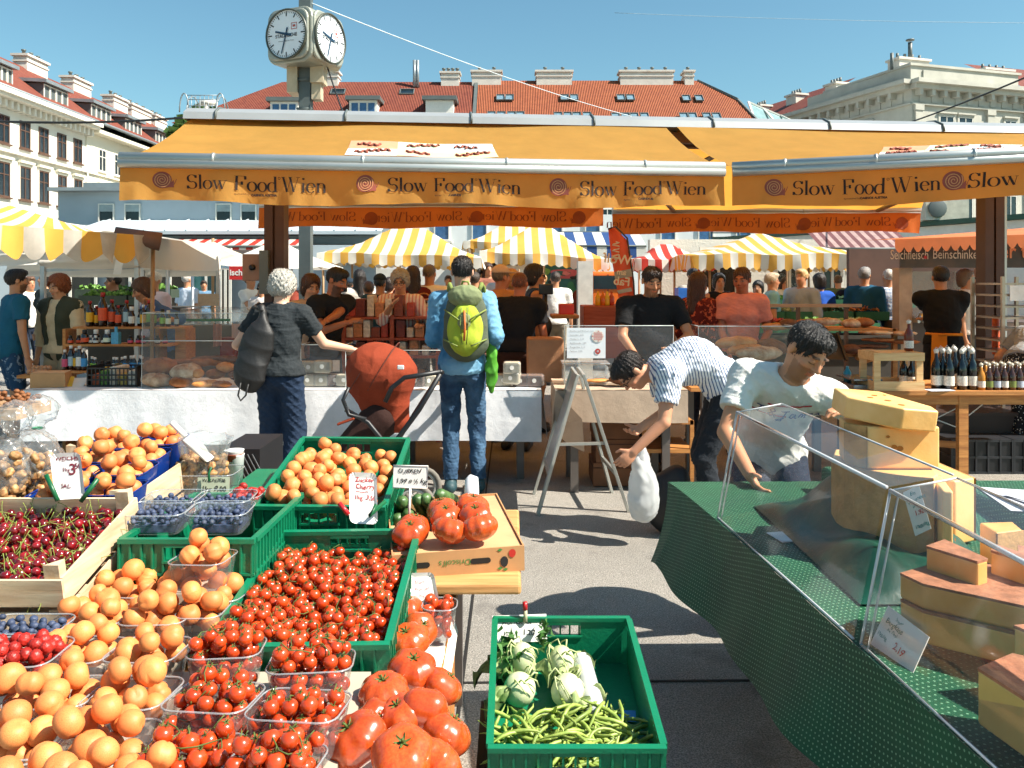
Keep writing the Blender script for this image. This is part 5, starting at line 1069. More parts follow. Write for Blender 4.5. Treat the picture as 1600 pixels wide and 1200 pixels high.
# ---------------------------------------------------------------- main figures
def main_people():
 M_gt = cloth('charcoal_tee', '#2b3033')
 t, d = person('grey haired woman in charcoal T-shirt and navy trousers reaching over the bread table', XS(437, 6.2), 6.2, 176, h=1.68, fem=True, lean=(2, 5), g=1.08, hair=('curly', '#b5b1a8'), top=('#2b3033', .62, M_gt), bot=('wide', '#27384f', cloth('navy_trousers', '#24344b', bump=.003)), vox=.0075, fingers=True, rh=P(548, 545, 6.45), lh=P(412, 560, 6.35), head=(18, -8, 0), skin='#d9a88c', hem=-.015, foldamp=.006, sh_pole=((-1, -.5, -.5), (.1, -.2, -1)), loose=.014)
 sh = d['shd'][1]; b = thing('shoulder_bag', 'black soft shoulder bag hanging from the grey haired woman by its strap', 'bag', tuple(P(388, 610, 6.1)))
 S = SDF((-2.45, 5.85, .7), (-1.6, 6.4, 1.55), .012); S.ell(P(400, 545, 6.08), (.13, .055, .22), RY(radians(14)).to_3x3(), 0); S.ell(P(390, 585, 6.06), (.12, .06, .14), None, .06); S.cone(P(412, 500, 6.1), P(410, 480, 6.12), .035, .03, .05); v, f = S.mesh(); v = folds(smooth_v(v, f, 2), f, .006, 24, 5); mesh_from('bag_body', v, f, mat('bag_leather', '#1d1c1c', .55, .2, 6, .003, 30), True, None, b)
 m = MB(); m.tube([P(376, 598, 6.0), P(372, 618, 6.0), P(376, 626, 6.0), P(384, 618, 6.0), P(388, 600, 6.0)], .007, 6); m.tube([P(410, 485, 6.08), sh+V((-.02, -.07, .06)), sh+V((.0, 0, .085)), sh+V((0, .09, .04))], .011, 6); m.build('strap', mat('bag_leather', '#1d1c1c', .55), b)
 jk = cloth('jacket_blue', '#3a78a0', 'wash', '#8fbcd4', freq=3.5, duty=.8)
 t, d = person('dark haired man in blue hooded jacket and jeans standing with his back to the camera', XS(722, 6.4), 6.4, 180, h=1.80, lean=(1, 3), hair=('short', '#16110f'), top=('#3f7fa8', 1.85, jk), bot=('trousers', '#2b4560', M_denim), shoe='#2b4a50', vox=.0075, fingers=True, rh=P(770, 545, 6.55), lh=P(700, 545, 6.62), feet=((XS(704, 6.4), 6.4), (XS(748, 6.4), 6.42)), sh_pole=((-.3, -.6, -1), (.3, -.6, -1)), foldamp=.006, hem=.06, loose=.012, skin='#c9977a', head=(5, 0, 0), g=.95)
 n = d['neck']; S = SDF((n.x-.2, n.y-.2, n.z-.2), (n.x+.2, n.y+.22, n.z+.15), .01); S.cone(n+V((-.07, -.03, .01)), n+V((.07, -.03, .01)), .05, .05, 0); S.ell(n+V((0, -.065, -.03)), (.12, .055, .06), None, .03); S.cone(n+V((-.09, .02, .01)), n+V((-.05, .07, .0)), .035, .03, .03); S.cone(n+V((.09, .02, .01)), n+V((.05, .07, .0)), .035, .03, .03); v, f = S.mesh(); v = folds(v, f, .007, 40, 3); mesh_from('hood', v, f, jk, True, None, t)
 c = P(727, 505, 6.2); b = thing('backpack', 'lime green and grey hiking backpack worn by the man in the blue jacket', 'backpack', (c.x, c.y, c.z-.3))
 S = SDF((c.x-.25, c.y-.22, c.z-.35), (c.x+.25, c.y+.2, c.z+.32), .009); S.ell(c+V((0, .03, 0)), (.165, .09, .285), None, 0); S.ell(c+V((0, .03, -.15)), (.17, .09, .13), None, .05); S.plane((0, c.y+.09, 0), (0, 1, 0)); v, f = S.mesh(); v = folds(v, f, .004, 25, 2); mesh_from('main_compartment', v, f, cloth('pack_grey', '#555d4c'), True, None, b)
 S = SDF((c.x-.25, c.y-.22, c.z-.35), (c.x+.25, c.y+.2, c.z+.32), .008); S.ell(c+V((0, -.035, -.045)), (.132, .075, .20), None, 0); S.ell(c+V((0, -.07, -.12)), (.11, .055, .10), None, .02); S.ell(c+V((0, -.055, .04)), (.09, .05, .10), None, .02); v, f = S.mesh(); v = folds(v, f, .004, 30, 7); mesh_from('front_pocket', v, f, cloth('pack_lime', '#a8b83a'), True, None, b)
 S = SDF((c.x-.25, c.y-.22, c.z-.35), (c.x+.25, c.y+.2, c.z+.36), .009); S.ell(c+V((0, -.01, .2)), (.13, .09, .09), None, 0); S.ell(c+V((0, -.11, .02)), (.05, .03, .07), None, .02); v, f = S.mesh(); v = folds(v, f, .004, 60, 2); mesh_from('lid', v, f, cloth('pack_lid', '#7c8560'), True, None, b)
 m = MB()
 for q in (-1, 1): m.tube([c+V((q*.155, .0, .10)), c+V((q*.10, -.115, .07)), c+V((q*.04, -.135, .03))], .006, 5); m.tube([c+V((q*.16, 0, -.12)), c+V((q*.12, -.11, -.13)), c+V((q*.05, -.14, -.16))], .006, 5)
 for q in (-1, 1): m.tube([c+V((q*.10, .02, .24)), c+V((q*.12, .06, .29)), c+V((q*.13, .16, .27)), c+V((q*.15, .2, .1))], .018, 6); m.tube([c+V((q*.02, -.118, .12)), c+V((q*.03, -.138, 0)), c+V((q*.015, -.135, -.15))], .004, 4)
 m.tube([c+V((-.03, .02, .27)), c+V((-.02, 0, .31)), c+V((.02, 0, .31)), c+V((.03, .02, .27))], .01, 6); m.build('strap', cloth('pack_strap', '#7d8a4a'), b)
 m = MB(); m.tube([c+V((.0, -.128, .10)), c+V((.005, -.15, -.02)), c+V((.0, -.142, -.12))], .008, 6); m.build('zip_pull', mat('zip_orange', '#c8662a', .6), b)
 c = P(768, 570, 6.33); S = SDF((c.x-.12, c.y-.12, c.z-.3), (c.x+.12, c.y+.12, c.z+.4), .009); S.ell(c+V((0, 0, -.02)), (.045, .035, .20), None, 0); S.cone(c+V((-.01, 0, .1)), c+V((-.03, -.02, .36)), .02, .008, .04); v, f = S.mesh(); v = folds(v, f, .008, 34, 4)
 tag(mesh_from('cloth_bag', v, f, mat('bag_green', '#5fae35', .5, .25, 9, transl=.3), True), 'bright green bag hanging at the right side of the backpack man', 'bag')
 t, d = person('broad stall keeper in black T-shirt with short beard holding a piece of bread', XS(1014, 7.1), 7.1, 0, h=1.74, lean=(6, 12), g=1.22, hair=('short', '#2c1a12'), top=('#141416', .68), bot=('trousers', '#222226'), beard=.55, vox=.0065, fingers=True, rh=P(996, 560, 6.75), lh=P(1052, 542, 6.75), head=(20, 10, 0), skin='#c08058', hem=.08, loose=.016, cut=0, sh_pole=((.8, 0, -.7), (-.8, 0, -.7)))
 t, d = person('man in blue and white striped T-shirt bending deep over a plastic bag', XS(1135, 5.3), 5.3, -90, h=1.80, pel=P(1136, 600, 5.3), lean=(50, 112), hair=('short', '#241a15'), top=('#dfe2e6', .62, cloth('breton', '#e0e2e4', 'stripe', '#3f5a86', (.95, 0, .3), 56, .32)), bot=('trousers', '#24272c', cloth('black_jeans', '#24282e', bump=.003)), vox=.0065, fingers=True, lh=P(990, 706, 5.02), rh=P(1001, 668, 5.3), head=(62, 0, 8), glasses=True, skin='#cf9270', feet=((1.28, 5.2), (1.36, 5.45)), hem=.03, foldamp=.006, loose=.02, sh_pole=((.5, -.2, -.3), (.6, .5, .2)))
 c = P(1003, 745, 5.1); S = SDF((c.x-.22, c.y-.2, .0), (c.x+.22, c.y+.2, .95), .012); S.ell((c.x+.01, c.y, .29), (.10, .08, .15), None, 0); S.cone((c.x, c.y, .42), P(992, 712, 5.05), .07, .015, .06); S.cone((c.x+.02, c.y+.05, .42), P(1004, 690, 5.25), .06, .012, .05); S.plane((0, 0, .13), (0, 0, -1)); v, f = S.mesh(); v = folds(v, f, .006, 60, 8, (0, 0, 1), .3)
 tag(mesh_from('plastic_bag', v, f, mat('bag_white', '#d6d8d8', .35, .08, 4, transl=.45), True), 'white plastic carrier bag held open by the bending man', 'bag')
 S = SDF((XS(1045, 5.3)-.25, 5.0, 0), (XS(1045, 5.3)+.3, 5.6, .6), .014); c = P(1045, 745, 5.35); S.ell((c.x, 5.35, .2), (.15, .13, .2), None, 0); S.ell((c.x+.05, 5.33, .33), (.09, .1, .12), None, .05); v, f = S.mesh(); v = folds(v, f, .006, 26, 3)
 tag(mesh_from('rucksack', v, f, mat('nylon_black', '#141519', .6, .2, 5, .002, 40), True), 'black rucksack on the ground right behind the white plastic bag', 'bag')
 wt = cloth('white_tee', '#dcdad4', transl=0)
 t, d = person('young man with dark hair in white printed T-shirt leaning behind the cheese table', 1.24, 4.0, -6, h=1.76, pel=(1.24, 4.04, .80), lean=(32, 50), roll=-14, hair=('short', '#15110f'), top=('#dcdad4', .62, wt), bot=('trousers', '#2a3140'), vox=.0055, fingers=True, rh=(.985, 3.44, .82), lh=P(1332, 650, 3.5), head=(36, 26, 12), beard=.42, skin='#c98c66', cut=0, hem=.04, foldamp=.0035, loose=.010, sh_pole=((.9, .2, -.4), (-.7, .3, -.5)), eyes_down=True, g=1.03)
 sh = d['top']; m_ = d['mid']; u2 = d['u2']; ax = d['sax']; fw = ax.cross(u2); fw = fw if fw.y < 0 else -fw; o0 = m_+u2*.10+fw*.14-ax*.10
 me = sh.data; import mathutils.bvhtree as bt
 bv = bt.BVHTree.FromPolygons([tuple(V(v.co)) for v in me.vertices], [tuple(p.vertices) for p in me.polygons])
 def proj(a, b, o=.004):
  p = o0+ax*a+u2*b+fw*.1; h_ = bv.ray_cast(p, -fw); return (h_[0]+fw*o) if h_[0] is not None else p-fw*.12
 def stroke(pts, r, mm, nm, o=.004):
  m = MB(); vs = [];
  for k, (a, b) in enumerate(pts):
   p = proj(a, b, o); dd = (V(pts[min(k+1, len(pts)-1)])-V(pts[max(0, k-1)])).normalized(); nx, ny = -dd.y*r, dd.x*r; vs += [proj(a+nx, b+ny, o), proj(a-nx, b-ny, o)]
  m.add(vs, [(2*k, 2*k+1, 2*k+3, 2*k+2) for k in range(len(pts)-1)]); m.build(nm, mm, sh, False)
 mr = mat('print_red', '#b8383a', .8); mb = mat('print_blue', '#1f2f6e', .8)
 stroke([(.02+.012*k, .095+.003*k) for k in range(16)], .004, mr, 'print_line'); stroke([(-.03+.012*k, .012+.004*k) for k in range(13)], .004, mr, 'print_line')
 def scr(x0, z0, gl, sc):
  x = x0
  for g_ in gl:
   G = {'T': [(0, .5), (.45, .6), (.25, .55), (.18, 0), (.05, .02)], '&': [(.4, 0), (.05, .45), (.2, .6), (.3, .45), (.0, .12), (.15, 0), (.4, .25)], 'J': [(.1, .5), (.5, .6), (.35, .55), (.25, -.2), (.0, -.25), (.35, .1)], 'a': [(.3, .3), (.1, .3), (.02, .1), (.15, 0), (.3, .28), (.3, .05), (.4, .02)], 'm': [(0, 0), (.06, .3), (.14, .28), (.14, .02), (.2, .28), (.28, .28), (.3, 0), (.36, .05)], 'e': [(0, .12), (.2, .22), (.14, .32), (.03, .2), (.1, 0), (.25, .08)], 's': [(0, 0), (.12, .32), (.2, .1), (.06, 0), (.3, .06)], '.': [(0, 0), (.05, .02)]}[g_]
   q = []
   for k in range(len(G)-1): q += [(x+(G[k][0]+(G[k+1][0]-G[k][0])*j/4)*sc, z0+(x-x0)*.22+(G[k][1]+(G[k+1][1]-G[k][1])*j/4)*sc) for j in range(4)]
   stroke(q+[(x+G[-1][0]*sc, z0+(x-x0)*.22+G[-1][1]*sc)], .0032, mb, 'lettering', .006); x += (max(p[0] for p in G)+.08)*sc
 scr(-.02, .02, 'T.&James', .085)
 person('person in grey T-shirt and dotted trousers bending over at the right edge behind the bottles', XS(1606, 7.2), 7.2, 130, h=1.72, pel=(XS(1604, 7.2), 7.2, .93), lean=(45, 80), hair=('short', '#3a2a20'), top=('#8f9498', .7), bot=('trousers', '#20242a', cloth('dotted', '#1d2228', 'dots', '#d8dcd8', freq=55, duty=.28)), vox=.009, fem=True, rh=(XS(1650, 7.2), 7.5, .8), lh=(XS(1620, 7.2), 7.8, .8))
main_people()
# ================================================================ MIDDLE GROUND STALLS
class Proto:
 def __init__(s, fn): s.fn = fn; s.o = None; s.used = False
 def place(s, M, label, cat, group=None, mats=None):
  if s.o is None: s.o = s.fn(); s.o['_local'] = 1
  if not s.used: o = s.o; s.used = True; o.matrix_basis = M
  else:
   o = dup(s.o, M)
  for ob in [o]+list(o.children):
   for sl in ob.material_slots: sl.link = 'DATA'
  for k in ('label', 'category', 'group'):
   if k in o.keys(): del o[k]
  tag(o, label, cat, group)
  if mats:
   for slotname, mm in mats.items():
    for ob in [o]+list(o.children):
     if ob.name.split('.')[0] == slotname: ob.material_slots[0].link = 'OBJECT'; ob.material_slots[0].material = mm
  return o
def root(name): return thing(name, None, None, local=True)
def single(name, v, f, m, smooth=True): return mesh_from(name, v, f, m, smooth, None, None, recenter=False)
def S3(a, b=None, c=None): return Matrix.Diagonal((a, b or a, c or a, 1))
RND = random.Random(11)
M_crust = mat('bread_crust', '#7a4322', .75, .3, 14, .004, 60, col2='#a86a38'); M_dcrust = mat('dark_rye_crust', '#4a2b1c', .8, .3, 16, .005, 60, col2='#7d5238'); M_flour = mat('floured_crust', '#8f5c36', .85, .3, 11, .004, 50, col2='#d9c4a6')
M_bread2 = mat('golden_crust', '#b06c30', .7, .25, 10, .003, 60, col2='#d19a58')
def blob(name, parts, h, m, amp=.004, fr=30, seed=1, sm=1):
 R_ = max(max(abs(v) for v in p[0])+max(p[1]) for p in parts)+.03; S = SDF((-R_,)*3, (R_,)*3, h)
 for p in parts: S.ell(p[0], p[1], p[2] if len(p) > 2 else None, p[3] if len(p) > 3 else .02, p[4] if len(p) > 4 else 'u')
 v, f = S.mesh(); v = smooth_v(v, f, sm); v = folds(v, f, amp, fr, seed, (0, 0, 1), 1); return single(name, v, f, m)
PR = {'round': Proto(lambda: blob('bread_loaf', [((0, 0, .05), (.12, .11, .06)), ((0, 0, .105), (.10, .008, .012), RZ(.4).to_3x3(), .01, 's'), ((.02, 0, .105), (.008, .09, .012), RZ(.4).to_3x3(), .01, 's')], .009, M_crust)),
  'long': Proto(lambda: blob('bread_loaf', [((0, 0, .045), (.19, .07, .05))]+[((x, 0, .09), (.012, .05, .012), RZ(.5).to_3x3(), .01, 's') for x in (-.1, -.04, .02, .08)], .009, M_bread2)),
  'bag': Proto(lambda: blob('baguette', [((0, 0, .03), (.26, .035, .032))]+[((x, 0, .06), (.04, .008, .01), RZ(.7).to_3x3(), .006, 's') for x in (-.17, -.09, 0, .09, .17)], .008, M_crust)),
  'flat': Proto(lambda: blob('flat_bread', [((0, 0, .018), (.15, .09, .02))], .008, M_bread2, .003)),
  'bun': Proto(lambda: blob('bread_roll', [((0, 0, .03), (.045, .04, .032))], .006, M_bread2, .002))}
def loaf(k, px, py, Y, yaw, label, group='loaves on the bread stall', sc_=1, m=None, tilt=0):
 p = P(px, py, Y); M = Matrix.Translation(p) @ RZ(radians(yaw)) @ RX(radians(tilt)) @ S3(sc_); PR[k].place(M, label, 'bread', group, {PR[k].o.name.split('.')[0] if PR[k].o else 'x': m} if m and PR[k].o else None)
def draped(name, label, cat, x0, x1, y0, y1, z, drop, m, seed=0, wav=.02, sides=True, fy=0, group=None, flare=.04):
 """cloth over a table: top sheet and skirt in one mesh"""
 r = random.Random(seed); ph = [r.uniform(0, 6) for _ in range(8)]; W = x1-x0; b = MB()
 b.grid(lambda u, v: V((x0+W*u, y0+fy*u+(y1-y0)*v, z+.002*sin(u*40+v*9))), 30, 6, flip=False)
 def skirt(A, B, nn, n):
  L = (B-A).length
  def fn(u, v):
   p = A.lerp(B, u); s = L*u; w_ = (sin(s*5+ph[0]+.8*sin(s*1.7+ph[1]))*.6+sin(s*12+ph[2]+v*1.5)*.3+sin(s*23+ph[3])*.12)*wav*(v**.7); e = flare*v
   return V((p.x, p.y, z-.004-drop*v*(1+.05*sin(s*2+ph[4]))))+nn*(w_+e)
  b.grid(fn, n, 14, flip=True)
 skirt(V((x0, y0, 0)), V((x1, y0+fy, 0)), V((0, -1, 0)), int(W*28))
 if sides: skirt(V((x0, y1, 0)), V((x0, y0, 0)), V((-1, 0, 0)), 20); skirt(V((x1, y0+fy, 0)), V((x1, y1, 0)), V((1, 0, 0)), 20)
 return tag(b.build(name, m), label, cat, group)
M_white_cl = cloth('white_tablecloth', '#dcdddf', bump=.0012); M_beige_cl = cloth('beige_tablecloth', '#b59f8a', bump=.001)
M_tblwood = wood('table_timber', '#9a5f2c', '#c98a48', 0); M_legs = mat('table_legs', '#6b6460', .5, .1, metal=.5)
def table(label, x0, x1, y0, y1, z, m=M_tblwood, leg=.03, nleg=2, lm=None):
 t = thing('trestle_table', label, 'table', ((x0+x1)/2, (y0+y1)/2, 0)); b = MB(); b.box((x0, y0, z-.03), (x1, y1, z)); b.build('table_top', m, t, False)
 for k in range(nleg):
  x = x0+.12+(x1-x0-.24)*k/(nleg-1)
  for y in (y0+.06, y1-.08): b = MB(); b.box((x-leg, y-leg, 0), (x+leg, y+leg, z-.031)); b.build('leg', lm or M_legs, t, False)
 return t
M_clear = clear('acrylic_sheet', haze=.05, refl=.35); M_edge = mat('acrylic_edge', '#c8d2d2', .2, .03, 3)
def pane(b, pts): b.add(pts, [(0, 1, 2, 3)])
def screen(label, x0, x1, y, z0, z1, depth=.3, lean=0, mid=False):
 t = thing('acrylic_screen', label, 'screen', ((x0+x1)/2, y, z0)); b = MB(); pane(b, [(x0, y, z0), (x1, y, z0), (x1, y+lean, z1), (x0, y+lean, z1)])
 if depth: pane(b, [(x0, y+lean, z1), (x1, y+lean, z1), (x1, y+lean+depth, z1), (x0, y+lean+depth, z1)]); pane(b, [(x0, y, z0), (x0, y+lean, z1), (x0, y+depth, z1), (x0, y+depth, z0)]); pane(b, [(x1, y, z0), (x1, y+lean, z1), (x1, y+depth, z1), (x1, y+depth, z0)])
 b.build('pane', M_clear, t, False); b = MB(); r = .0035
 b.tube([(x0, y, z0), (x0, y+lean, z1), (x1, y+lean, z1), (x1, y, z0)], r, 4)
 if depth: b.tube([(x0, y+lean, z1), (x0, y+depth, z1)], r, 4); b.tube([(x1, y+lean, z1), (x1, y+depth, z1)], r, 4)
 if mid: b.tube([(x0, y, (z0+z1)/2+.08), (x1, y, (z0+z1)/2+.08)], r, 4)
 b.build('edge', M_edge, t); return t
def bread_table():
 x0, x1, yf = XS(36, 6.75), XS(846, 6.75), 6.75
 table('long trestle table under the white cloth of the bread stall', x0+.05, x1-.05, yf+.05, 7.55, .735, nleg=5)
 draped('tablecloth', 'long white cloth hanging over the front of the bread table', 'tablecloth', x0, x1, yf, 7.6, .742, .42, M_white_cl, 3, .028)
 Y = 6.95
 for i, (k, px, py, a, lb, m, s_, dY) in enumerate((('round', 250, 582, 20, 'round dark crusted loaf on top at the left end of the acrylic case', M_dcrust, 1.15, .12), ('round', 243, 603, 60, 'floury brown loaf lying below the dark one in the left corner of the case', M_flour, 1.05, 0), ('round', 291, 590, 0, 'pale floured round loaf leaning left of the seeded sticks', M_flour, 1.1, .05), ('round', 282, 604, 40, 'small split loaf at the front of the acrylic case', M_crust, .8, -.04), ('bag', 300, 573, 8, 'long dark baguette lying across the back of the acrylic case', M_dcrust, 1.2, .3), ('bag', 345, 567, -6, 'second dark baguette at the back right of the acrylic case', M_dcrust, 1.1, .35), ('round', 337, 590, 10, 'knobbly seeded loaf in the middle of the acrylic case', M_crust, .7, .1), ('round', 352, 580, 70, 'golden knotted loaf near the handbag', M_bread2, .7, .1), ('long', 322, 604, 25, 'short floured stick loaf at the front of the case', M_flour, .6, -.05), ('long', 345, 605, -20, 'second short stick loaf at the front of the case by the bag', M_crust, .6, -.05), ('round', 372, 592, 20, 'small dark loaf at the right end of the case', M_dcrust, .7, .05), ('bun', 310, 590, 0, 'little roll wedged between the loaves of the case', M_bread2, 1.2, 0))): loaf(k, px, py, Y+dY, a, lb, 'loaves in the acrylic case', s_, m, 10)
 screen('large acrylic bread case between the black crate and the grey haired woman', XS(221, 6.85), XS(396, 6.85), 6.85, .745, 1.36, .35, .02, True)
 screen('low acrylic guard right of the grey haired woman', XS(470, 6.85), XS(540, 6.85), 6.85, .745, 1.1, .3)
 screen('low acrylic guard behind the stroller hood', XS(620, 6.9), XS(690, 6.9), 6.9, .745, 1.05, .3)
 def pack():
  t = root('bread_pack'); b = MB(); b.cbox((0, 0, .05), (.15, .10, .10)); o = bevel(b.build('loaf_block', M_bread2, t, False), .02, 3); b = MB(); b.cbox((0, 0, .052), (.156, .106, .106)); bevel(b.build('wrapper', clear('cellophane', haze=.12, refl=.7, rough=.15), t, False), .02, 3); b = MB(); b.lathe([(0, .056), (.019, .056)], 14, T(0, 0, .055) @ RX(radians(90)), cap=False); b.build('label_sticker', mat('sticker', '#e6e2da', .5), t); return t
 pk = Proto(pack); lab = ('pale wrapped loaf, %s'); PLM = mat('pack_pale', '#cdbfa4', .6, .15, 9); PDM = mat('pack_brown', '#6a3f28', .7, .3, 20)
 spots = [(482, 603, 1, 'bottom left of the stack by the grey haired woman'), (484, 583, 1, 'top left of the stack by the grey haired woman'), (503, 603, 1, 'second from the left by the grey haired woman'), (505, 582, 1, 'standing above the second pack by the woman'), (524, 603, 0, 'dark one left of the stroller hood'), (540, 603, 1, 'touching the stroller hood'), (634, 604, 1, 'left of the blue jacket man'), (652, 604, 0, 'brown one just behind the stroller handle'), (668, 604, 1, 'beside the blue jacket man'), (786, 603, 1, 'right beside the green bag'), (800, 600, 1, 'second right of the green bag'), (815, 604, 0, 'seeded brown one near the table corner'), (836, 604, 0, 'last brown one at the right table corner'), (800, 584, 1, 'lying on top near the right table corner')]
 for px, py, pale, d in spots: pk.place(Matrix.Translation(P(px, py, 6.92+.08*RND.random())) @ RZ(RND.uniform(-.3, .3)) @ S3(.95, .95, 1.0), lab % d if pale else 'dark wrapped loaf, '+d, 'bread', 'wrapped loaves on the white cloth', {'loaf_block': PLM if pale else PDM})
 c = P(512, 572, 7.1); b = MB(Matrix.Translation(c) @ RZ(.2) @ RX(radians(-50))); b.cbox((0, 0, 0), (.2, .015, .13)); tag(bevel(b.build('paper_tray', mat('paper_grey', '#c9cbc8', .7, .1, 30)), .004), 'pale paper tray leaning behind the wrapped loaves near the woman', 'tray')
 c = P(852, 555, 7.3); b = MB(); b.box((c.x-.16, 7.25, .74), (c.x+.16, 7.6, 1.12)); tag(bevel(b.build('covered_box', cloth('tan_cover', '#9b6f50')), .02, 3), 'brown cloth covered box at the right end of the bread table', 'box')
 c = P(74, 601, 6.9); t = thing('cardboard_box', 'small brown cardboard box at the left end of the white cloth', 'box', (c.x, c.y, .745)); b = MB(Matrix.Translation((c.x, 6.95, .745)) @ RZ(.25)); b.box((-.13, -.09, 0), (.13, .12, .115)); b.build('carton', mat('cardboard', '#b98a5c', .8, .08, 12), t, False); b = MB(Matrix.Translation((c.x, 6.95, .862)) @ RZ(.25)); b.box((-.13, -.09, 0), (.13, .12, .004)); b.build('lid', mat('cardboard_light', '#c79c70', .8), t, False)
 for i, (px, py, a, cc, lb) in enumerate(((104, 598, .3, '#d9b23c', 'yellow leaflets fanned beside the small cardboard box'), (121, 600, -.1, '#dcdad4', 'white printed leaflet leaning on the shelf foot'))):
  c = P(px, py, 7.0); b = MB(Matrix.Translation(c) @ RZ(a) @ RX(radians(35))); b.cbox((0, 0, 0), (.10+.03*i, .15, .004)); tag(b.build('leaflet', mat('paper_'+cc, cc, .7), None, False), lb, 'leaflet')
 c = P(180, 606, 6.98); t = thing('black_crate', 'black perforated crate with wrapped goods left of the acrylic case', 'crate', (c.x, c.y, .745)); x0_, x1_, y0_, y1_, z0_ = c.x-.2, c.x+.2, 6.92, 7.2, .747; b = MB()
 for yy in (y0_, y1_):
  for k in range(13): b.box((x0_+.4*k/12-.004, yy-.004, z0_), (x0_+.4*k/12+.004, yy+.004, z0_+.15))
  for z in (.0, .05, .09, .145): b.box((x0_-.006, yy-.006, z0_+z), (x1_+.006, yy+.006, z0_+z+.012))
 b.box((x0_, y0_, z0_), (x1_, y1_, z0_+.008)); b.box((x0_-.01, y0_, z0_), (x0_, y1_, z0_+.17)); b.box((x1_, y0_, z0_), (x1_+.01, y1_, z0_+.17)); b.build('crate_frame', mat('black_plastic', '#15161a', .4), t, False)
 for k, cc in enumerate(('#b8552f', '#6f9a4a', '#cfc7b8', '#c9b25a', '#d6d2c8')): b = MB(); b.box((x0_+.02+.075*k, y0_+.02, z0_+.012), (x0_+.085+.075*k, y1_-.03, z0_+.10+.03*(k % 3))); tag(bevel(b.build('goods_packet', mat('packet_'+cc, cc, .5, .3, 60)), .006), ('orange', 'green', 'off white', 'yellowish', 'pale')[k]+' packet standing in the black perforated crate', 'packet', 'packets in the black perforated crate')
bread_table()
def shelf_stand():
 t = thing('bottle_shelf', 'stepped wooden shelf of syrup and oil bottles on the left', 'shelf', (XS(170, 7.9), 7.9, 0)); rows = []
 for px0, px1, py, Y in ((120, 292, 510, 8.0), (108, 272, 537, 7.8), (98, 226, 578, 7.6)):
  z = hgt(py, Y); b = MB(); b.box((XS(px0, Y), Y-.08, z-.02), (XS(px1, Y), Y+.16, z)); b.build('shelf_board', M_tblwood, t, False); rows.append((z, Y))
 b = MB()
 for px in (100, 245): b.box((XS(px, 7.9)-.015, 7.9, 0), (XS(px, 7.9)+.015, 8.1, rows[0][0]-.02))
 b.box((XS(285, 8.0)-.05, 7.95, 0), (XS(285, 8.0)+.05, 8.2, rows[0][0]-.02)); b.build('upright', M_tblwood, t, False)
 def bottle(cap, name, prof, sq=False):
  def f():
   t = root(name); b = MB(); b.lathe(prof, 14, sy=1); b.build('glass_body', mat('bottle_dark', '#22120c', .12, .2, 4, coat=.5), t); h = prof[-1][1]; b = MB(); b.lathe([(.018, h-.004), (.018, h+.026), (.016, h+.03), (0, h+.03)], 12); b.build('cap', cap, t)
   R_ = prof[1][0]+.0012; b = MB(); b.lathe([(R_, h*.2), (R_, h*.62)], 14, cap=False); b.build('label', mat('label_white', '#dcdcd4', .6), t); return t
  return Proto(f)
 red = mat('cap_red', '#a3231f', .4); wht = mat('cap_white', '#dcdcda', .4); blk = mat('cap_black', '#141418', .4)
 big = bottle(red, 'bottle', [(.030, 0), (.036, .012), (.036, .17), (.016, .215), (.014, .235)]); med = bottle(wht, 'bottle', [(.022, 0), (.026, .008), (.026, .10), (.012, .13), (.011, .14)]); jar = bottle(wht, 'jar', [(.026, 0), (.03, .006), (.03, .055), (.024, .065), (.024, .07)])
 LM = {'y': ('#d9a41e', 'yellow'), 'o': ('#d2512a', 'orange'), 'b': ('#3d8cc4', 'blue'), 'w': ('#d5d8d4', 'white'), 'g': ('#86b848', 'green'), 'p': ('#c94a6a', 'pink'), 'd': ('#2c8a4e', 'dark green'), 'l': ('#cfdcc4', 'pale green'), 's': ('#9db9c6', 'grey blue')}
 def put(pr, px, row, key, hpx, cap, kind, where, k=0):
  z, Y = rows[row]; c = LM[key]; hh = hpx/F*Y; base = {id(big): .265, id(med): .17, id(jar): .10}[id(pr)]; s = hh/base
  pr.place(T(XS(px, Y), Y-.03+.03*(k % 2), z+.001) @ S3(min(s, 1.15), min(s, 1.15), s), '%s %s %s, %s' % (c[1], ('red capped', 'white capped', 'black capped')[cap], kind, where), 'bottle' if kind == 'bottle' else 'jar', 'bottles and jars on the stepped shelf', {'label': mat('label_'+key, c[0], .6, .1, 40), 'cap': (red, wht, blk)[cap]})
 nth = ('first', 'second', 'third', 'fourth', 'fifth', 'sixth', 'seventh', 'eighth', 'ninth', 'tenth', 'eleventh', 'twelfth', 'thirteenth', 'fourteenth', 'fifteenth', 'sixteenth')
 for k, (px, key, hpx, cap) in enumerate(((143, 'y', 40, 0), (151, 'y', 32, 0), (163, 'o', 53, 0), (175, 'o', 42, 0), (187, 'o', 33, 0), (198, 's', 41, 0), (208, 'w', 31, 1), (219, 's', 27, 2), (226, 'y', 34, 1), (233, 'g', 41, 0), (242, 'g', 32, 1), (254, 'g', 27, 2), (265, 'l', 25, 1), (276, 's', 22, 2))): put(big if hpx > 31 else med, px, 0, key, hpx, cap, 'bottle', nth[k]+' from the left on the top shelf', k)
 for k, (px, key, cap) in enumerate(((113, 'o', 2), (123, 'o', 2), (132, 'o', 2), (142, 'w', 1), (152, 'w', 1), (162, 'w', 2), (206, 'p', 2), (216, 'p', 2), (226, 'p', 0), (236, 'p', 2), (248, 'w', 2), (258, 'p', 2), (135, 'o', 2), (150, 'w', 1), (170, 'l', 1))): put(jar, px, 1, key, 13 if k < 12 else 22, cap, 'jar', nth[k % 12]+(' from the left on the middle shelf' if k < 12 else ' tall one at the back of the middle shelf'), k)
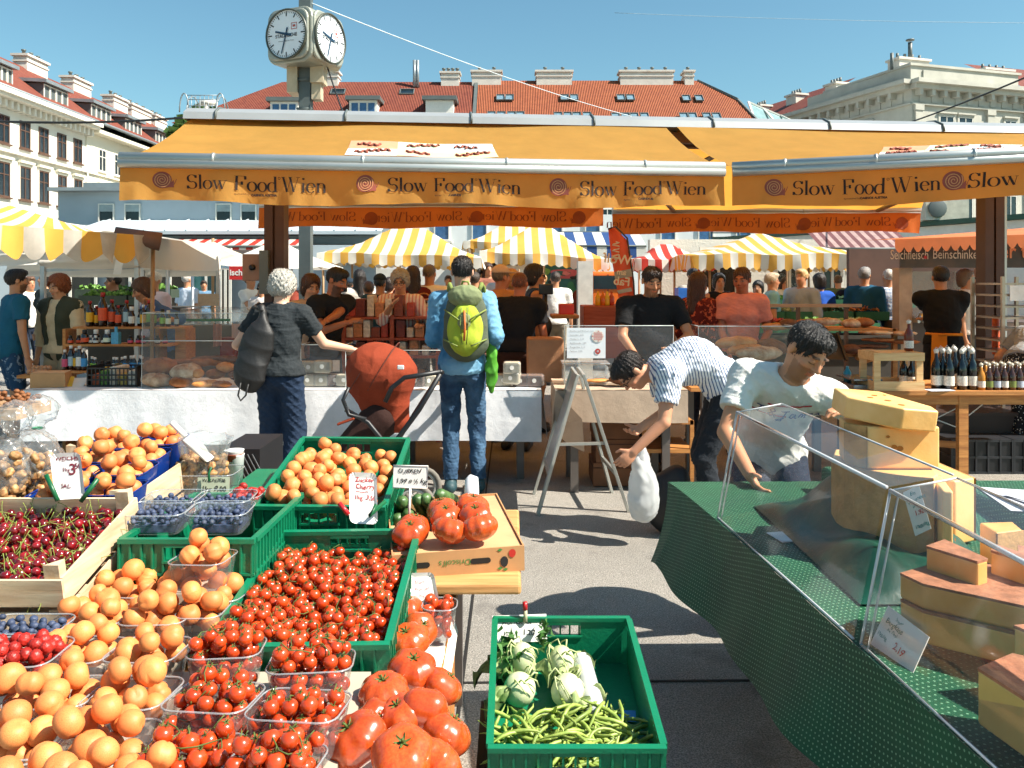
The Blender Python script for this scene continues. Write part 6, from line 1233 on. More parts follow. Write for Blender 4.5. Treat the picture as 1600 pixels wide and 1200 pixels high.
 z, Y = rows[1]; b = MB(); c = XS(184, Y); b.box((c-.033, Y-.06, z), (c+.033, Y, z+.11)); b.lathe([(.015, 0), (.015, .05)], 10, T(c, Y-.03, z+.11)); tag(b.build('blue_dispenser', mat('packet_blue', '#4a9cc4', .4, .2, 50), None, False), 'sky blue dispenser pack with a white pump on the middle shelf', 'pack')
 for k, (px, key, hpx, cap) in enumerate(((104, 'p', 32, 1), (119, 'y', 34, 1), (134, 'b', 34, 1), (111, 's', 38, 1), (127, 'w', 38, 1), (144, 'g', 21, 1), (151, 'g', 20, 1), (178, 'w', 20, 1), (185, 'y', 20, 1), (191, 'y', 20, 1), (198, 'b', 22, 1), (205, 'b', 22, 1), (212, 'b', 23, 1), (219, 'b', 23, 1), (224, 's', 22, 1))): put(big if hpx > 30 else med, px, 2, key, hpx, cap, 'bottle', nth[k]+' counted on the lowest shelf', k)
 for k, (px, key) in enumerate(((160, 'd'), (170, 'd'), (169, 'y'), (160, 'g'))): put(jar, px, 2, key, 14, 2, 'jar', ('left dark green jar', 'right dark green jar', 'behind the dark green ones', 'in front of the dark green jars')[k]+' on the lowest shelf', k)
shelf_stand()
def a_frame():
 t = thing('a_frame_sign', 'aluminium A-frame sign standing on the asphalt before the beige table', 'sign stand', (.49, 6.05, 0)); A = V((.178, 5.77, .0)); B = V((.166, 6.34, 0)); C_ = V((.819, 5.85, 0)); D = V((.765, 6.38, 0)); T1 = V((.46, 5.83, .97)); T2 = V((.46, 6.33, .97)); T3 = V((.50, 5.84, .97)); T4 = V((.50, 6.33, .97)); al = mat('sign_aluminium', '#b4b4ad', .35, .06, 3, metal=.6)
 for a, b_, p, q in ((A, T1, B, T2), (C_, T3, D, T4)):
  f = MB(); f.beam(a, b_, .035, .022); f.beam(p, q, .035, .022); f.beam(a.lerp(b_, .985), p.lerp(q, .985), .02, .03); f.beam(a.lerp(b_, .28), p.lerp(q, .28), .02, .03); bevel(f.build('frame', al, t, False), .003)
  f = MB(); f.add([a.lerp(b_, .28)+V((.003, .02, 0)), p.lerp(q, .28)+V((.003, -.02, 0)), p.lerp(q, .97)+V((.003, -.02, 0)), a.lerp(b_, .97)+V((.003, .02, 0))], [(0, 1, 2, 3)])
  if a is A: f.build('board', mat('sign_board', '#a49c98', .3, .15, 2), t, False)
 f = MB(); f.beam(A.lerp(T1, .5), C_.lerp(T3, .5)+V((-.0, 0, 0)), .012, .02); f.build('brace', al, t, False)
a_frame()
def stroller():
 Y = 5.75; c = P(592, 590, Y); t = thing('stroller', 'pushchair with burnt orange hood parked between the woman and the backpack man', 'stroller', (c.x, Y, 0)); om = cloth('stroller_orange', '#8a3820', bump=.002); S = SDF((c.x-.4, Y-.4, .35), (c.x+.4, Y+.4, 1.35), .009)
 S.ell((c.x-.03, Y, 1.0), (.20, .21, .20), None, 0); S.ell((c.x+.11, Y, .99), (.15, .19, .15), None, .1); S.cone((c.x+.06, Y, .95), (c.x+.12, Y, .66), .17, .09, .06); S.cone((c.x-.1, Y, .9), (c.x-.02, Y, .66), .1, .06, .06); v, f = S.mesh(); v = folds(smooth_v(v, f, 1), f, .005, 24, 6, (0, 1, 0), .2); mesh_from('hood', v, f, om, True, None, t)
 m = MB(); pts = []
 for x0 in (-.10, .02):
  s_ = sqrt(1-(x0/.24)**2); m.tube([(c.x-.0+x0+.12*sin(a), Y-.212*s_*cos(a), 1.0+.20*s_*sin(a)) for a in [pi*k/16 for k in range(-3, 20)]], .004, 5)
 m.build('hood_seam', mat('seam_dark', '#5a2412', .7), t); b = MB(); q = P(626, 574, Y-.24); b.cbox((q.x, q.y-.0, q.z), (.045, .012, .03)); bevel(b.build('badge', mat('cap_white', '#dcdcda', .4), t, False), .006)
 bm = mat('stroller_black', '#17181b', .45); m = MB(); h1 = P(690, 582, Y-.1); m.tube([P(602, 628, Y-.26), P(612, 606, Y-.26), P(632, 590, Y-.26), P(688, 581, Y-.26)], .016, 8); m.tube([P(602, 628, Y+.2), P(632, 590, Y+.2), P(688, 581, Y+.2)], .014, 8); m.tube([P(688, 581, Y-.26), P(691, 582, Y), P(688, 581, Y+.2)], .016, 8); m.tube([P(688, 584, Y-.26), P(655, 640, Y-.26), P(618, 690, Y-.26), P(575, 760, Y-.26)], .017, 8); m.tube([P(688, 584, Y+.2), P(620, 690, Y+.2), P(575, 760, Y+.2)], .017, 8); m.tube([P(540, 640, Y-.24), P(575, 660, Y-.26), P(640, 740, Y-.26)], .016, 8); m.tube([P(545, 605, Y-.24), P(536, 625, Y-.26), P(545, 648, Y-.26), P(572, 655, Y-.26)], .014, 8); m.build('chassis', bm, t)
 S = SDF((c.x-.45, Y-.3, .3), (c.x+.2, Y+.3, .8), .012); S.cone((c.x-.22, Y-.05, .45), (c.x+.02, Y, .68), .1, .14, 0); v, f = S.mesh(); mesh_from('seat', v, f, cloth('stroller_seat', '#35201b'), True, None, t)
 b = MB(Matrix.Translation(P(541, 658, Y-.26)) @ RY(radians(-20))); b.cbox((0, 0, 0), (.12, .06, .015)); bevel(b.build('bumper_bar', om, t, False), .006)
 for dx, dy, r in ((.27, -.25, .145), (.27, .25, .145), (-.33, -.2, .105), (-.33, .2, .105)):
  m = MB(T(c.x+dx, Y+dy, r) @ RX(radians(90))); m.tube([(r*.87*cos(a), r*.87*sin(a), 0) for a in [2*pi*k/20 for k in range(20)]], r*.13, 8, closed=True); w_ = m.build('wheel', mat('tyre_grey', '#6f6a62', .8), t); m = MB(T(c.x+dx, Y+dy, r) @ RX(radians(90))); m.tube([(r*.68*cos(a), r*.68*sin(a), 0) for a in [2*pi*k/20 for k in range(20)]], .012, 6, closed=True); m.lathe([(.03, -.02), (.03, .02)], 10)
  for k in range(5): a = 2*pi*k/5; m.beam((0, 0, 0), (r*.68*cos(a), r*.68*sin(a), 0), .012, .012)
  m.build('rim', mat('rim_grey', '#a8a49c', .4), w_)
stroller()
def beige_table():
 Y = 6.3; x0, x1 = XS(868, Y), XS(1075, Y)
 table('trestle table under the beige cloth behind the A-frame sign', x0+.03, x1-.03, Y+.05, 7.0, .79); draped('tablecloth', 'beige cloth on the table behind the A-frame sign', 'tablecloth', x0, x1, Y, 7.05, .80, .235, M_beige_cl, 6, .01, flare=.01)
 b = MB(); b.add([(x0-.0, 6.27, .8), (x0+.2, 6.27, .58), (x0+.22, 6.3, .33), (x0+.1, 6.32, .38), (x0-.03, 6.35, .5)], [(0, 1, 2, 3, 4)]); tag(b.build('cloth_corner', M_beige_cl, None, False), 'hanging pointed corner of pale cloth left under the beige table', 'cloth')
 for k, (px, py, h_) in enumerate(((962, 752, .19), (964, 722, .17), (960, 693, .17))):
  c = P(px, 752, 6.75); z = .01+.185*k; q = thing('cardboard_box', ('bottom', 'middle', 'top')[k]+' one of three brown boxes stacked under the beige table', 'box', (c.x, 6.7, z), group='boxes under the beige table'); b = MB(); b.box((c.x-.2+.01*k, 6.55, z), (c.x+.17, 6.95, z+.18)); b.build('carton', mat('cardboard_dark', '#7b4f33', .8, .1, 10), q, False); b = MB(); b.box((c.x-.2+.01*k-.003, 6.545, z+.14), (c.x+.173, 6.953, z+.147)); b.build('flap_edge', mat('cardboard_edge', '#4e301f', .8), q, False)
 b = MB(); b.box((XS(1000, 6.6), 6.4, .52), (XS(1075, 6.6), 6.9, .55)); b.box((XS(1000, 6.6), 6.4, .3), (XS(1075, 6.6), 6.9, .33)); [b.box((XS(px, 6.6)-.015, 6.4, 0), (XS(px, 6.6)+.015, 6.43, .55)) for px in (1001, 1073)]; tag(b.build('low_shelf', M_tblwood, None, False), 'low wooden shelf under the beige table behind the bending man', 'shelf')
 loaf('flat', 934, 597, 6.55, 10, 'pale flat loaf on the beige cloth right of the A-frame sign', sc_=.7, m=M_flour); loaf('round', 970, 600, 6.5, 40, 'dark scored loaf on the beige cloth in front of the bending man', sc_=.8, m=M_dcrust); loaf('flat', 985, 588, 6.8, 80, 'thin bread lying behind the scored loaf on the beige table', sc_=.8, m=M_crust)
 x = screen('acrylic guard with a printed price sheet beside the stall keeper in black', XS(882, 6.6), XS(1052, 6.6), 6.6, .80, 1.27, .0)
 c = P(916, 536, 6.58); q = thing('price_sheet', 'white price sheet with a round patterned tart and a red ring', 'sign', tuple(c)); b = MB(); b.box((c.x-.152, 6.575, c.z-.12), (c.x+.152, 6.58, c.z+.12)); b.build('sheet', mat('sheet_white', '#dfe3e6', .5, .03), q, False)
 ink = mat('sheet_ink', '#8a8d92', .7); Mx = Matrix.Translation((c.x-.13, 6.572, c.z+.09)) @ RX(radians(90))
 for k, s_ in enumerate(('Kuchen und Brot aus dem', 'Steinofen  3,50', 'Nussbrot  4,20', 'Apfelstrudel  3,80', 'Roggenlaib  5,10', 'Semmel  0,90')): text(s_, .018, ink, Mx @ T(0, -.032*k, 0), parent=q)
 b = MB(T(c.x+.09, 6.571, c.z+.055) @ RX(radians(90))); b.lathe([(0, 0), (.048, 0)], 22, cap=False); o = b.build('tart_picture', mat('tart_white', '#d9d2c8', .6), q); b = MB(T(c.x+.09, 6.569, c.z+.055) @ RX(radians(90)))
 for i in range(-3, 4):
  for j in range(-3, 4):
   if i*i+j*j < 10: b.lathe([(0, 0), (.0048, 0)], 8, T(i*.0135+(j % 2)*.005, j*.0125, 0), cap=False)
 b.build('tart_pattern', mat('tart_red', '#b4382e', .6), o); b = MB(T(c.x+.09, 6.571, c.z-.065) @ RX(radians(90))); b.lathe([(.009, 0), (.022, 0)], 20, cap=False); b.build('red_ring', mat('tart_red', '#b4382e', .6), q)
 c = P(918, 578, 6.6); q = thing('clear_box', 'clear rounded plastic box standing under the price sheet', 'box', (c.x, 6.65, .802)); b = MB(); b.box((c.x-.19, 6.6, .803), (c.x+.17, 6.85, .96)); bevel(b.build('tub', clear('tub_clear', haze=.25, refl=.6), q, False), .03, 3); b = MB(); b.box((c.x-.2, 6.59, .96), (c.x+.18, 6.86, .975)); bevel(b.build('lid', clear('tub_clear', haze=.25, refl=.6), q, False), .006)
 screen('wide acrylic guard in front of the big loaves right of the bending man', XS(1092, 6.6), XS(1245, 6.6), 6.6, .80, 1.265, .3, .02)
 table('bread table behind the bending man and the white shirt man', XS(1080, 6.5), XS(1345, 6.5), 6.5, 7.2, .79, nleg=3)
 for k, px, py, Y, a, s_, m, lb in (('long', 1150, 545, 7.0, 25, 1.15, M_bread2, 'large golden loaf leaning at the back of the wide guard'), ('long', 1185, 562, 6.85, 20, 1.2, M_flour, 'floured long loaf in front of the golden one in the wide guard'), ('long', 1165, 556, 6.95, 30, 1.1, M_bread2, 'third long loaf between the golden and the floured one'), ('round', 1200, 555, 7.1, 0, 1.3, M_dcrust, 'big flat dark loaf beside the white shirt man'), ('round', 1138, 582, 6.7, 0, .55, M_flour, 'small round loaf low at the left of the wide guard'), ('bun', 1155, 590, 6.7, 0, 1.2, M_flour, 'first of three rolls at the foot of the wide guard'), ('bun', 1166, 588, 6.75, 40, 1.2, M_bread2, 'second of three rolls at the foot of the wide guard'), ('bun', 1180, 592, 6.7, 80, 1.1, M_flour, 'third of three rolls at the foot of the wide guard')): loaf(k, px, py, Y, a, lb, 'loaves in the wide guard', s_, m, 8)
 b = MB(); c = P(1165, 600, 6.62); b.box((c.x-.09, 6.605, .801), (c.x+.07, 6.68, .86)); tag(b.build('cardboard_tray', mat('cardboard_light', '#c79c70', .8), None, False), 'low cardboard tray holding the small rolls', 'tray')
 Y = 7.4; t = thing('bread_rack', 'bread rack with slanted black tray behind the white shirt man', 'rack', (XS(1310, Y), Y, 0)); b = MB(); b.box((XS(1255, Y), Y, .95), (XS(1400, Y), 7.9, .98)); b.box((XS(1255, Y), Y, 1.18), (XS(1400, Y), 7.9, 1.2)); b.box((XS(1255, Y), Y, .5), (XS(1400, Y), 7.9, .53)); b.build('shelf_board', M_tblwood, t, False); b = MB(); [b.box((XS(px, Y)-.02, Y, 0), (XS(px, Y)+.02, Y+.04, 1.2)) for px in (1256, 1399)]; b.build('upright', M_tblwood, t, False)
 b = MB(); b.add([P(1262, 518, 7.1), P(1308, 522, 7.1), P(1322, 562, 6.9), P(1262, 560, 6.9)], [(0, 1, 2, 3)]); b.beam(P(1308, 520, 7.09), P(1323, 563, 6.89), .02, .02); b.build('slanted_tray', mat('black_tray', '#1b1b1e', .35), t, False)
 it = [('flat', 1368, 523, 'topmost of the four flat breads stacked behind the wooden crate'), ('flat', 1372, 534, 'second of the stacked flat breads behind the wooden crate'), ('flat', 1364, 544, 'third of the stacked flat breads behind the wooden crate'), ('flat', 1372, 554, 'lowest of the stacked flat breads behind the wooden crate'), ('flat', 1408, 524, 'flat bread lying right behind the tall bottle on the crate'), ('flat', 1410, 537, 'lower flat bread behind the tall bottle on the crate'), ('round', 1330, 552, 'pale round loaf left of the flat bread stack'), ('round', 1352, 565, 'dark loaf below the flat bread stack'), ('long', 1290, 508, 'loaf on the top board above the slanted black tray'), ('long', 1262, 510, 'seeded loaf on the top board left end'), ('round', 1232, 512, 'dark loaf behind the head of the white shirt man'), ('long', 1212, 516, 'reddish loaf left of the head of the white shirt man'), ('round', 1330, 512, 'round loaf on the top board before the chives'), ('round', 1350, 510, 'small brown loaf at the right end of the top board')]
 for k, (kd, px, py, lb) in enumerate(it): loaf(kd, px, py, 7.35 if k < 8 else 7.6, 17*k % 40-20, lb, 'loaves on the bread rack', 1.0 if k < 6 else .75, (M_flour, M_crust, M_dcrust, M_bread2)[k % 4])
 b = MB(T(XS(1324, 6.7), 6.7, .80)); b.lathe([(.025, 0), (.03, .01), (.03, .09), (.012, .12), (.012, .14), (0, .14)], 12); tag(b.build('bottle', mat('teal_plastic', '#1f8fa8', .3)), 'small turquoise bottle at the edge of the bread rack', 'bottle')
 b = MB(); b.box((XS(1330, 6.4), 6.35, .79), (XS(1375, 6.4), 6.7, .83)); b.box((XS(1330, 6.4), 6.35, .86), (XS(1375, 6.4), 6.7, .875)); tag(bevel(b.build('metal_scale', mat('scale_metal', '#8b9498', .25, .1, 3, metal=.7), None, False), .004), 'flat grey metal scale left of the wooden crate', 'scale')
 loaf('flat', 1047, 545, 6.72, 0, 'piece of floured bread in the hand of the stall keeper in black', sc_=.45, m=M_flour)
beige_table()
def right_table():
 Y = 6.3; z = .80; x0, x1 = XS(1345, Y), XS(1720, Y); t = table('orange timber trestle table with rows of bottles on the right', x0, x1, Y-.08, 6.95, z, M_tblwood, .03, 3)
 for o in list(t.children):
  if o.name.startswith('leg'): bpy.data.objects.remove(o)
 for px, yy in ((1506, 6.25), (1456, 6.75), (1345, 6.8), (1660, 6.25)): x = XS(px, yy); b = MB(); b.box((x-.035, yy, 0), (x+.035, yy+.05, z-.031)); b.build('leg', M_tblwood, t, False)
 b = MB(); b.beam((x0+.05, Y-.03, z-.07), (x1, Y-.03, z-.07), .03, .07); b.beam((XS(1345, 6.4), 6.4, .42), (XS(1506, 6.4), 6.4, .36), .03, .05); b.build('rail', M_tblwood, t, False); b = MB()
 for a, c in (((1460, 655), (1545, 612)), ((1512, 650), (1560, 612)), ((1462, 655), (1506, 672))): b.tube([P(a[0], a[1], 6.4), P(c[0], c[1], 6.4)], .005, 5)
 b.build('wire_brace', M_edge, t)
 cw = wood('crate_pine', '#c99a62', '#e0bb86', 0); c = XS(1399, 6.3); q = thing('wooden_carrier', 'pale wooden bottle carrier standing on the orange table', 'crate', (c, 6.35, z)); w_, d_, h_ = .19, .14, .285
 for zz_, hh in ((.0, .07), (.225, .06)):
  b = MB();
  for s_ in (-1, 1): b.cbox((c, 6.38+s_*d_, z+zz_+hh/2+.001), (2*w_, .012, hh)); b.cbox((c+s_*(w_-.006), 6.38, z+zz_+hh/2+.001), (.012, 2*d_-.0125, hh))
  b.build('side_board', cw, q, False)
 b = MB(); [b.cbox((c+sx*(w_-.03), 6.38+sy*(d_-.018), z+.142), (.05, .022, .28)) for sx in (-1, 1) for sy in (-1, 1)]; b.cbox((c, 6.38, z+.006), (2*w_-.03, 2*d_-.03, .01)); b.build('corner_post', cw, q, False)
 b = MB(); b.cbox((c+.03, 6.38, z+.278), (.3, .2, .01)); b.build('top_board', cw, q, False)
 def bt(bodycol, nm, cap):
  def f():
   t = root('bottle'); b = MB(); b.lathe([(.030, 0), (.037, .008), (.037, .15), (.030, .185), (.014, .22), (.0125, .27)], 16); b.build('glass_body', mat(nm, bodycol, .08, .2, 3, coat=.6), t); b = MB(); b.lathe([(.015, .262), (.016, .285), (.012, .292), (0, .292)], 10); b.tube([(.013, 0, .26), (.02, .0, .285), (0, .0, .305), (-.02, 0, .285), (-.013, 0, .26)], .0025, 4); b.build('swing_cap', cap, t); b = MB(); b.lathe([(.0382, .03), (.0382, .10)], 16, cap=False); b.build('label', mat('wine_label', '#d9d2c4', .6, .25, 90), t); return t
  return Proto(f)
 big = bt('#0a0c0e', 'glass_black', mat('swing_white', '#d9d6cc', .3)); small = bt('#3d2010', 'glass_brown', mat('cap_cream', '#cfc7b4', .4)); k = 0
 for px, dy in ((1463, .0), (1473, .02), (1483, -.04), (1503, -.04), (1519, -.04), (1470, .14), (1480, .2), (1492, .12), (1506, .12), (1518, .12), (1490, .24), (1512, .24)):
  Yb_ = 6.36+dy; big.place(T(XS(px, Yb_), Yb_, z+.001) @ S3(1.0, 1.0, 1.04), 'black swing top bottle with white label, %s' % ('in the front row beside the wooden carrier' if dy < .05 else 'in the rear rows beside the wooden carrier'), 'bottle', 'black swing top bottles front row' if dy < .05 else 'black swing top bottles rear rows'); k += 1
 for k, px in enumerate((1533, 1545, 1557, 1569, 1581, 1593, 1605, 1540, 1552, 1564, 1576, 1588, 1600)):
  Yb_ = 6.30 if k < 7 else 6.42; amber = k in (0, 7); small.place(T(XS(px, Yb_), Yb_, z+.001) @ S3(.8, .8, .68), ('amber' if amber else 'small brown')+' bottle in the '+('front' if k < 7 else 'rear')+' row of small bottles on the right', 'bottle', ('amber' if amber else 'small brown')+' bottles '+('front' if k < 7 else 'rear')+' row', {'glass_body': mat('glass_amber', '#b4782c', .1, .2, 3)} if amber else {'label': mat('label_s%d' % (k % 3), ('#dcd8cc', '#6d7a3a', '#a9b4c2')[k % 3], .6, .1, 60)})
 c = XS(1420, 6.36); big.place(T(c, 6.36, z+.289) @ S3(.9, .9, .8), 'single brown liqueur bottle standing on top of the wooden carrier', 'bottle', None, {'glass_body': mat('glass_red', '#6b2a14', .1, .2, 3)}); big.place(T(XS(1412, 6.45), 6.45, z+.013) @ S3(.85, .85, .8), 'black bottle standing inside the wooden carrier', 'bottle'); big.place(T(XS(1424, 6.42), 6.42, z+.013) @ S3(.8, .8, .75), 'second black bottle with square label inside the wooden carrier', 'bottle')
 b = MB(T(XS(1465, 6.28), 6.26, z+.004) @ RZ(.15)); b.cbox((0, 0, 0), (.2, .1, .004)); tag(b.build('paper_sheet', mat('paper_pale', '#c9cad2', .7), None, False), 'sheet of paper on the table edge in front of the black bottles', 'paper')
 for k, (px, w_, lb) in enumerate(((1535, 95, 'left black crate on the ground under the orange table'), (1625, 80, 'right black crate on the ground under the orange table'))):
  Yc = 7.0; a, b2 = XS(px-w_/2, Yc), XS(px+w_/2, Yc); q = thing('black_crate', lb, 'crate', ((a+b2)/2, Yc+.2, 0), group='crates under the orange table'); b = MB(); b.box((a+.01, Yc+.01, 0), (b2-.01, Yc+.4, .28)); b.build('crate_body', mat('crate_shade', '#141519', .5), q, False); b = MB(); [b.box((a, Yc, zz), (b2, Yc+.41, zz+.02)) for zz in (.0, .13, .27)]; [b.box((a+(b2-a)*i/5-.008, Yc-.002, .0), (a+(b2-a)*i/5+.008, Yc+.008, .29)) for i in range(6)]; b.build('crate_rim', mat('crate_black', '#26282d', .4), q, False)
 b = MB(); b.box((XS(1450, 7.4), 7.3, .44), (XS(1650, 7.4), 7.8, .47)); b.box((XS(1450, 7.4), 7.32, .02), (XS(1650, 7.4), 7.8, .44)); tag(b.build('dark_cabinet', mat('cabinet_dark', '#2c1c16', .6), None, False), 'low dark brown cabinet behind the orange table', 'cabinet')
right_table()
# ---------------------------------------------------------------- stalls under the rear awning and beyond
def counters():
 def box_thing(name, label, cat, px0, px1, py0, py1, Y, d, m, m2=None, bev=.01):
  a, b_ = P(px0, py1, Y), P(px1, py0, Y); t = MB(); t.box((a.x, Y, a.z), (b_.x, Y+d, b_.z)); o = t.build(name, m, None, False); bevel(o, bev); return tag(o, label, cat)
 redb = wood('red_timber', '#8a3a22', '#a8553a', 0)
 Y = 8.4; t = thing('display_shelf', 'reddish wooden display shelf under the rear awning before the older woman', 'shelf', (XS(610, Y), Y, 0)); b = MB()
 for py in (495, 528, 556): z = hgt(py, Y); b.box((XS(536, Y), Y, z-.025), (XS(684, Y), Y+.35, z))
 b.build('shelf_board', redb, t, False); b = MB(); [b.box((XS(px, Y)-.02, Y-.003, 0), (XS(px, Y)+.02, Y+.353, hgt(494, Y)+.01)) for px in (537, 612, 684)]; b.build('upright', redb, t, False)
 cols = ('#a33a24', '#6b2a1e', '#c9b9a4', '#b87a50', '#d2c8b8', '#7c3c28')
 words = ('brick red', 'dark maroon', 'cream', 'tan', 'off white', 'rust brown'); k = 0
 for row, (py, pxs_, hp) in enumerate(((495, (549, 562, 578, 592, 606, 622, 640), 26), (528, (545, 558, 572, 586, 600, 625, 640, 655, 670), 20), (556, (546, 562, 578, 594, 628, 646, 664), 20))):
  for i, px in enumerate(pxs_):
   z = hgt(py, Y); h_ = (hp+6*((i*7) % 3)-4)/F*Y; w_ = .035+.01*(i % 2); x = XS(px, Y); b = MB(); b.box((x-w_, Y+.03, z+.001), (x+w_, Y+.22, z+h_)); c = (i+row*2) % 6; tag(bevel(b.build('goods_box', mat('goods_'+words[c], cols[c], .5, .25, 40)), .008, 2), '%s package, number %s from the left on the %s board of the reddish shelf' % (words[c], ('one', 'two', 'three', 'four', 'five', 'six', 'seven', 'eight', 'nine')[i], ('top', 'middle', 'lower')[row]), 'package', 'packages on the reddish shelf')
 for i, (px, py, Y2) in enumerate(((531, 440, 8.6), (853, 444, 8.7))):
  t = thing('scale_display', ('left' if i == 0 else 'right')+' black scale display on a pole, '+('above the red packages' if i == 0 else 'beside the woman in navy'), 'scale', (XS(px, Y2), Y2, .9), group='scale displays'); x = XS(px, Y2); z = hgt(py+8, Y2); b = MB(); b.box((x-.075, Y2-.02, z-.055), (x+.075, Y2+.02, z+.055)); bevel(b.build('display', mat('black_plastic', '#15161a', .4), t, False), .01); b = MB(); b.tube([(x, Y2+.01, .9), (x, Y2+.01, z-.05)], .018, 6); b.build('pole', mat('black_plastic', '#15161a', .4), t)
 box_thing('wooden_counter', 'reddish plank counter right of the handbag of the woman in navy', 'counter', 912, 1050, 478, 560, 8.8, .5, redb); box_thing('glass_counter', 'grey glass food counter left of the grey haired woman', 'counter', 278, 402, 508, 600, 8.8, .7, mat('counter_grey', '#6f6a62', .4, .1, 3))
 b = MB(); c = P(340, 490, 8.8); b.box((XS(282, 8.8), 8.8, hgt(507, 8.8)+.002), (XS(398, 8.8), 9.4, hgt(482, 8.8))); tag(b.build('glass_case', clear('case_glass', haze=.15, refl=.7), None, False), 'low glass hood on the grey counter', 'display case'); b = MB(); b.box((XS(285, 8.8), 8.79, hgt(502, 8.8)), (XS(360, 8.8), 8.798, hgt(498, 8.8))); tag(b.build('green_strip', mat('strip_green', '#2c7a4a', .5), None, False), 'green strip light cover along the glass hood', 'strip')
 box_thing('menu_card', 'open pale menu board standing on the grey counter', 'menu', 309, 342, 459, 478, 9.0, .01, mat('menu_pale', '#c9bfae', .7, .1, 40), bev=.002)
 for px0, px1, lb, cc in ((333, 347, 'narrow striped pink towel hanging at the counter', '#b98a80'), (362, 402, 'pale pink towel hanging over the counter rail', '#c7a69c')):
  S = [P(px0, 506, 8.5), P(px1, 506, 8.5), P(px1, 540, 8.5), P(px0, 542, 8.5)]; b = MB(); b.grid(lambda u, v: S[0].lerp(S[1], u).lerp(S[3].lerp(S[2], u), v)+V((0, .02*sin(u*12), 0)), 12, 4); tag(b.build('towel', cloth('towel_'+cc, cc)), lb, 'towel')
 box_thing('red_box', 'dark red box with a white sheet under the counter rail', 'box', 343, 366, 528, 560, 8.5, .2, mat('box_red', '#7c2a24', .5))
 box_thing('red_tub', 'bright red plastic tub on the small table right of the scale display', 'tub', 874, 897, 475, 492, 8.4, .2, mat('tub_red', '#c9341f', .35)); box_thing('small_table', 'small wooden side table under the red tub', 'table', 862, 905, 492, 498, 8.3, .4, M_tblwood)
 leaf = mat('produce_green', '#3f6b2a', .6, .4, 25, col2='#7da84a');
 def crate_of(label, px, py, Y, w_=.5, d_=.35, col=leaf, seed=0, cm=None):
  x = XS(px, Y); z = hgt(py, Y); t = thing('produce_crate', label, 'crate', (x, Y, z-.1), group='produce crates of the far stalls'); b = MB(); b.box((x-w_/2, Y, z-.12), (x+w_/2, Y+.015, z)); b.box((x-w_/2, Y+d_, z-.12), (x+w_/2, Y+d_+.015, z)); b.box((x-w_/2-.014, Y, z-.12), (x-w_/2-.001, Y+d_, z)); b.box((x+w_/2+.001, Y, z-.12), (x+w_/2+.014, Y+d_, z)); b.box((x-w_/2, Y+.016, z-.118), (x+w_/2, Y+d_-.001, z-.09)); b.build('crate_wall', cm or mat('crate_green2', '#2c6a4a', .5), t, False)
  r = random.Random(seed); m = MB()
  for k in range(60):
   cx, cy = x+r.uniform(-.45, .45)*w_, Y+.05+r.uniform(.05, .85)*d_; cz = z+.02*r.random()+.03*(1-abs(cx-x)/w_*2); s_ = r.uniform(.025, .05); a = V(RNG.normal(size=3)).normalized()*s_; b2 = V(RNG.normal(size=3)).normalized()*s_; c = V((cx, cy, cz)); m.add([c-a, c-b2, c+a, c+b2], [(0, 1, 2, 3)])
  m.build('produce_pile', col, t, False).__setitem__('kind', 'stuff')
 cs = (leaf, mat('produce_dark', '#27421f', .6, .4, 30), mat('produce_red', '#a8331f', .5, .3, 30), mat('produce_pale', '#b9c48a', .6, .3, 30), mat('produce_orange', '#c97a30', .6, .3, 30))
 nw = ('green leaves', 'dark cabbage', 'red peppers', 'pale lettuce', 'oranges')
 i = 0
 for py, Y, pxs_ in ((468, 12.2, (1215, 1262, 1312, 1362, 1405)), (487, 11.3, (1200, 1255, 1310, 1362)), (505, 10.4, (1215, 1280, 1345))):
  for j, px in enumerate(pxs_): crate_of('crate of %s in the %s row of the vegetable stall, place %s' % (nw[(i*3) % 5], ('back', 'middle', 'front')[(468, 487, 505).index(py)], ('one', 'two', 'three', 'four', 'five')[j]), px, py, Y, .46, .35, cs[(i*3) % 5], i); i += 1
 for py, Y, pxs_ in ((462, 10.5, (142, 180, 218)), (452, 11.5, (135, 172, 210, 248))):
  for j, px in enumerate(pxs_): crate_of('crate of %s behind the tall bottles, %s row, place %s' % (nw[(i*2) % 5], 'near' if Y < 11 else 'far', ('one', 'two', 'three', 'four')[j]), px, py, Y, .3, .3, cs[(i*2) % 2], i, mat('crate_dark2', '#39463a', .5)); i += 1
 for lb, px0, px1, Y, z in (('long vegetable table behind the wooden rail', 1190, 1420, 10.5, .95), ('vegetable table behind the bottle shelf', 125, 260, 10.5, 1.28)):
  b = MB(); b.box((XS(px0, Y), Y-.1, z-.05), (XS(px1, Y), Y+1.2, z)); b.box((XS(px0, Y)+.1, Y, 0), (XS(px1, Y)-.1, Y+.9, z-.052)); tag(b.build('vegetable_table', mat('table_dark', '#3a3630', .7), None, False), lb, 'table')
 Y = 9.2; t = thing('wooden_rail', 'pale wooden rail with posts in front of the vegetable stall', 'railing', (XS(1225, Y), Y, 0)); b = MB(); b.box((XS(1105, Y), Y-.03, hgt(480, Y)), (XS(1345, Y), Y+.03, hgt(475, Y))); b.build('top_rail', mat('rail_pale', '#a8917e', .6), t, False); b = MB(); [b.box((XS(px, Y)-.018, Y-.02, 0), (XS(px, Y)+.018, Y+.02, hgt(480, Y)-.001)) for px in (1110, 1200, 1247, 1322)]; b.build('rail_post', mat('rail_post', '#5a473c', .6), t, False)
 b = MB(); b.box((XS(45, 8.1), 7.9, .70), (XS(110, 8.1), 8.4, .73)); tag(b.build('side_table', M_tblwood, None, False), 'small wooden table with eggs left of the bottle shelf', 'table')
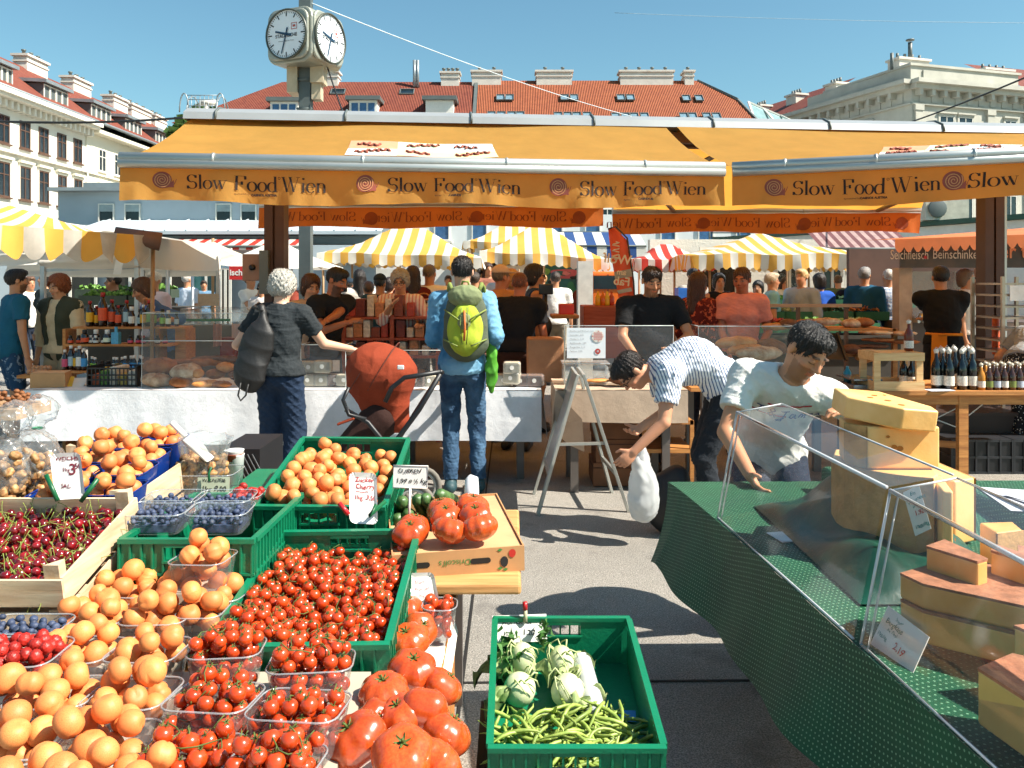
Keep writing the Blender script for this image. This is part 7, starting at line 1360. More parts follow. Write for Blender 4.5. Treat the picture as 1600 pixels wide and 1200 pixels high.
 eg = Proto(lambda: blob('egg', [((0, 0, .022), (.024, .024, .03))], .006, mat('egg_shell', '#c98f66', .5, .15, 30), 0))
 for k in range(10): eg.place(T(XS(46+6*(k % 5), 8.0)+.01*(k//5), 8.0+.06*(k//5), .731+.028*(k//5)), 'brown egg in the pile on the small table left of the bottle shelf', 'egg', 'eggs on the small table')
 Y = 4.6; x = XS(8, Y); z = hgt(618, Y); b = MB(); b.box((x-.4, Y-.05, z-.13), (x+.09, Y+.3, z-.07)); tag(b.build('wooden_tray', wood('tray_wood', '#8a6a4a', '#b08c64', 0), None, False), 'wooden tray of brown nuts cut by the left edge', 'tray')
 wn = Proto(lambda: blob('nut', [((0, 0, 0), (.018, .015, .014))], .004, mat('nut_brown', '#7a4a26', .7, .35, 60, .002, 120), .0015, 200))
 for k in range(70): a = RND.random(); wn.place(T(x-.35+.42*a, Y+.25*RND.random(), z-.06+.09*RND.random()*(1-abs(a-.4))), 'brown nut in the heap on the tray at the left edge', 'nut', 'nuts in the heap at the left edge')
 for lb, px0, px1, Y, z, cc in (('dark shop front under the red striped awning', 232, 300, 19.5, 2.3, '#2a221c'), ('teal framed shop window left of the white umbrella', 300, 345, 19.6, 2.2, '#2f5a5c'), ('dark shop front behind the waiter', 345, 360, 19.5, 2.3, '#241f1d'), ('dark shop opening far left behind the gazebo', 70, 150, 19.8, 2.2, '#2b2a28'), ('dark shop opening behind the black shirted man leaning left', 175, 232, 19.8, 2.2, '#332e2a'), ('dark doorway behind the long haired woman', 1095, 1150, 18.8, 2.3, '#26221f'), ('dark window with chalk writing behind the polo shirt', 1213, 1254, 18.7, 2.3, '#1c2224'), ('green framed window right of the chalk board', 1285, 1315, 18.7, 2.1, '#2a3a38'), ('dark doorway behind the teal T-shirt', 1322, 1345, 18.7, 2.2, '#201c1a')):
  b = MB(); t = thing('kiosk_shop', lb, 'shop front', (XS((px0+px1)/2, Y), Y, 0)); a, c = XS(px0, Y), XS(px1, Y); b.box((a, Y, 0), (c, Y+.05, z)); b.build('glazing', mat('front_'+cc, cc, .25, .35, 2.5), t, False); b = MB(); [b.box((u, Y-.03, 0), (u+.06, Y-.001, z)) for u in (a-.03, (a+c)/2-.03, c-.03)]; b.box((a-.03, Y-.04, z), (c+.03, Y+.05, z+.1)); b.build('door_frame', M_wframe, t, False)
  if 'chalk' in lb and 'writing' in lb:
   for k, s_ in enumerate(('Heute', 'Fisch 9,90', 'Salat 6,50', 'Suppe 4,20', 'Wein 3,80', 'Torte 4,10')): text(s_, .11, mat('chalk', '#8f9a9a', .9), Matrix.Translation((a+.08, Y-.01, z-.35-.22*k)) @ RX(radians(90)), parent=t)
 b = MB(); b.box((8.0, 19.3, 0), (3.2, 19.6, 2.6)); tag(b.build('pavilion_wall', M_cream, None, False), 'cream pavilion wall behind the right yellow canopy', 'wall')
 b = MB(); b.box((-14.5, 20.0, 0), (-3.3, 20.2, 2.5)); tag(b.build('pavilion_wall', M_bluewall, None, False), 'low pale wall under the pavilion porch on the left', 'wall')
counters()
def background_items():
 Y = 19.0; bm = mat('banner_white', '#e3e4e2', .7, .03); dk = mat('banner_text', '#23262a', .7); yl = mat('banner_yellow', '#d9b51e', .6)
 for i, (px, hid) in enumerate(((627, 0), (690, 0), (757, 0), (800, 0), (860, 0))):
  x = XS(px, Y); z = hgt(411, Y); t = thing('banner', 'white bank banner with dark lettering, number %s from the left under the yellow canopies' % ('one', 'two', 'three', 'four', 'five')[i], 'banner', (x, Y, z-.2), group='white banners under the yellow canopies'); b = MB(); b.box((x-.46, Y, z-.14), (x+.46, Y+.02, z+.16)); b.build('banner_cloth', bm, t, False); text('Raiffeisen', .17, dk, Matrix.Translation((x-.42, Y-.008, z-.05)) @ RX(radians(90)), parent=t, bold=.003)
  b = MB(); c = V((x+.38, Y-.008, z+.01)); [b.beam(c+V((-.06, 0, s_*-.05)), c+V((.06, 0, s_*.05)), .004, .02, up=(0, 1, 0)) for s_ in (1, -1)]; b.build('bank_emblem', yl, t, False)
 b = MB(); b.box((XS(560, 22), 22, 0), (XS(905, 22), 22.3, 2.2)); tag(b.build('stall_wall', M_white, None, False), 'long white stall wall behind the crowd in the middle', 'wall')
 Y = 17; t = thing('mural_panel', 'painted graffiti panel in teal, pink and green behind the man in white', 'mural', (XS(875, Y), Y, 0)); b = MB(); b.box((XS(843, Y), Y, .8), (XS(903, Y), Y+.05, hgt(413, Y))); b.build('panel', mat('mural_teal', '#2f6f72', .6, .25, 3), t, False)
 for i, (px, py, rx, rz, cc) in enumerate(((882, 428, 20, 9, '#c7667a'), (878, 427, 12, 4, '#2f6f72'), (884, 427, 6, 3, '#d98a94'), (892, 452, 8, 10, '#3f8f6a'), (866, 440, 9, 5, '#1d3338'), (884, 468, 7, 9, '#2d8a72'), (896, 434, 5, 3, '#22303a'), (853, 424, 6, 6, '#77a85a'))):
  c = P(px, py, Y-.005-.004*i); b = MB(); b.add([c+V((rx/F*Y*cos(a)*(1+.2*sin(3*a+i)), 0, rz/F*Y*sin(a)*(1+.2*cos(2*a+i)))) for a in [2*pi*k/24 for k in range(24)]], [tuple(range(24))]); b.build('paint_shape', mat('paint_'+cc, cc, .6), t, False)
 Y = 15; t = thing('parked_van', 'orange delivery van seen from behind left of the feather flag', 'van', (XS(945, Y), Y, 0)); x0, x1 = XS(922, Y), XS(978, Y); om = mat('van_orange', '#d9661c', .35, .08, 2, coat=.3); b = MB(); b.box((x0, Y, .35), (x1, Y+3, hgt(424, Y))); bevel(b.build('body', om, t, False), .06, 3); b = MB(); b.box(((x0+x1)/2-.01, Y-.012, .45), ((x0+x1)/2+.01, Y-.001, 1.75)); b.box((x0+.05, Y-.012, 1.2), (x1-.05, Y-.002, 1.22)); b.build('door_seam', mat('seam_brown', '#7a3a14', .6), t, False)
 for k in (-1, 1): m = MB(T((x0+x1)/2+k*.28, Y+.3, .32) @ RY(radians(90))); m.lathe([(.0, -.1), (.32, -.1), (.32, .1), (0, .1)], 18); m.build('wheel', mat('tyre', '#17171a', .8), t)
 b = MB(); b.box((x0+.06, Y-.02, hgt(424, Y)-.32), (x1-.06, Y-.003, hgt(424, Y)-.08)); b.build('rear_window', M_dark, t, False)
 Y = 13.5; x = XS(915, Y); b = MB(); b.box((x-.12, Y, 0), (x+.12, Y+.3, hgt(408, Y))); tag(b.build('white_column', mat('column_ribbed', '#cfcac0', .6, .1, 8), None, False), 'ribbed white column between the mural and the orange van', 'column')
 Y = 10.5; t = thing('feather_flag', 'tall red orange feather flag with white mirrored lettering', 'flag', (XS(975, Y), Y, 0)); fm = mat('flag_red', '#e0603f', .6, .12, 3, transl=.3); L = [(950, 356), (953, 380), (957, 410), (962, 440), (967, 470), (972, 500)]; R_ = [(960, 356), (980, 375), (985, 400), (988, 430), (990, 465), (992, 500)]
 b = MB(); b.grid(lambda u, v: (lambda k, f: P(L[k][0]+(L[k+1][0]-L[k][0])*f, L[k][1]+(L[k+1][1]-L[k][1])*f, Y).lerp(P(R_[k][0]+(R_[k+1][0]-R_[k][0])*f, R_[k][1]+(R_[k+1][1]-R_[k][1])*f, Y), u)+V((0, .03*sin(6*u+5*v), 0)))(min(4, int(v*5)), v*5-min(4, int(v*5))), 8, 20); b.build('flag_cloth', fm, t)
 for py0, py1 in ((420, 432), (449, 455)): b = MB(); b.add([P(959.5+(py0-420)*.15, py0+5, Y-.04), P(986, py0, Y-.04), P(988, py1, Y-.04), P(961+(py0-420)*.2, py1+4, Y-.04)], [(0, 1, 2, 3)]); b.build('flag_band', mat('flag_grey', '#9fa8b0', .6), t, False)
 fw_ = mat('flag_white', '#e4dcd6', .6)
 for s_, px, py, sz in (('Wolf', 986, 414, .17), ('am', 978, 430, .1), ('Fab', 984, 447, .15)): text(s_, sz, fw_, Matrix.Translation(P(px, py, Y-.05)) @ RY(radians(6)) @ Matrix.Diagonal((-1, 1, 1, 1)) @ RX(radians(90)), parent=t, bold=.003)
 b = MB(); [b.tube([P(962+6*sin(k*1.3+i), 378+i*10+k*1.2, Y-.05) for k in range(7)], .008, 4) for i in range(3)]; b.build('flag_scroll', fw_, t); b = MB(); b.tube([P(994, 520, Y), P(990, 440, Y), P(980, 372, Y), P(962, 354, Y), P(950, 358, Y)], .012, 6); b.tube([P(994, 520, Y), (XS(996, Y), Y, 0)], .015, 6); b.build('pole', mat('flag_pole', '#3a3c40', .4), t)
 Y = 13; x = XS(368, Y); t = thing('red_sign', 'small red sign reading isch left of the brown wall box', 'sign', (x, Y, 1.5)); a = P(358, 437, Y); c = P(381, 416, Y); b = MB(); b.box((a.x, Y, a.z), (c.x, Y+.02, c.z)); b.build('sign_panel', mat('sign_red', '#c22a2a', .5), t, False); text('isch', .13, mat('flag_white', '#e4dcd6', .6), Matrix.Translation((a.x+.01, Y-.004, a.z+.07)) @ RX(radians(90)), parent=t, bold=.004)
 Y = 10.8; x0 = XS(1388, Y); x1 = XS(1660, Y); t = thing('meat_kiosk', 'kiosk with orange scalloped awning and dark sign board reading Selchfleisch Beinschinken', 'kiosk', ((x0+x1)/2, Y, 0)); om = mat('kiosk_orange', '#cf7a4a', .7, .15, 2, transl=.25); zt = hgt(377, Y); b = MB(); b.add([(x0-.15, Y-.5, zt), (x1, Y-.75, zt+.08), (x1, Y+.5, zt+.22), (x0-.15, Y+.5, zt+.03)], [(0, 1, 2, 3)]); n = 22
 for i in range(n):
  fa = lambda u, v, i=i: V((x0-.15+(x1-x0+.15)*(i+u)/n, Y-.5-.25*(i+u)/n-.01, zt+.08*(i+u)/n-(.10+.07*sin(pi*u))*v)); b.grid(fa, 6, 1)
 b.build('awning_cloth', om, t)
 b = MB(); b.box((x0, Y-.35, hgt(419, Y)), (x1, Y-.31, zt-.02)); o = b.build('sign_board', mat('sign_dark', '#3a3833', .6, .3, 4, col2='#57493c'), t, False); tx = mat('sign_letters', '#d9c9b4', .6)
 text('Selchfleisch', .17, tx, Matrix.Translation(P(1391, 405, 10.44)) @ RX(radians(90)), parent=o, sx=.62); text('Beinschinken', .165, tx, Matrix.Translation(P(1457, 404, 10.44)) @ RX(radians(90)), parent=o, sx=.72); text('er ts', .26, mat('sign_letters2', '#d98a5c', .6), Matrix.Translation(P(1562, 403, 10.44)) @ RX(radians(90)), parent=o, bold=.003, sx=.9)
 b = MB(T(*P(1446, 402, 10.43)) @ RX(radians(90))); b.lathe([(0, 0), (.022, 0)], 10, cap=False); b.build('red_dot', mat('sign_red', '#c22a2a', .5), o)
 b = MB(); b.box((XS(1394, Y), Y-.2, 0), (XS(1414, Y), Y, hgt(419, Y))); b.box((XS(1522, Y), Y-.2, 0), (XS(1534, Y), Y, hgt(419, Y))); b.build('post', mat('kiosk_post', '#b59a84', .6), t, False); b = MB(); b.box((XS(1414, Y), Y, .95), (XS(1522, Y), Y+.02, hgt(424, Y))); b.build('pane', clear('kiosk_glass', haze=.12, refl=.8), t, False); b = MB(); b.box((XS(1414, Y), Y-.15, .5), (x1, Y+.6, 1.1)); b.build('counter', mat('kiosk_counter', '#5a4a40', .5), t, False); b = MB(); b.box((x0+.1, Y+1.5, 0), (x1, Y+1.6, 2.1)); b.build('back_wall', mat('kiosk_back', '#5a4034', .7, .3, 1.5), t, False); b = MB(); b.lathe([(.12, 0), (.1, .12), (.02, .14)], 14, T(XS(1442, 10.6), 10.5, 1.1)); b.box((XS(1425, 10.6), 10.45, 1.1), (XS(1460, 10.6), 10.6, 1.16)); b.build('slicer', mat('steel', '#b9bcbc', .2, .1, 3, metal=.8), t)
 Y = 7.6; x0, x1 = XS(1567, Y), XS(1640, Y); t = thing('baking_rack', 'tall metal baking rack with trays at the right edge', 'rack', ((x0+x1)/2, Y, 0)); sm = mat('rack_steel', '#a99a8a', .3, .1, 3, metal=.7); b = MB(); [b.box((x-.014, y-.014, .1), (x+.014, y+.014, hgt(432, Y))) for x in (x0, x1) for y in (Y, Y+.5)]; b.build('rack_frame', sm, t, False); b = MB()
 for k in range(9): z = .75+k*.105; b.box((x0+.02, Y+.01, z), (x1-.02, Y+.49, z+.018))
 b.build('tray', sm, t, False); b = MB(); c = P(1588, 460, Y); b.box((x0+.06, Y-.01, hgt(470, Y)), (x0+.3, Y-.003, hgt(446, Y))); b.build('note', mat('label_white', '#dcdcd4', .6), t, False)
 b = MB(T(XS(1556, 8.2), 8.2, .9)); b.lathe([(.03, 0), (.035, .02), (.035, .35), (.015, .38)], 12); tag(b.build('extinguisher', mat('ext_orange', '#c9562a', .35)), 'orange red cylinder leaning beside the right brown post', 'extinguisher')
 c = P(662, 492, 9.7); t = thing('wicker_basket', 'wicker basket with tall handle held by the man in white', 'basket', tuple(c)); b = MB(T(c.x, c.y, c.z-.1)); b.lathe([(.10, 0), (.14, .05), (.155, .13), (.15, .14), (.13, .05), (.09, .01)], 18, sy=.7); b.build('bowl', mat('wicker', '#b0743c', .7, .3, 60, .006, 80), t); b = MB(); b.tube([(c.x+.14*cos(a), c.y, c.z+.03+.22*sin(a)) for a in [pi*k/12 for k in range(13)]], .011, 6); b.build('handle', mat('wicker', '#b0743c', .7), t)
 c = P(848, 512, 8.9); S = SDF(c-V((.3, .3, .3)), c+V((.3, .3, .3)), .014); S.ell(c, (.10, .06, .14), None, 0); v, f = S.mesh(); v = folds(v, f, .006, 28, 3); tag(mesh_from('shoulder_bag', v, f, mat('bag_leather', '#1d1c1c', .55), True), 'black bag on the hip of the woman in navy', 'bag')
 for i, (px, cc) in enumerate(((938, '#d9a21e'), (946, '#c9641e'), (953, '#d2b03a'), (960, '#a83a22'))):
  c = P(px, 474, 8.7); b = MB(T(c.x, 8.95, hgt(478, 8.8)+.001)); b.lathe([(.025, 0), (.03, .01), (.03, .09), (.012, .12), (.012, .15), (0, .15)], 10); tag(b.build('juice_bottle', mat('juice_'+cc, cc, .2)), ('yellow', 'orange', 'pale gold', 'dark red')[i]+' juice bottle on the reddish plank counter', 'bottle', 'juice bottles on the plank counter')
 b = MB(); b.box((XS(1060, 13), 13, 1.0), (XS(1078, 13), 13.3, hgt(450, 13))); tag(b.build('blue_box', mat('blue_box', '#2a6cc0', .5), None, False), 'bright blue box left of the long haired woman', 'box')
background_items()
# ================================================================ FOREGROUND FRUIT STALL
M_gcrate = mat('crate_green', '#0b7350', .38, .08, 6, .001, 90); M_pwood = wood('poplar_wood', '#bfa07c', '#dcc7a8', 1); M_pwoodx = wood('poplar_wood_x', '#bfa07c', '#dcc7a8', 0)
NTH = ('one', 'two', 'three', 'four', 'five', 'six', 'seven', 'eight', 'nine', 'ten', 'eleven', 'twelve')
def green_crate(label, M, W, L, h, group='green plastic crates'):
 t = thing('plastic_crate', label, 'crate', tuple(M @ V((W/2, L/2, -h))), group=group); g = .004
 for (a, b, ln) in ((V((0, 0, 0)), V((1, 0, 0)), W), (V((0, L, 0)), V((1, 0, 0)), W), (V((0, 0, 0)), V((0, 1, 0)), L), (V((W, 0, 0)), V((0, 1, 0)), L)):
  m = MB(M); n = V((-b.y, b.x, 0)); s = 1 if a.length == 0 and b.x else (-1 if b.x else (-1 if a.x == 0 else 1)); n = V((0, s, 0)) if b.x else V((-s if a.x else 1, 0, 0))
  if a.y: n = V((0, -1, 0))
  if a.x: n = V((-1, 0, 0))
  def bx(u0, u1, d0, d1, z0, z1):
   p = a+b*u0+n*d0; q = a+b*u1+n*d1; m.box([min(p[k], q[k]) if k < 2 else z0 for k in range(3)], [max(p[k], q[k]) if k < 2 else z1 for k in range(3)])
  o = 0 if b.x else .0135; hw = .055 if b.x else 0; c = ln/2
  if hw: bx(o, c-hw, .004, .009, -h, -.012); bx(c+hw, ln-o, .004, .009, -h, -.012); bx(c-hw, c+hw, .004, .009, -h, -.055); bx(c-hw, c+hw, -.002, .0125, -.022, -.0125); bx(c-hw-.006, c+hw+.006, -.002, .0125, -.062, -.056)
  else:
   bx(o, ln-o, .004, .009, -h, -.03); k = o+.004
   while k < ln-o-.02: bx(k, k+.012, .004, .009, -.03, -.0122); k += .022
  bx(o, ln-o, -.004, .013, -.012, 0); bx(o, ln-o, -.001, .0035, -h, -h+.012); bx(o, ln-o, -.001, .0035, -h*.62, -h*.62+.006); k = o
  while k < ln-o-.008: bx(k, k+.005, -.0012, .0038, -h+.0122, -.0124); k += .028
  m.build('side_wall', M_gcrate, t, False)
 m = MB(M); m.box((.01, .01, -h+.002), (W-.01, L-.01, -h+.008)); m.build('base', M_gcrate, t, False); return t
def wood_crate(label, M, W, L, h, slats=1, group='thin wooden crates', post=.03):
 t = thing('wooden_crate', label, 'crate', tuple(M @ V((W/2, L/2, -h))), group=group)
 for a in (0, 1):
  m = MB(M)
  for k in range(slats): z0 = -h+h*k/slats+.004; z1 = -h+h*(k+1)/slats-.004; m.box((0, a*(L-.007), z0), (W, a*(L-.007)+.007, z1))
  m.build('end_board', M_pwoodx, t, False); m = MB(M)
  for k in range(slats): z0 = -h+h*k/slats+.006; z1 = -h+h*(k+1)/slats-.002; m.box((a*(W-.006), .0072, z0), (a*(W-.006)+.006, L-.0072, z1))
  m.build('side_board', M_pwood, t, False)
 for x in (.0065, W-.0065-.035):
  for y in (.0075, L-.0075-.028): m = MB(M); q = .035; m.add([(x, y, -h), (x+q, y, -h), (x+(q if x > .1 else 0), y+.028, -h), (x, y, post), (x+q, y, post), (x+(q if x > .1 else 0), y+.028, post)], [(0, 2, 1), (3, 4, 5), (0, 1, 4, 3), (1, 2, 5, 4), (2, 0, 3, 5)]); m.build('corner_post', M_pwood, t, False)
 m = MB(M); [m.box((.008, .01+k*(L-.02)/5, -h+.002), (W-.008, .01+(k+.9)*(L-.02)/5, -h+.006)) for k in range(5)]; m.build('bottom_slats', M_pwoodx, t, False); return t
def rrect(w, l, r, n=4): return [(sx*(w/2-r)+r*cos(radians(a0+90*k/n)), sy*(l/2-r)+r*sin(radians(a0+90*k/n))) for sx, sy, a0 in ((1, -1, -90), (1, 1, 0), (-1, 1, 90), (-1, -1, 180)) for k in range(n+1)]
M_pun = clear('punnet_plastic', (.97, .97, .97), haze=.07, refl=.55, rough=.12)
def punnet(label, M, w, l, h, m=None, rim=None, group='clear plastic punnets'):
 t = thing('punnet', label, 'punnet', tuple(M @ V((0, 0, -h))), group=group); b = MB(M); A = rrect(w*.84, l*.84, .02); B = rrect(w, l, .028); n = len(A)
 vs = [(x, y, -h) for x, y in A]+[(x, y, -.003) for x, y in B]; b.add(vs, [(k, (k+1) % n, n+(k+1) % n, n+k) for k in range(n)], True); b.add([(x, y, -h) for x, y in A], [tuple(range(n))]); b.build('tray', m or M_pun, t); b = MB(M); b.tube([(x, y, 0) for x, y in rrect(w+.004, l+.004, .03)], .002, 5, closed=True); b.build('rim', rim or clear('punnet_rim', haze=.22, refl=.8, rough=.12), t); return t
def heap(n, x0, x1, y0, y1, r, top, seed, cand=14, floor=-9, inside=None, jit=.12):
 """drop spheres so that they rest on the floor or on each other; returns centres"""
 rs = np.random.RandomState(seed); pts = np.zeros((0, 3)); rad = np.zeros(0); out = []
 for i in range(n):
  ri = r*(1+jit*(rs.rand()-.5)*2); best = None
  for c in range(cand):
   x, y = rs.uniform(x0+ri, x1-ri), rs.uniform(y0+ri, y1-ri)
   if inside and not inside(x, y): continue
   z = floor+ri
   if len(pts):
    d2 = (pts[:, 0]-x)**2+(pts[:, 1]-y)**2; R = (rad+ri)*.97; m = d2 < R*R
    if m.any(): z = max(z, (pts[m, 2]+np.sqrt(R[m]**2-d2[m])).max())
   sc_ = z-top(x, y)
   if best is None or sc_ < best[0]: best = (sc_, x, y, z)
  if best is None or best[0] > ri*.6: continue
  pts = np.vstack([pts, best[1:]]); rad = np.append(rad, ri); out.append((best[1], best[2], best[3], ri))
 return out
def rrot(): return Matrix.Rotation(RND.uniform(0, 6.28), 4, V((RND.gauss(0, 1), RND.gauss(0, 1), RND.gauss(0, 1))).normalized())
def fruit(name, fn, nu, nv, m, parts=None):
 def f():
  b = MB(); b.grid(lambda u, v: fn(2*pi*u, pi*v), nu, nv, flip=True)
  if parts:
   t = root(name); b.build('flesh' if name != 'cherry' else 'skin', m, t); parts(t); return t
  o = mesh_from(name, b.v, b.f, m, True, None, None, recenter=False); return o
 return f
def fruitmat(name, c1, c2, blush, rough, coat=0, sc_=30):
 t = NT(name); c = t.ramp(t.noise(sc_, 3), [(.35, c1), (.65, c2)]); c = t.mix(t.ramp(t.noise(sc_*.6, 2), [(.5, 0.), (.72, .7)]), c, blush)
 oi = t.n('ObjectInfo'); c = t.mix(t.math('MULTIPLY', t.math('FRACT', t.math('MULTIPLY', oi.outputs['Random'], 17)), .45), c, blush); mr = t.n('MapRange'); t.l(oi.outputs['Random'], mr.inputs[0]); mr.inputs[3].default_value = .82; mr.inputs[4].default_value = 1.12
 t.base(t.mix(1, c, mr.outputs[0], 'MULTIPLY')); t.b.inputs['Roughness'].default_value = rough; t.b.inputs['Coat Weight'].default_value = coat; t.b.inputs['Coat Roughness'].default_value = .08; return t.m
M_apr = fruitmat('apricot_skin', '#e08442', '#eba05a', '#c95f30', .55); M_tom = fruitmat('tomato_skin', '#c03a10', '#d0501a', '#b0300e', .25, .6); M_che = fruitmat('cherry_skin', '#4a0911', '#6b0f17', '#a01a18', .15, .8, 40); M_beef = fruitmat('beef_tomato_skin', '#c24a1a', '#cf5c26', '#b03a14', .25, .5, 12)
M_blu = mat('blueberry_skin', '#1a2136', .6, .3, 60, col2='#4b5875', rnd=.3); M_ras = mat('raspberry_skin', '#a3241a', .45, .2, 60, rnd=.2); M_stem = mat('green_stem', '#7d8a3a', .6, .25, 40); M_vine = mat('vine_green', '#4f5f26', .7, .3, 60)
def sph(r, sq=1.0, crease=0, lobes=0, la=0, top=0):
 def f(a, b):
  R = r*(1-crease*np.exp(-((a-pi)/.22)**2)*abs(sin(b)))*(1+la*cos(lobes*a)*sin(b)**2); z = cos(b); dip = top*np.exp(-((1-abs(z))/.10)) if top else 0
  return V((R*sin(b)*cos(a), R*sin(b)*sin(a), R*sq*z-(dip*r if z > 0 else -dip*r*.5)))
 return f
def ch_stem(t): m = MB(); m.tube([(0, 0, .009), (.003, .001, .018), (.010, .003, .032), (.014, .006, .045)], [.0012, .0009, .0008, .0013], 5); m.build('stem', M_stem, t)
PA = Proto(fruit('apricot', sph(1, .95, .15, top=.2), 24, 14, M_apr)); PB = Proto(fruit('blueberry', sph(1, .85, top=.2), 12, 8, M_blu))
def cherry_proto():
 t = root('cherry'); b = MB(); b.grid(lambda u, v: sph(.012, .92, .05, top=.15)(2*pi*u, pi*v), 16, 10, flip=True); b.build('skin', M_che, t); ch_stem(t); return t
PC = Proto(cherry_proto)
floor_ = math.floor
PR_ = Proto(fruit('raspberry', lambda a, b: V((sin(b)*cos(a), sin(b)*sin(a), 1.1*cos(b)))*(.0098*(1+.17*abs(sin(4*a+2*floor_(b*3))*sin(b*6.5)))), 26, 18, M_ras))
def fill(proto, pts, M, label, cat, group, scale=1.0, up=False):
 for x, y, z, r in pts:
  R = RZ(RND.uniform(0, 6.28)) @ RX(RND.uniform(-2.3, 2.3)) if up else rrot(); proto.place(M @ T(x, y, z) @ R @ S3(r*scale*RND.uniform(.93, 1.04), r*scale*RND.uniform(.93, 1.03), r*scale*RND.uniform(.95, 1.1)), label, cat, group)
def table_set():
 t = thing('market_table', 'big trestle table of the fruit stall under crates and punnets', 'table', (-1.1, 2, 0)); b = MB(); b.box((-2.3, .75, .66), (-.165, 3.3, .695)); b.build('table_top', M_tblwood, t, False)
 for x in (-2.2, -.22):
  for y in (.85, 3.2): b = MB(); b.box((x-.03, y-.03, 0), (x+.03, y+.03, .659)); b.build('leg', M_legs, t, False)
 b = MB(); b.grid(lambda u, v: V((-.66+.51*u, .95+1.36*v, .699+.002*sin(u*30)*sin(v*44)-(.05*max(0, u-.97)/.03)**1)), 40, 40); tag(b.build('paper_cover', mat('white_paper', '#dcdad2', .7, .05, 5, .003, 18), None), 'white paper sheet under the beef tomatoes', 'paper')
 b = MB(); b.box((-1.45, .95, .70), (-.30, 1.77, .79)); b.box((-1.45, 1.7701, .70), (-.80, 2.08, .79)); tag(b.build('display_board', mat('board_pale', '#b9ab98', .7, .1, 4), None, False), 'low pale platform carrying the clear punnets', 'platform')
 t = thing('plank_stand', 'wooden plank stand below the cardboard tomato box', 'stand', (-.2, 2.6, 0)); b = MB(); b.box((-.345, 2.24, .775), (.025, 2.98, .805)); bevel(b.build('plank', wood('plank_wood', '#a8763f', '#cf9f66', 0), t, False), .008); b = MB(); b.box((-.33, 2.45, 0), (-.29, 2.9, .774)); b.box((-.25, 2.5, 0), (-.2, 2.9, .774)); b.build('leg', M_tblwood, t, False)
table_set()
def punnets():
 k = 0
 rows = ((318, 872, 2.03, .13), (205, 903, 2.06, .15), (288, 900, 2.06, .14), (352, 912, 2.03, .10), (152, 958, 1.90, .15), (248, 958, 1.90, .14), (318, 945, 1.93, .10), (128, 1018, 1.72, .14), (232, 1020, 1.72, .14), (88, 1088, 1.54, .145), (208, 1085, 1.54, .145), (28, 1165, 1.38, .145), (165, 1170, 1.38, .15), (-22, 1100, 1.52, .14), (60, 1215, 1.25, .14), (190, 1225, 1.24, .14))
 where = ('beside the green tomato crate, farthest back', 'left in the back row by the cherry crate corner', 'second in the back row', 'narrow one by the green crate in the back row', 'left of the second row by the wooden crate', 'middle of the second row', 'right of the second row by the green crate', 'left in the third row above the raspberries', 'right in the third row left of the vine tomatoes', 'left in the fourth row', 'right in the fourth row beside the vine tomato punnet', 'front left row by the picture edge', 'front row left of the lowest vine tomatoes', 'cut by the left picture edge beside the raspberries', 'lowest left, cut by the picture bottom', 'lowest, cut by the picture bottom left of the vine tomatoes')
 for (px, py, Y, w_), wh in zip(rows, where):
  c = P(px, py, Y); z = .862 if k else .95; M = T(c.x, Y, z-.002) @ RZ(RND.uniform(-.12, .12)) @ RX(-.05); l = .135 if w_ > .12 else .12; punnet('clear punnet of apricots, '+wh, M, w_, l, .066); k += 1
  pts = heap(15, -w_*.5, w_*.5, -l*.5, l*.5, .0245, lambda x, y: .035-2.0*(x*x+y*y), 50+k, 30, -.042); fill(PA, pts, M, 'ripe apricot in the punnet '+wh.split(',')[0], 'apricot', 'apricots in clear punnet '+wh.split(',')[0])
 if 1:   # support under the rear punnet
  b = MB(); b.box((-.81, 1.97, .79), (-.70, 2.08, .88)); tag(b.build('riser_block', mat('board_pale', '#b9ab98', .7), None, False), 'small riser under the rearmost apricot punnet', 'block')
def calyx(m, p, d, s):
 x = d.orthogonal().normalized(); y = d.cross(x)
 for k in range(5): a = 2*pi*k/5+p.x*90; e = x*cos(a)+y*sin(a); f_ = x*cos(a+1.57)+y*sin(a+1.57); m.add([p+f_*s*.14, p-f_*s*.14, p+e*s*.75+d*s*.12], [(0, 1, 2)])
def ct_proto():
 b = MB(); b.grid(lambda u, v: sph(1, .95, top=.10)(2*pi*u, pi*v), 18, 12, flip=True); return b
CT = None
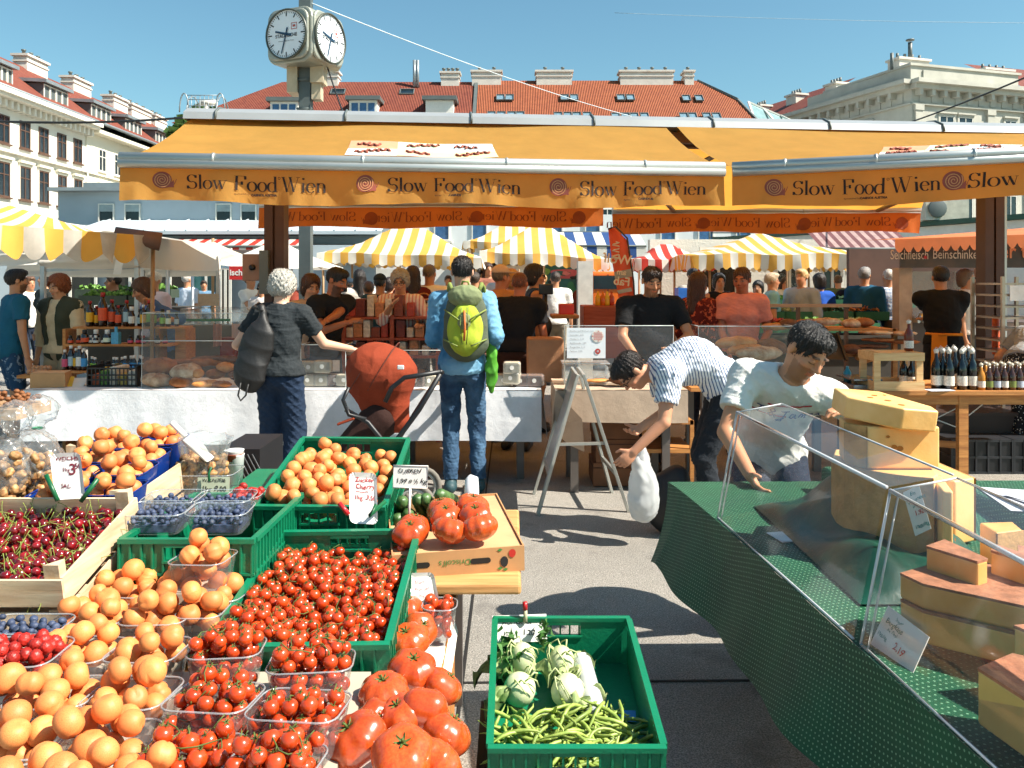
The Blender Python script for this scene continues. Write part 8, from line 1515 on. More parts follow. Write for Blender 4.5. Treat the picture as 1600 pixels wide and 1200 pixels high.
def trusses(pts, M, label, group, per=7, seed=0, r0=1):
 """share dropped tomatoes out into vines: each truss is one thing with tomatoes and a vine"""
 global CT
 if CT is None: b = ct_proto(); CT = bpy.data.meshes.new('tomato'); CT.from_pydata(b.v, [], b.f); CT.materials.append(M_tom); CT.polygons.foreach_set('use_smooth', [True]*len(CT.polygons))
 R = random.Random(seed); W = [(M @ V(p[:3]), p[3]) for p in pts]; left = sorted(range(len(W)), key=lambda i: -W[i][0].z); k = 0; up = (M.to_3x3() @ V((0, 0, 1))).normalized()
 while left:
  i0 = left.pop(0); grp = [i0]; n = R.randint(per-2, per+2)
  while len(grp) < n and left:
   c = W[grp[-1]][0]; j = min(left, key=lambda j: (W[j][0]-c).length+.3*(W[j][0]-W[i0][0]).length)
   if (W[j][0]-c).length > .06: break
   grp.append(j); left.remove(j)
  t = thing('tomato_truss', label, 'tomatoes', tuple(W[i0][0]), group=group); m = MB()
  for j in grp:
   o = bpy.data.objects.new('tomato', CT); p, r = W[j]; link(o, t); q = Matrix.Translation(p) @ Matrix.Rotation(R.uniform(-.5, .5), 4, 'X') @ Matrix.Rotation(R.uniform(-.5, .5), 4, 'Y') @ S3(r); o.matrix_basis = q
   d = (q.to_3x3() @ V((0, 0, 1))).normalized(); s = p+d*r*.9; calyx(m, s, d, r*.8); m.tube([s, s+d*r*.5+V((.002, 0, 0))], r*.07, 4)
  if len(grp) > 2:
   path = [W[j][0]+up*(W[j][1]*1.45) for j in grp]; path = [path[0]]+[(path[q-1]+path[q]*2+path[min(q+1, len(path)-1)])/4 for q in range(1, len(path))]; m.tube(path, .0012, 5)
  m.build('vine', M_vine, t); k += 1
def tomatoes():
 FL, FR, BL = P(318, 1010, 1.79), P(606, 1006, 1.79), P(400, 826, 2.40); M, W, L = frame(FL, FR, BL); W = .40; L = .60
 green_crate('green plastic crate full of vine cherry tomatoes in the middle of the stall', M, W, L, .13)
 pts = heap(560, .015, W-.015, .015, L-.015, .0140, lambda x, y: .004-.050*(y/L)**1.3+.010*sin(x*21)+.008*sin(y*17+x*9)-.02*max(0, x-.30)/.1, 3, 14, -.088); trusses(pts, M, 'truss of small red vine tomatoes in the green crate', 'vine tomatoes in the green crate')
 wh = ('rearmost, touching the front corner of the green crate', 'in the middle left of the front', 'directly in front of the green crate', 'in the front row left of the beef tomatoes', 'lowest, at the picture bottom', 'cut by the picture bottom under the beef tomatoes')
 for k, ((px, py, Y, w_, l), s) in enumerate(zip(((355, 1022, 1.70, .14, .12), (335, 1098, 1.50, .15, .13), (487, 1043, 1.64, .16, .12), (468, 1120, 1.47, .16, .13), (300, 1182, 1.32, .15, .12), (430, 1205, 1.30, .14, .12)), wh)):
  c = P(px, py, Y); M2 = T(c.x, Y, .872) @ RZ(.1*(-1)**k) @ RX(-.08); punnet('clear punnet of vine tomatoes, '+s, M2, w_, l, .075); pts = heap(50, -w_*.49, w_*.49, -l*.49, l*.49, .0142, lambda x, y: .030-2.0*(x*x+y*y), 80+k, 16, -.065); trusses(pts, M2, 'vine tomatoes in the punnet '+s.split(',')[0], 'vine tomatoes, punnet '+s.split(',')[0], 8, k)
 def beef(lob, ph, st=True):
  def f():
   t = root('beef_tomato'); b = MB(); b.grid(lambda u, v: (lambda a, bb: (lambda R: V((R*sin(bb)*cos(a), R*sin(bb)*sin(a), (.76*cos(bb)-.20*np.exp(-(bb/.35)**2)))))(1+.06*cos(lob*a+ph)*(1-.5*bb/pi)+.05*sin(2*a+ph)-.05*abs(sin(lob*a/2+ph))*np.exp(-((bb-.5)/.5)**2)))(2*pi*u, pi*v), 44, 24, flip=True); b.build('flesh', M_beef, t)
   b = MB(); c = V((0, 0, .56));
   for k in range(6): a = k*1.05+ph; e = V((cos(a), sin(a), 0)); n = V((-sin(a), cos(a), 0)); b.add([c+n*.05, c-n*.05, c+e*.22-n*.03+V((0, 0, .05)), c+e*.3+V((0, 0, .14)), c+e*.22+n*.03+V((0, 0, .05))], [(0, 1, 2, 3, 4)])
   b.tube([c-V((0, 0, .03)), c+V((.02, 0, .12)), c+V((.06, .02, .2))], [.05, .04, .05], 7); b.build('calyx', M_vine, t); return t
  return Proto(f)
 BF = [beef(7, .3), beef(5, 1.2), beef(9, 2.1)]
 for k, (px, py, Y, D, tx, ty, d) in enumerate(((634, 953, 2.14, .10, -.1, .1, 'farthest back, beside the green crate'), (657, 984, 2.02, .088, .5, .5, 'second from the back, tipped to the right'), (637, 1002, 1.93, .10, .3, -.2, 'lobed one third from the back, stem up'), (645, 1047, 1.78, .105, .25, .1, 'large smooth one in the middle of the row'), (692, 1073, 1.76, .088, -.2, .7, 'on the right above the white paper'), (600, 1084, 1.66, .104, .1, -.1, 'left of the middle with a flat open calyx'), (627, 1118, 1.56, .09, .2, -.4, 'small one with a long starry calyx'), (660, 1112, 1.57, .10, -1.1, .2, 'smooth one standing on its side'), (697, 1146, 1.55, .098, -.3, .6, 'rightmost near the paper edge'), (556, 1156, 1.48, .108, .2, -.5, 'front left with a tall green stem'), (629, 1182, 1.40, .112, .35, .05, 'largest, front centre at the picture bottom'), (682, 1192, 1.42, .09, -.8, .8, 'cut by the picture bottom right of the largest'), (590, 1130, 1.56, .085, .6, .6, 'half hidden between the front ones'))):
  c = P(px, py, Y); BF[k % 3].place(Matrix.Translation(c) @ RY(ty) @ RX(tx) @ RZ(k*1.7) @ S3(D/2), 'red beef tomato, '+d, 'tomato', 'beef tomatoes on the white paper')
 FL, FR, BL = P(612, 868, 2.28), P(808, 853, 2.34), P(602, 772, 2.84); M, W, L = frame(FL, FR, BL); L = .50; W = .37; t = thing('cardboard_box', 'printed brown cardboard box with handholes under the beef tomatoes and cucumbers', 'box', tuple(M @ V((W/2, L/2, -.07)))); cb = mat('cardboard', '#b98a5c', .8, .08, 12); h = .072
 b = MB(M); b.box((0, 0, -h), (W, .004, -.0)); b.box((0, L-.004, -h), (W, L, 0)); b.box((0, .0042, -h), (.004, L-.0042, 0)); b.box((W-.004, .0042, -h), (W, L-.0042, 0)); b.box((.0042, .0042, -h), (W-.0042, L-.0042, -h+.004)); b.build('box_wall', cb, t, False)
 b = MB(M); b.box((.005, .005, -.010), (W-.005, .26, -.006)); b.box((.17, .2602, -.010), (W-.005, L-.005, -.006)); b.build('flap', mat('cardboard_light', '#c79c70', .8), t, False)
 F_ = M @ T(0, -.0012, 0); blk = mat('handhole_black', '#171310', .8)
 for x in (.075, .245): b = MB(F_); b.add([(x+a, 0, -.034+c) for a, c in rrect(.058, .016, .008)], [tuple(range(20))]); b.build('handhole', blk, t, False)
 text("Driscoll's", .024, mat('print_green', '#3f7a3a', .7), F_ @ T(.218, 0, -.026) @ RY(pi) @ RX(radians(90)), parent=t)
 for x, z, rx, rz_, cc in ((.032, -.036, .017, .02, '#b3281e'), (.335, -.018, .010, .011, '#b3281e'), (.312, -.04, .011, .014, '#1a1c20'), (.012, -.03, .008, .009, '#2a3a5c')): b = MB(F_); b.add([(x+rx*cos(a), -.0005, z+rz_*sin(a)*(1 if sin(a) > 0 else 1.2)) for a in [2*pi*k/16 for k in range(16)]], [tuple(range(16))]); b.build('berry_print', mat('print_'+cc, cc, .7), t, False)
 b = MB(F_)
 for x, z in ((.025, -.062), (.04, -.06), (.30, -.060), (.315, -.064), (.03, -.006), (.30, -.008)): b.add([(x-.008, -.0004, z), (x, -.0004, z-.004), (x+.008, -.0004, z+.001), (x, -.0004, z+.005)], [(0, 1, 2, 3)])
 b.build('leaf_print', mat('print_green', '#3f7a3a', .7), t, False)
 for k, (px, py, Y, d) in enumerate(((641, 832, 2.36, 'front left on the cardboard box'), (648, 822, 2.5, 'behind the front left one on the cardboard box'), (703, 828, 2.36, 'front centre on the cardboard box'), (696, 806, 2.52, 'second in the centre column on the box'), (690, 796, 2.62, 'rear of the centre column on the box'), (749, 824, 2.36, 'front right on the cardboard box'), (743, 806, 2.5, 'second in the right column on the box'), (738, 790, 2.62, 'rear of the right column on the box, stem up'))):
  c = P(px, py, Y); BF[k % 3].place(Matrix.Translation(c) @ RY(.25*sin(k)) @ RX(.35*cos(k*2)) @ RZ(k*1.3) @ S3(.050), 'red beef tomato, '+d, 'tomato', 'beef tomatoes on the cardboard box')
 cu = Proto(lambda: single('cucumber', *(lambda b: (b.v, b.f))(MB().tube([(0, .09*math.tan(0)+.17*(k/14-.5), .006*cos(k/14*pi)) for k in range(15)], [.001, .014]+[.019+.001*sin(k*2) for k in range(11)]+[.014, .001], 12)), mat('cucumber_skin', '#1f3d1c', .4, .4, 30, .002, 70, col2='#5b7a44')))
 for k, (px, py, a, tl, d) in enumerate(((629, 792, .1, .5, 'leftmost behind the price card stake'), (657, 790, -.15, .55, 'second, pale tip, right of the stake'), (672, 788, -.35, .5, 'third, greyish green'), (698, 778, -.5, .3, 'short one behind the beef tomatoes'), (620, 812, .2, .2, 'lowest one lying at the left'), (640, 805, 0, .2, 'dark one under the others'))): cu.place(Matrix.Translation(P(px, py, 2.72)) @ RZ(a) @ RX(-tl) @ S3(1.05, .75, 1.1), 'green cucumber, '+d, 'cucumber', 'cucumbers on the cardboard box')
 b = MB(); b.tube([P(737, 786, 2.7), P(737, 765, 2.72), P(737, 748, 2.74), P(734, 742, 2.745)], [.024, .024, .022, .004], 14); tag(b.build('bag_roll', clear('roll_plastic', haze=.75, refl=.6, rough=.2)), 'white roll of plastic bags standing behind the beef tomatoes on the box', 'roll')
 for k, (px, py, Y, s) in enumerate(((687, 962, 2.13, 'right of the farthest beef tomato'),)):
  c = P(px, py, Y); M2 = T(c.x, Y, c.z+.03); punnet('small clear punnet of plum tomatoes '+s, M2, .085, .085, .08); pl = Proto(fruit('plum_tomato', sph(1, 1.35), 16, 12, M_tom)); fill(pl, heap(22, -.038, .038, -.038, .038, .012, lambda x, y: .012, 7, 14, -.075), M2, 'small plum tomato in the little punnet', 'tomato', 'plum tomatoes in the little punnet')
def card(label, pts4, mt, lines, name='price_card', round_=0, tray=False):
 """pts4: bottom-left, bottom-right, top-left in the world; lines of lettering in card units"""
 bl, br, tl = pts4; x = br-bl; W = x.length; x.normalize(); y = tl-bl; Hh = y.length; y.normalize(); n = x.cross(y).normalized(); M = Matrix.Translation(bl) @ Matrix((x, y, n)).transposed().to_4x4(); t = thing(name, label, 'price card', tuple(bl)); b = MB(M)
 if tray:
  A = rrect(W, Hh, W*.2, 6); B = rrect(W*.74, Hh*.8, W*.12, 6); C_ = V((W/2, Hh/2, 0)); nn = len(A); rp = [.0 if k % 2 else .002 for k in range(nn)]
  b.add([C_+V((p[0], p[1], .006+rp[k])) for k, p in enumerate(A)]+[C_+V((p[0], p[1], 0)) for p in B], [(k, (k+1) % nn, nn+(k+1) % nn, nn+k) for k in range(nn)]+[tuple(range(nn, 2*nn))])
 else: b.box((0, 0, -.002), (W, Hh, 0));
 b.build('card', mt, t, False)
 for s_, px, py, sz, mm in lines: text(s_, sz*Hh, mm, M @ T(px*W, py*Hh, .0015), parent=t, shear=.15, bold=sz*Hh*.012, jit=.0015)
 return t, M
def signs():
 wh = mat('card_white', '#dedcd6', .5, .04, 8); rd = mat('ink_red', '#b02a2a', .6); bk = mat('ink_black', '#1d1b1a', .6); gr = mat('ink_green', '#1c6a52', .6); dr = mat('ink_darkred', '#6b1c28', .6)
 clip = mat('clip_green', '#0f5a34', .4); Y = 2.2
 t, M = card('white rounded price card reading WEICHSEL 3,50 held by dark green clips above the cherries', (P(88, 782, Y), P(136, 779, Y), P(80, 710, Y+.05)), mat('tray_grey', '#c9c4c2', .6), [('WEICHSEL', .1, .84, .135, dr), ('1kg', .3, .6, .12, dr), ('3', .48, .52, .34, dr), ('50', .70, .64, .17, dr), ('SAL.', .2, .25, .12, dr)], tray=True)
 b = MB(); b.tube([P(72, 742, Y+.0), P(90, 782, Y-.02)], .006, 8); b.tube([P(153, 748, Y), P(126, 784, Y-.02)], .006, 8); b.build('clip', clip, t)
 Y = 2.42; t, M = card('white paper tray reading Zucker Cherry 1kg clipped to the green apricot crate', (P(547, 818, Y), P(591, 820, Y), P(546, 738, Y+.06)), wh, [('Zucker', .2, .82, .125, rd), ('Cherry', .2, .68, .135, rd), ('~~~~', .2, .59, .11, rd), ('1kg. 3,50', .16, .47, .12, rd)], tray=True)
 b = MB(); b.tube([P(588, 788, Y-.02), P(577, 806, Y-.03), P(602, 783, Y-.0)], .006, 8); b.build('clip', clip, t); b = MB(); b.tube([P(530, 786, Y-.01), P(545, 804, Y-.02)], .007, 8); b.build('marker', mat('clip_red', '#b3262a', .3), t)
 Y = 2.15; card('small white paper tray with faint red writing standing behind the plum tomatoes', (P(645, 950, Y), P(688, 948, Y), P(636, 897, Y+.05)), wh, [('Cherry', .22, .7, .12, mat('ink_pink', '#c98a90', .6)), ('Rispe 3,90', .2, .5, .1, mat('ink_pink', '#c98a90', .6)), ('1kg', .3, .3, .12, mat('ink_pink', '#c98a90', .6))], tray=True)
 Y = 2.55; t, M = card('white card on a stake reading GURKEN 1,99 above the cucumbers', (P(614, 762, Y), P(668, 763, Y), P(615, 727, Y+.01)), wh, [('GURKEN', .12, .66, .27, bk), ('1,99 e ½ kg', .08, .22, .29, bk)]); b = MB(); b.tube([P(641, 762, Y), P(639, 806, Y-.02)], .004, 6); b.build('stake', wh, t)
 b = MB(M); W_ = (P(668, 763, Y)-P(614, 762, Y)).length; H2 = (P(615, 727, Y+.01)-P(614, 762, Y)).length; b.tube([(0, 0, .001), (W_, 0, .001), (W_, H2, .001), (0, H2, .001)], .0018, 5, closed=True); b.build('card_rim', wh, t)
 Y = 2.6; t, M = card('small clear framed card reading WALNÜSSE 9,- in front of the walnut tub', (P(308, 774, Y), P(358, 773, Y), P(309, 746, Y+.02)), mat('card_olive', '#9a9f88', .4), [('WALNÜSSE', .14, .72, .26, bk), ('1kg 9,00', .12, .2, .42, bk)]); b = MB(); b.tube([P(327, 752, Y-.01), P(326, 740, Y), P(330, 730, Y)], .004, 6); b.build('clip', clip, t)
 Y = 2.475; t, M = card('white paper price card reading KOHLRABI 1 ST. leaning at the back of the bean crate', (P(769, 1005, Y-.04), P(855, 1002, Y-.04), P(769, 962, Y)), wh, [('KOHLRABI', .18, .66, .24, bk), ('1ST.', .2, .25, .2, bk), ('1.20', .55, .25, .28, bk)]); b = MB(); b.tube([P(821, 972, Y-.02), P(821, 953, Y-.015)], .006, 8); b.build('clip', mat('marker_grey', '#a9a98a', .5), t); b = MB(); b.tube([P(821, 953, Y-.015), P(820, 940, Y-.01)], .0075, 8); b.build('clip_cap', mat('clip_red', '#b3262a', .3), t)
def left_crates():
 M, W, L = frame(V((-1.43, 1.87, .951)), V((-1.014, 1.87, .951)), V((-1.45, 2.25, 1.04))); W = .416; L = .39
 wood_crate('thin wooden crate of dark cherries with pointed corner posts', M, W, L, .075); wood_crate('second thin wooden crate stacked below the cherry crate', M @ T(0, 0, -.085), W, L, .08, post=-.0)
 tag(MB(M).box((.02, .02, -.30), (W-.02, L-.02, -.17)).build('crate_underlay', mat('underlay_grey', '#8b8a86', .7), None, False), 'grey box below the two wooden crates on the left', 'box')
 fill(PC, [(x, y, z, 1) for x, y, z, r in heap(330, .01, W-.01, .01, L-.01, .0120, lambda x, y: .0+.008*sin(x*25)*sin(y*20), 21, 12, -.068, jit=.06)], M, 'dark red cherry with green stem in the wooden crate', 'cherry', 'cherries in the wooden crate', 1.0, True)
 M, W, L = frame(V((-1.52, 2.32, 1.005)), V((-1.085, 2.32, 1.005)), V((-1.53, 2.85, 1.035))); wood_crate('long wooden crate under the blue punnets behind the cherries', M, .435, .54, .10, 1); wood_crate('lower wooden crate under the long one, pale and dirty', M @ T(0, 0, -.105), .435, .54, .10, 1, post=0)
 blue = mat('punnet_blue', '#123a8c', .3, .12, 6, coat=.3, transl=.25); rows = (('front', 752, 745, 95, 178, 2.38), ('second', 722, 716, 120, 198, 2.52), ('third', 698, 695, 148, 222, 2.68), ('rear', 678, 672, 178, 252, 2.83))
 for k, (nm, y1, y2, x1, x2, Y) in enumerate(rows):
  for px, py, sd in ((x1, y1, 'left'), (x2, y2, 'right')):
   c = P(px, py, Y); M2 = T(c.x, Y, c.z-.03) @ RX(.08); punnet('blue punnet of apricots, %s one of the %s row' % (sd, nm), M2, .15, .14, .085, blue, blue, 'blue punnets of apricots'); fill(PA, heap(9, -.072, .072, -.066, .066, .0245, lambda x, y: .030-1.2*(x*x+y*y), 130+k*2+(sd == 'left'), 30, -.035), M2, 'apricot in the %s blue punnet of the %s row' % (sd, nm), 'apricot', 'apricots in the %s %s blue punnet' % (nm, sd))
 M, W, L = frame(P(184, 842, 2.1), P(398, 842, 2.1), P(236, 772, 2.58)); green_crate('green crate under the blueberry punnets left of the tomato crate', M, .345, .5, .15)
 for k, (px, py, Y, d) in enumerate(((248, 806, 2.24, 'front left'), (345, 806, 2.24, 'front right beside the apricot crate'), (272, 786, 2.42, 'rear left'), (352, 786, 2.42, 'rear right'))):
  c = P(px, py, Y); M2 = T(c.x, Y, c.z+.02) @ RX(.06); punnet('clear punnet of blueberries, '+d, M2, .16, .12, .055); b = MB(M2); b.box((-.06, -.045, -.05), (.06, .045, -.03)); b.build('berry_pad', M_blu, None, False).__setitem__('kind', 'stuff'); o = sc.collection.objects[-1]; tag(o, 'dark berries at the bottom of the blueberry punnet '+d, 'berries'); fill(PB, heap(62, -.074, .074, -.054, .054, .0078, lambda x, y: -.016, 160+k, 8, -.03), M2, 'blueberry in the punnet '+d, 'blueberry', 'blueberries in the punnet '+d)
 c = P(28, 1008, 1.72); M2 = T(c.x, 1.75, .90); punnet('clear punnet of blueberries at the left edge above the raspberries', M2, .17, .10, .055); fill(PB, heap(75, -.08, .08, -.045, .045, .0085, lambda x, y: -.002, 181, 8, -.03), M2, 'blueberry in the punnet at the left edge', 'blueberry', 'blueberries at the left edge')
 c = P(22, 1050, 1.6); M2 = T(c.x, 1.62, .90); punnet('clear punnet of raspberries at the left edge', M2, .16, .13, .05); pts = [(x, y, z, 1) for x, y, z, r in heap(60, -.075, .075, -.06, .06, .0105, lambda x, y: .008, 184, 10, -.03)]; fill(PR_, pts, M2, 'raspberry in the punnet at the left edge', 'raspberry', 'raspberries at the left edge', 1.15)
 c = P(388, 772, 2.55); M2 = T(c.x-.01, 2.56, c.z+.0); punnet('small punnet of raspberries left of the green apricot crate', M2, .10, .12, .05); fill(PR_, [(x, y, z, 1) for x, y, z, r in heap(28, -.045, .045, -.055, .055, .0105, lambda x, y: .008, 186, 10, -.03)], M2, 'raspberry in the small punnet by the apricot crate', 'raspberry', 'raspberries in the small punnet', 1.1)
 M, W, L = frame(P(394, 790, 2.5), P(602, 792, 2.5), P(461, 684, 3.08)); green_crate('green plastic crate of loose apricots behind the tomato crate', M, .40, .60, .13); fill(PA, heap(82, .02, .38, .02, .56, .0255, lambda x, y: -.008-.03*(y/.6)+.02*sin(x*14), 33, 24, -.065), M, 'loose apricot in the green crate', 'apricot', 'loose apricots in the green crate'); tag(MB(M).box((.03, .03, -.30), (.37, .57, -.135)).build('crate_riser', M_gcrate, None, False), 'green riser below the apricot crate', 'riser')
 nut = Proto(lambda: blob('walnut', [((0, 0, 0), (.015, .011, .007)), ((.004, .003, .003), (.009, .008, .006)), ((0, 0, .008), (.014, .0015, .004), None, .002, 's')], .0028, mat('walnut_kernel', '#80522c', .6, .35, 90, col2='#bd9460', rnd=.25), .0012, 260)); film = clear('bag_film', haze=.09, refl=.45, rough=.2)
 for k, (px, py, Y, rx, rz_, d) in enumerate(((48, 722, 2.45, .085, .085, 'big bag of walnuts with a flared top at the left'), (8, 735, 2.4, .07, .08, 'bag of walnuts cut by the left edge'))):
  c = P(px, py, Y); S = SDF(c-V((.2, .2, .2)), c+V((.2, .2, .25)), .007); S.ell(c, (rx+.008, .07, rz_+.01), None, 0); S.cone(c+V((0, 0, .05)), c+V((.02, 0, .10)), .05, .012, .03); S.cone(c+V((.02, 0, .10)), c+V((.03, 0, .15)), .012, .05, .01); v, f = S.mesh(); v = folds(v, f, .006, 90, k, (0, 0, 1), .5); v = folds(v, f, .003, 200, k+5, (0, 0, 1), .5); tag(mesh_from('plastic_bag', v, f, film, True), d, 'bag'); pts = [(x, y, z, 1) for x, y, z, r in heap(85, -rx, rx, -.062, .062, .0125, lambda x, y: .06, 60+k, 8, -rz_, inside=lambda x, y: (x/rx)**2+(y/.062)**2 < .95)]; fill(nut, pts, T(*c), 'shelled walnut in the '+d.split(' with')[0], 'walnut', 'walnuts, '+('flared bag' if k == 0 else 'edge bag'), 1.05)
  if k == 0: b = MB(); b.tube([c+V((.02+.013*cos(a), .013*sin(a), .10)) for a in [2*pi*q/10 for q in range(10)]], .003, 5, closed=True); tag(b.build('bag_tie', mat('tie_green', '#1f8a5a', .5)), 'green tie round the neck of the walnut bag', 'tie')
 c = P(317, 728, 2.8); M2 = T(*c); punnet('wide clear tub holding the open walnut bag and the scoop', M2 @ T(0, 0, .0-.015), .24, .16, .075); S = SDF(c-V((.2, .2, .2)), c+V((.2, .2, .2)), .007); S.cone(c-V((0, 0, .05)), c+V((.01, 0, .10)), .06, .09, 0, flat=True); S.cone(c, c+V((.01, 0, .12)), .052, .084, 0, 's'); v, f = S.mesh(); v = folds(v, f, .005, 50, 3); tag(mesh_from('plastic_bag', v, f, film, True), 'open clear bag of walnuts standing in the tub', 'bag'); fill(nut, [(x, y, z, 1) for x, y, z, r in heap(75, -.08, .08, -.07, .07, .0125, lambda x, y: .05, 64, 8, -.05, inside=lambda x, y: x*x+y*y < .0055)], M2, 'shelled walnut in the open bag with the scoop', 'walnut', 'walnuts, open bag', 1.05)
 t = thing('scoop', 'white plastic scoop stuck into the open walnut bag', 'scoop', tuple(P(300, 690, 2.7))); wp = mat('scoop_white', '#dcd8d0', .35); b = MB(); b.tube([P(268, 660, 2.72), P(290, 682, 2.72)], .010, 8); b.build('handle', wp, t); b = MB(); a, e = P(288, 680, 2.72), P(326, 714, 2.74); b.grid(lambda u, v: a.lerp(e, v)+V(((u-.5)*.06*(.6+.4*sin(pi*min(1, v*1.3))), 0, .0))+V((0, -.02*(1-4*(u-.5)**2), -.012*(1-4*(u-.5)**2))), 10, 8); b.build('blade', wp, t)
 for k, (px, py, h_, r, cc, d) in enumerate(((368, 742, .10, .030, '#d0d0cc', 'white plastic cup behind the walnut tub'), (366, 722, .07, .033, '#d4d4d0', 'small white cup standing in the larger one'), (365, 712, .035, .034, '#7c3a1e', 'brown jar lid on top of the cups'))):
  c = P(px, py, 2.95); b = MB(T(c.x, c.y, c.z-.03)); b.lathe([(r*.8, 0), (r, h_), (r*1.06, h_+.004), (r*.96, h_)]+([(0, h_)] if k == 2 else []), 18); tag(b.build('cup', mat('cup_'+cc, cc, .4)), d, 'cup')
 tag(MB().box((-.98, 2.75, .70), (-.72, 3.2, .90)).build('box_riser', M_gcrate, None, False), 'green box carrying the cups and the walnut tub', 'box'); c = P(372, 720, 3.45); t = thing('black_crate', 'black lattice crate standing behind the cups', 'crate', (c.x, 3.45, 0)); b = MB(); x0, x1, z0, z1 = c.x-.08, c.x+.09, hgt(760, 3.45), hgt(698, 3.45); b.box((x0, 3.45, 0), (x1, 3.8, z1-.01)); b.build('crate_body', mat('crate_shade', '#141519', .5), t, False); b = MB();  [b.beam((x0+.1+.02*k, 3.446, z0+.02), (x0+.04+.02*k, 3.446, z1-.03), .003, .003) for k in range(6)]; b.build('lattice', mat('lattice_grey', '#6f7274', .5), t, False)
def bean_crate():
 M, W, L = frame(P(762, 1168, 1.88), P(1045, 1168, 1.88), P(762, 966, 2.46)); W = .405; L = .595; green_crate('green plastic crate of beans and kohlrabi standing low beside the path', M, W, L, .15)
 t = thing('black_crate', 'stack of black crates under the green bean crate', 'crate', (.12, 2.2, 0)); b = MB(); b.box((-.09, 1.87, 0), (.36, 2.42, .40)); b.build('crate_body', mat('crate_shade', '#141519', .5), t, False)
 def bean(s):
  def f():
   r = random.Random(s); cv = r.uniform(.01, .035); pts = [(.06*(k/6*2-1), cv*(1-(k/6*2-1)**2), .002*sin(k*1.3+s)) for k in range(7)]; b = MB(); b.tube([(-.075, -.006, .004)]+pts+[(.068, -.004, .003)], [.0008, .0022, .0045, .0052, .0048, .0052, .0045, .003, .0006], 7); return single('green_bean', b.v, b.f, mat('bean_skin', '#6d8a34', .45, .3, 30, col2='#a3b35a', rnd=.25))
  return Proto(f)
 BN = [bean(k) for k in range(5)]; R = random.Random(9)
 for k in range(190):
  u, v = R.random(), R.random()**.8; x = .03+.34*u; y = .02+.24*v; hh = .075*(1-((u-.5)*1.6)**2)*(1-.5*v)+.018; z = -.14+hh*(.25+.75*k/190)+.012*R.random()
  if y < .05: z = min(z, -.03)
  BN[k % 5].place(M @ T(x, y, z+.012) @ RZ(R.gauss(0, .9)) @ RY(R.gauss(0, .22)) @ RX(R.uniform(0, 6)) @ S3(R.uniform(.75, 1.05)), 'green bean in the heap at the front of the green crate', 'bean', 'green beans in the crate')
 km = mat('kohlrabi_skin', '#b3c08a', .5, .2, 9, .001, 60, col2='#dde0bc'); lf = mat('kohl_leaf', '#5f7a3c', .6, .3, 20, .002, 60, col2='#a9b57a')
 for k, (x, y, r, sz, d) in enumerate(((.085, .49, .038, 1.35, 'tall one at the rear left before the price card'), (.195, .48, .038, 1.3, 'ribbed one at the rear right'), (.075, .36, .044, 1.0, 'green one front left with curled stalks'), (.205, .35, .045, 1.0, 'pale round one front right'), (.035, .50, .03, 1.0, 'small green one half hidden at the rear left'))):
  t = thing('kohlrabi', 'kohlrabi, '+d, 'kohlrabi', tuple(M @ V((x, y, -.1))), group='kohlrabi in the green crate'); c = V((x, y, -.14+r*sz+.012)); b = MB(M @ Matrix.Translation(c)); b.grid(lambda u, v: V(((1+.03*sin(6*pi*u*2))*r*sin(pi*v)*cos(2*pi*u), r*sin(pi*v)*sin(2*pi*u), r*sz*cos(pi*v))), 24, 16, flip=True); b.build('bulb', km, t); b = MB(M @ Matrix.Translation(c)); R2 = random.Random(k)
  for q in range(7): a = R2.uniform(0, 6.28); h1 = r*sz*.75; b.tube([(r*.55*cos(a), r*.55*sin(a), h1), (r*.9*cos(a+.2), r*.9*sin(a+.2), h1+r*.4), (r*1.15*cos(a+.6), r*1.15*sin(a+.6), h1+r*.1), (r*1.2*cos(a+.9), r*1.2*sin(a+.9), h1-r*.5)], [.003, .0025, .002, .0015], 5)
  b.build('stalk', mat('kohl_stalk', '#b9c48a', .5), t); b = MB(M @ Matrix.Translation(c))
  for q in range(4):
   a = R2.uniform(0, 6.28); o = V((r*.9*cos(a), r*.9*sin(a), r*.3)); b.grid(lambda u, v: o+V((cos(a)*.06*v+(u-.5)*.05*sin(pi*(v*.8+.1)), sin(a)*.06*v, .02*sin(6*u+q)*v-.04*v*v+.012*sin(9*v+5*u))), 6, 6)
  b.build('leaf', lf, t)
 b = MB(M)
 for q in range(46): a = V((.02+.06*RND.random(), .44+.13*RND.random(), -.02-.08*RND.random())); s = .010; b.add([a+V((RND.gauss(0, s), RND.gauss(0, s), RND.gauss(0, s))) for _ in range(4)], [(0, 1, 2, 3)])
 for q in range(40): a = V((.135+.03*RND.random(), .50+.06*RND.random(), -.06+.075*RND.random())); s = .008; b.add([a+V((RND.gauss(0, s), RND.gauss(0, s), RND.gauss(0, s))) for _ in range(4)], [(0, 1, 2, 3)])
 tag(b.build('herb_sprigs', mat('herb_green', '#3f6a2c', .6, .4, 30), None, False), 'bushy green herb sprigs between the rear kohlrabi', 'herbs')
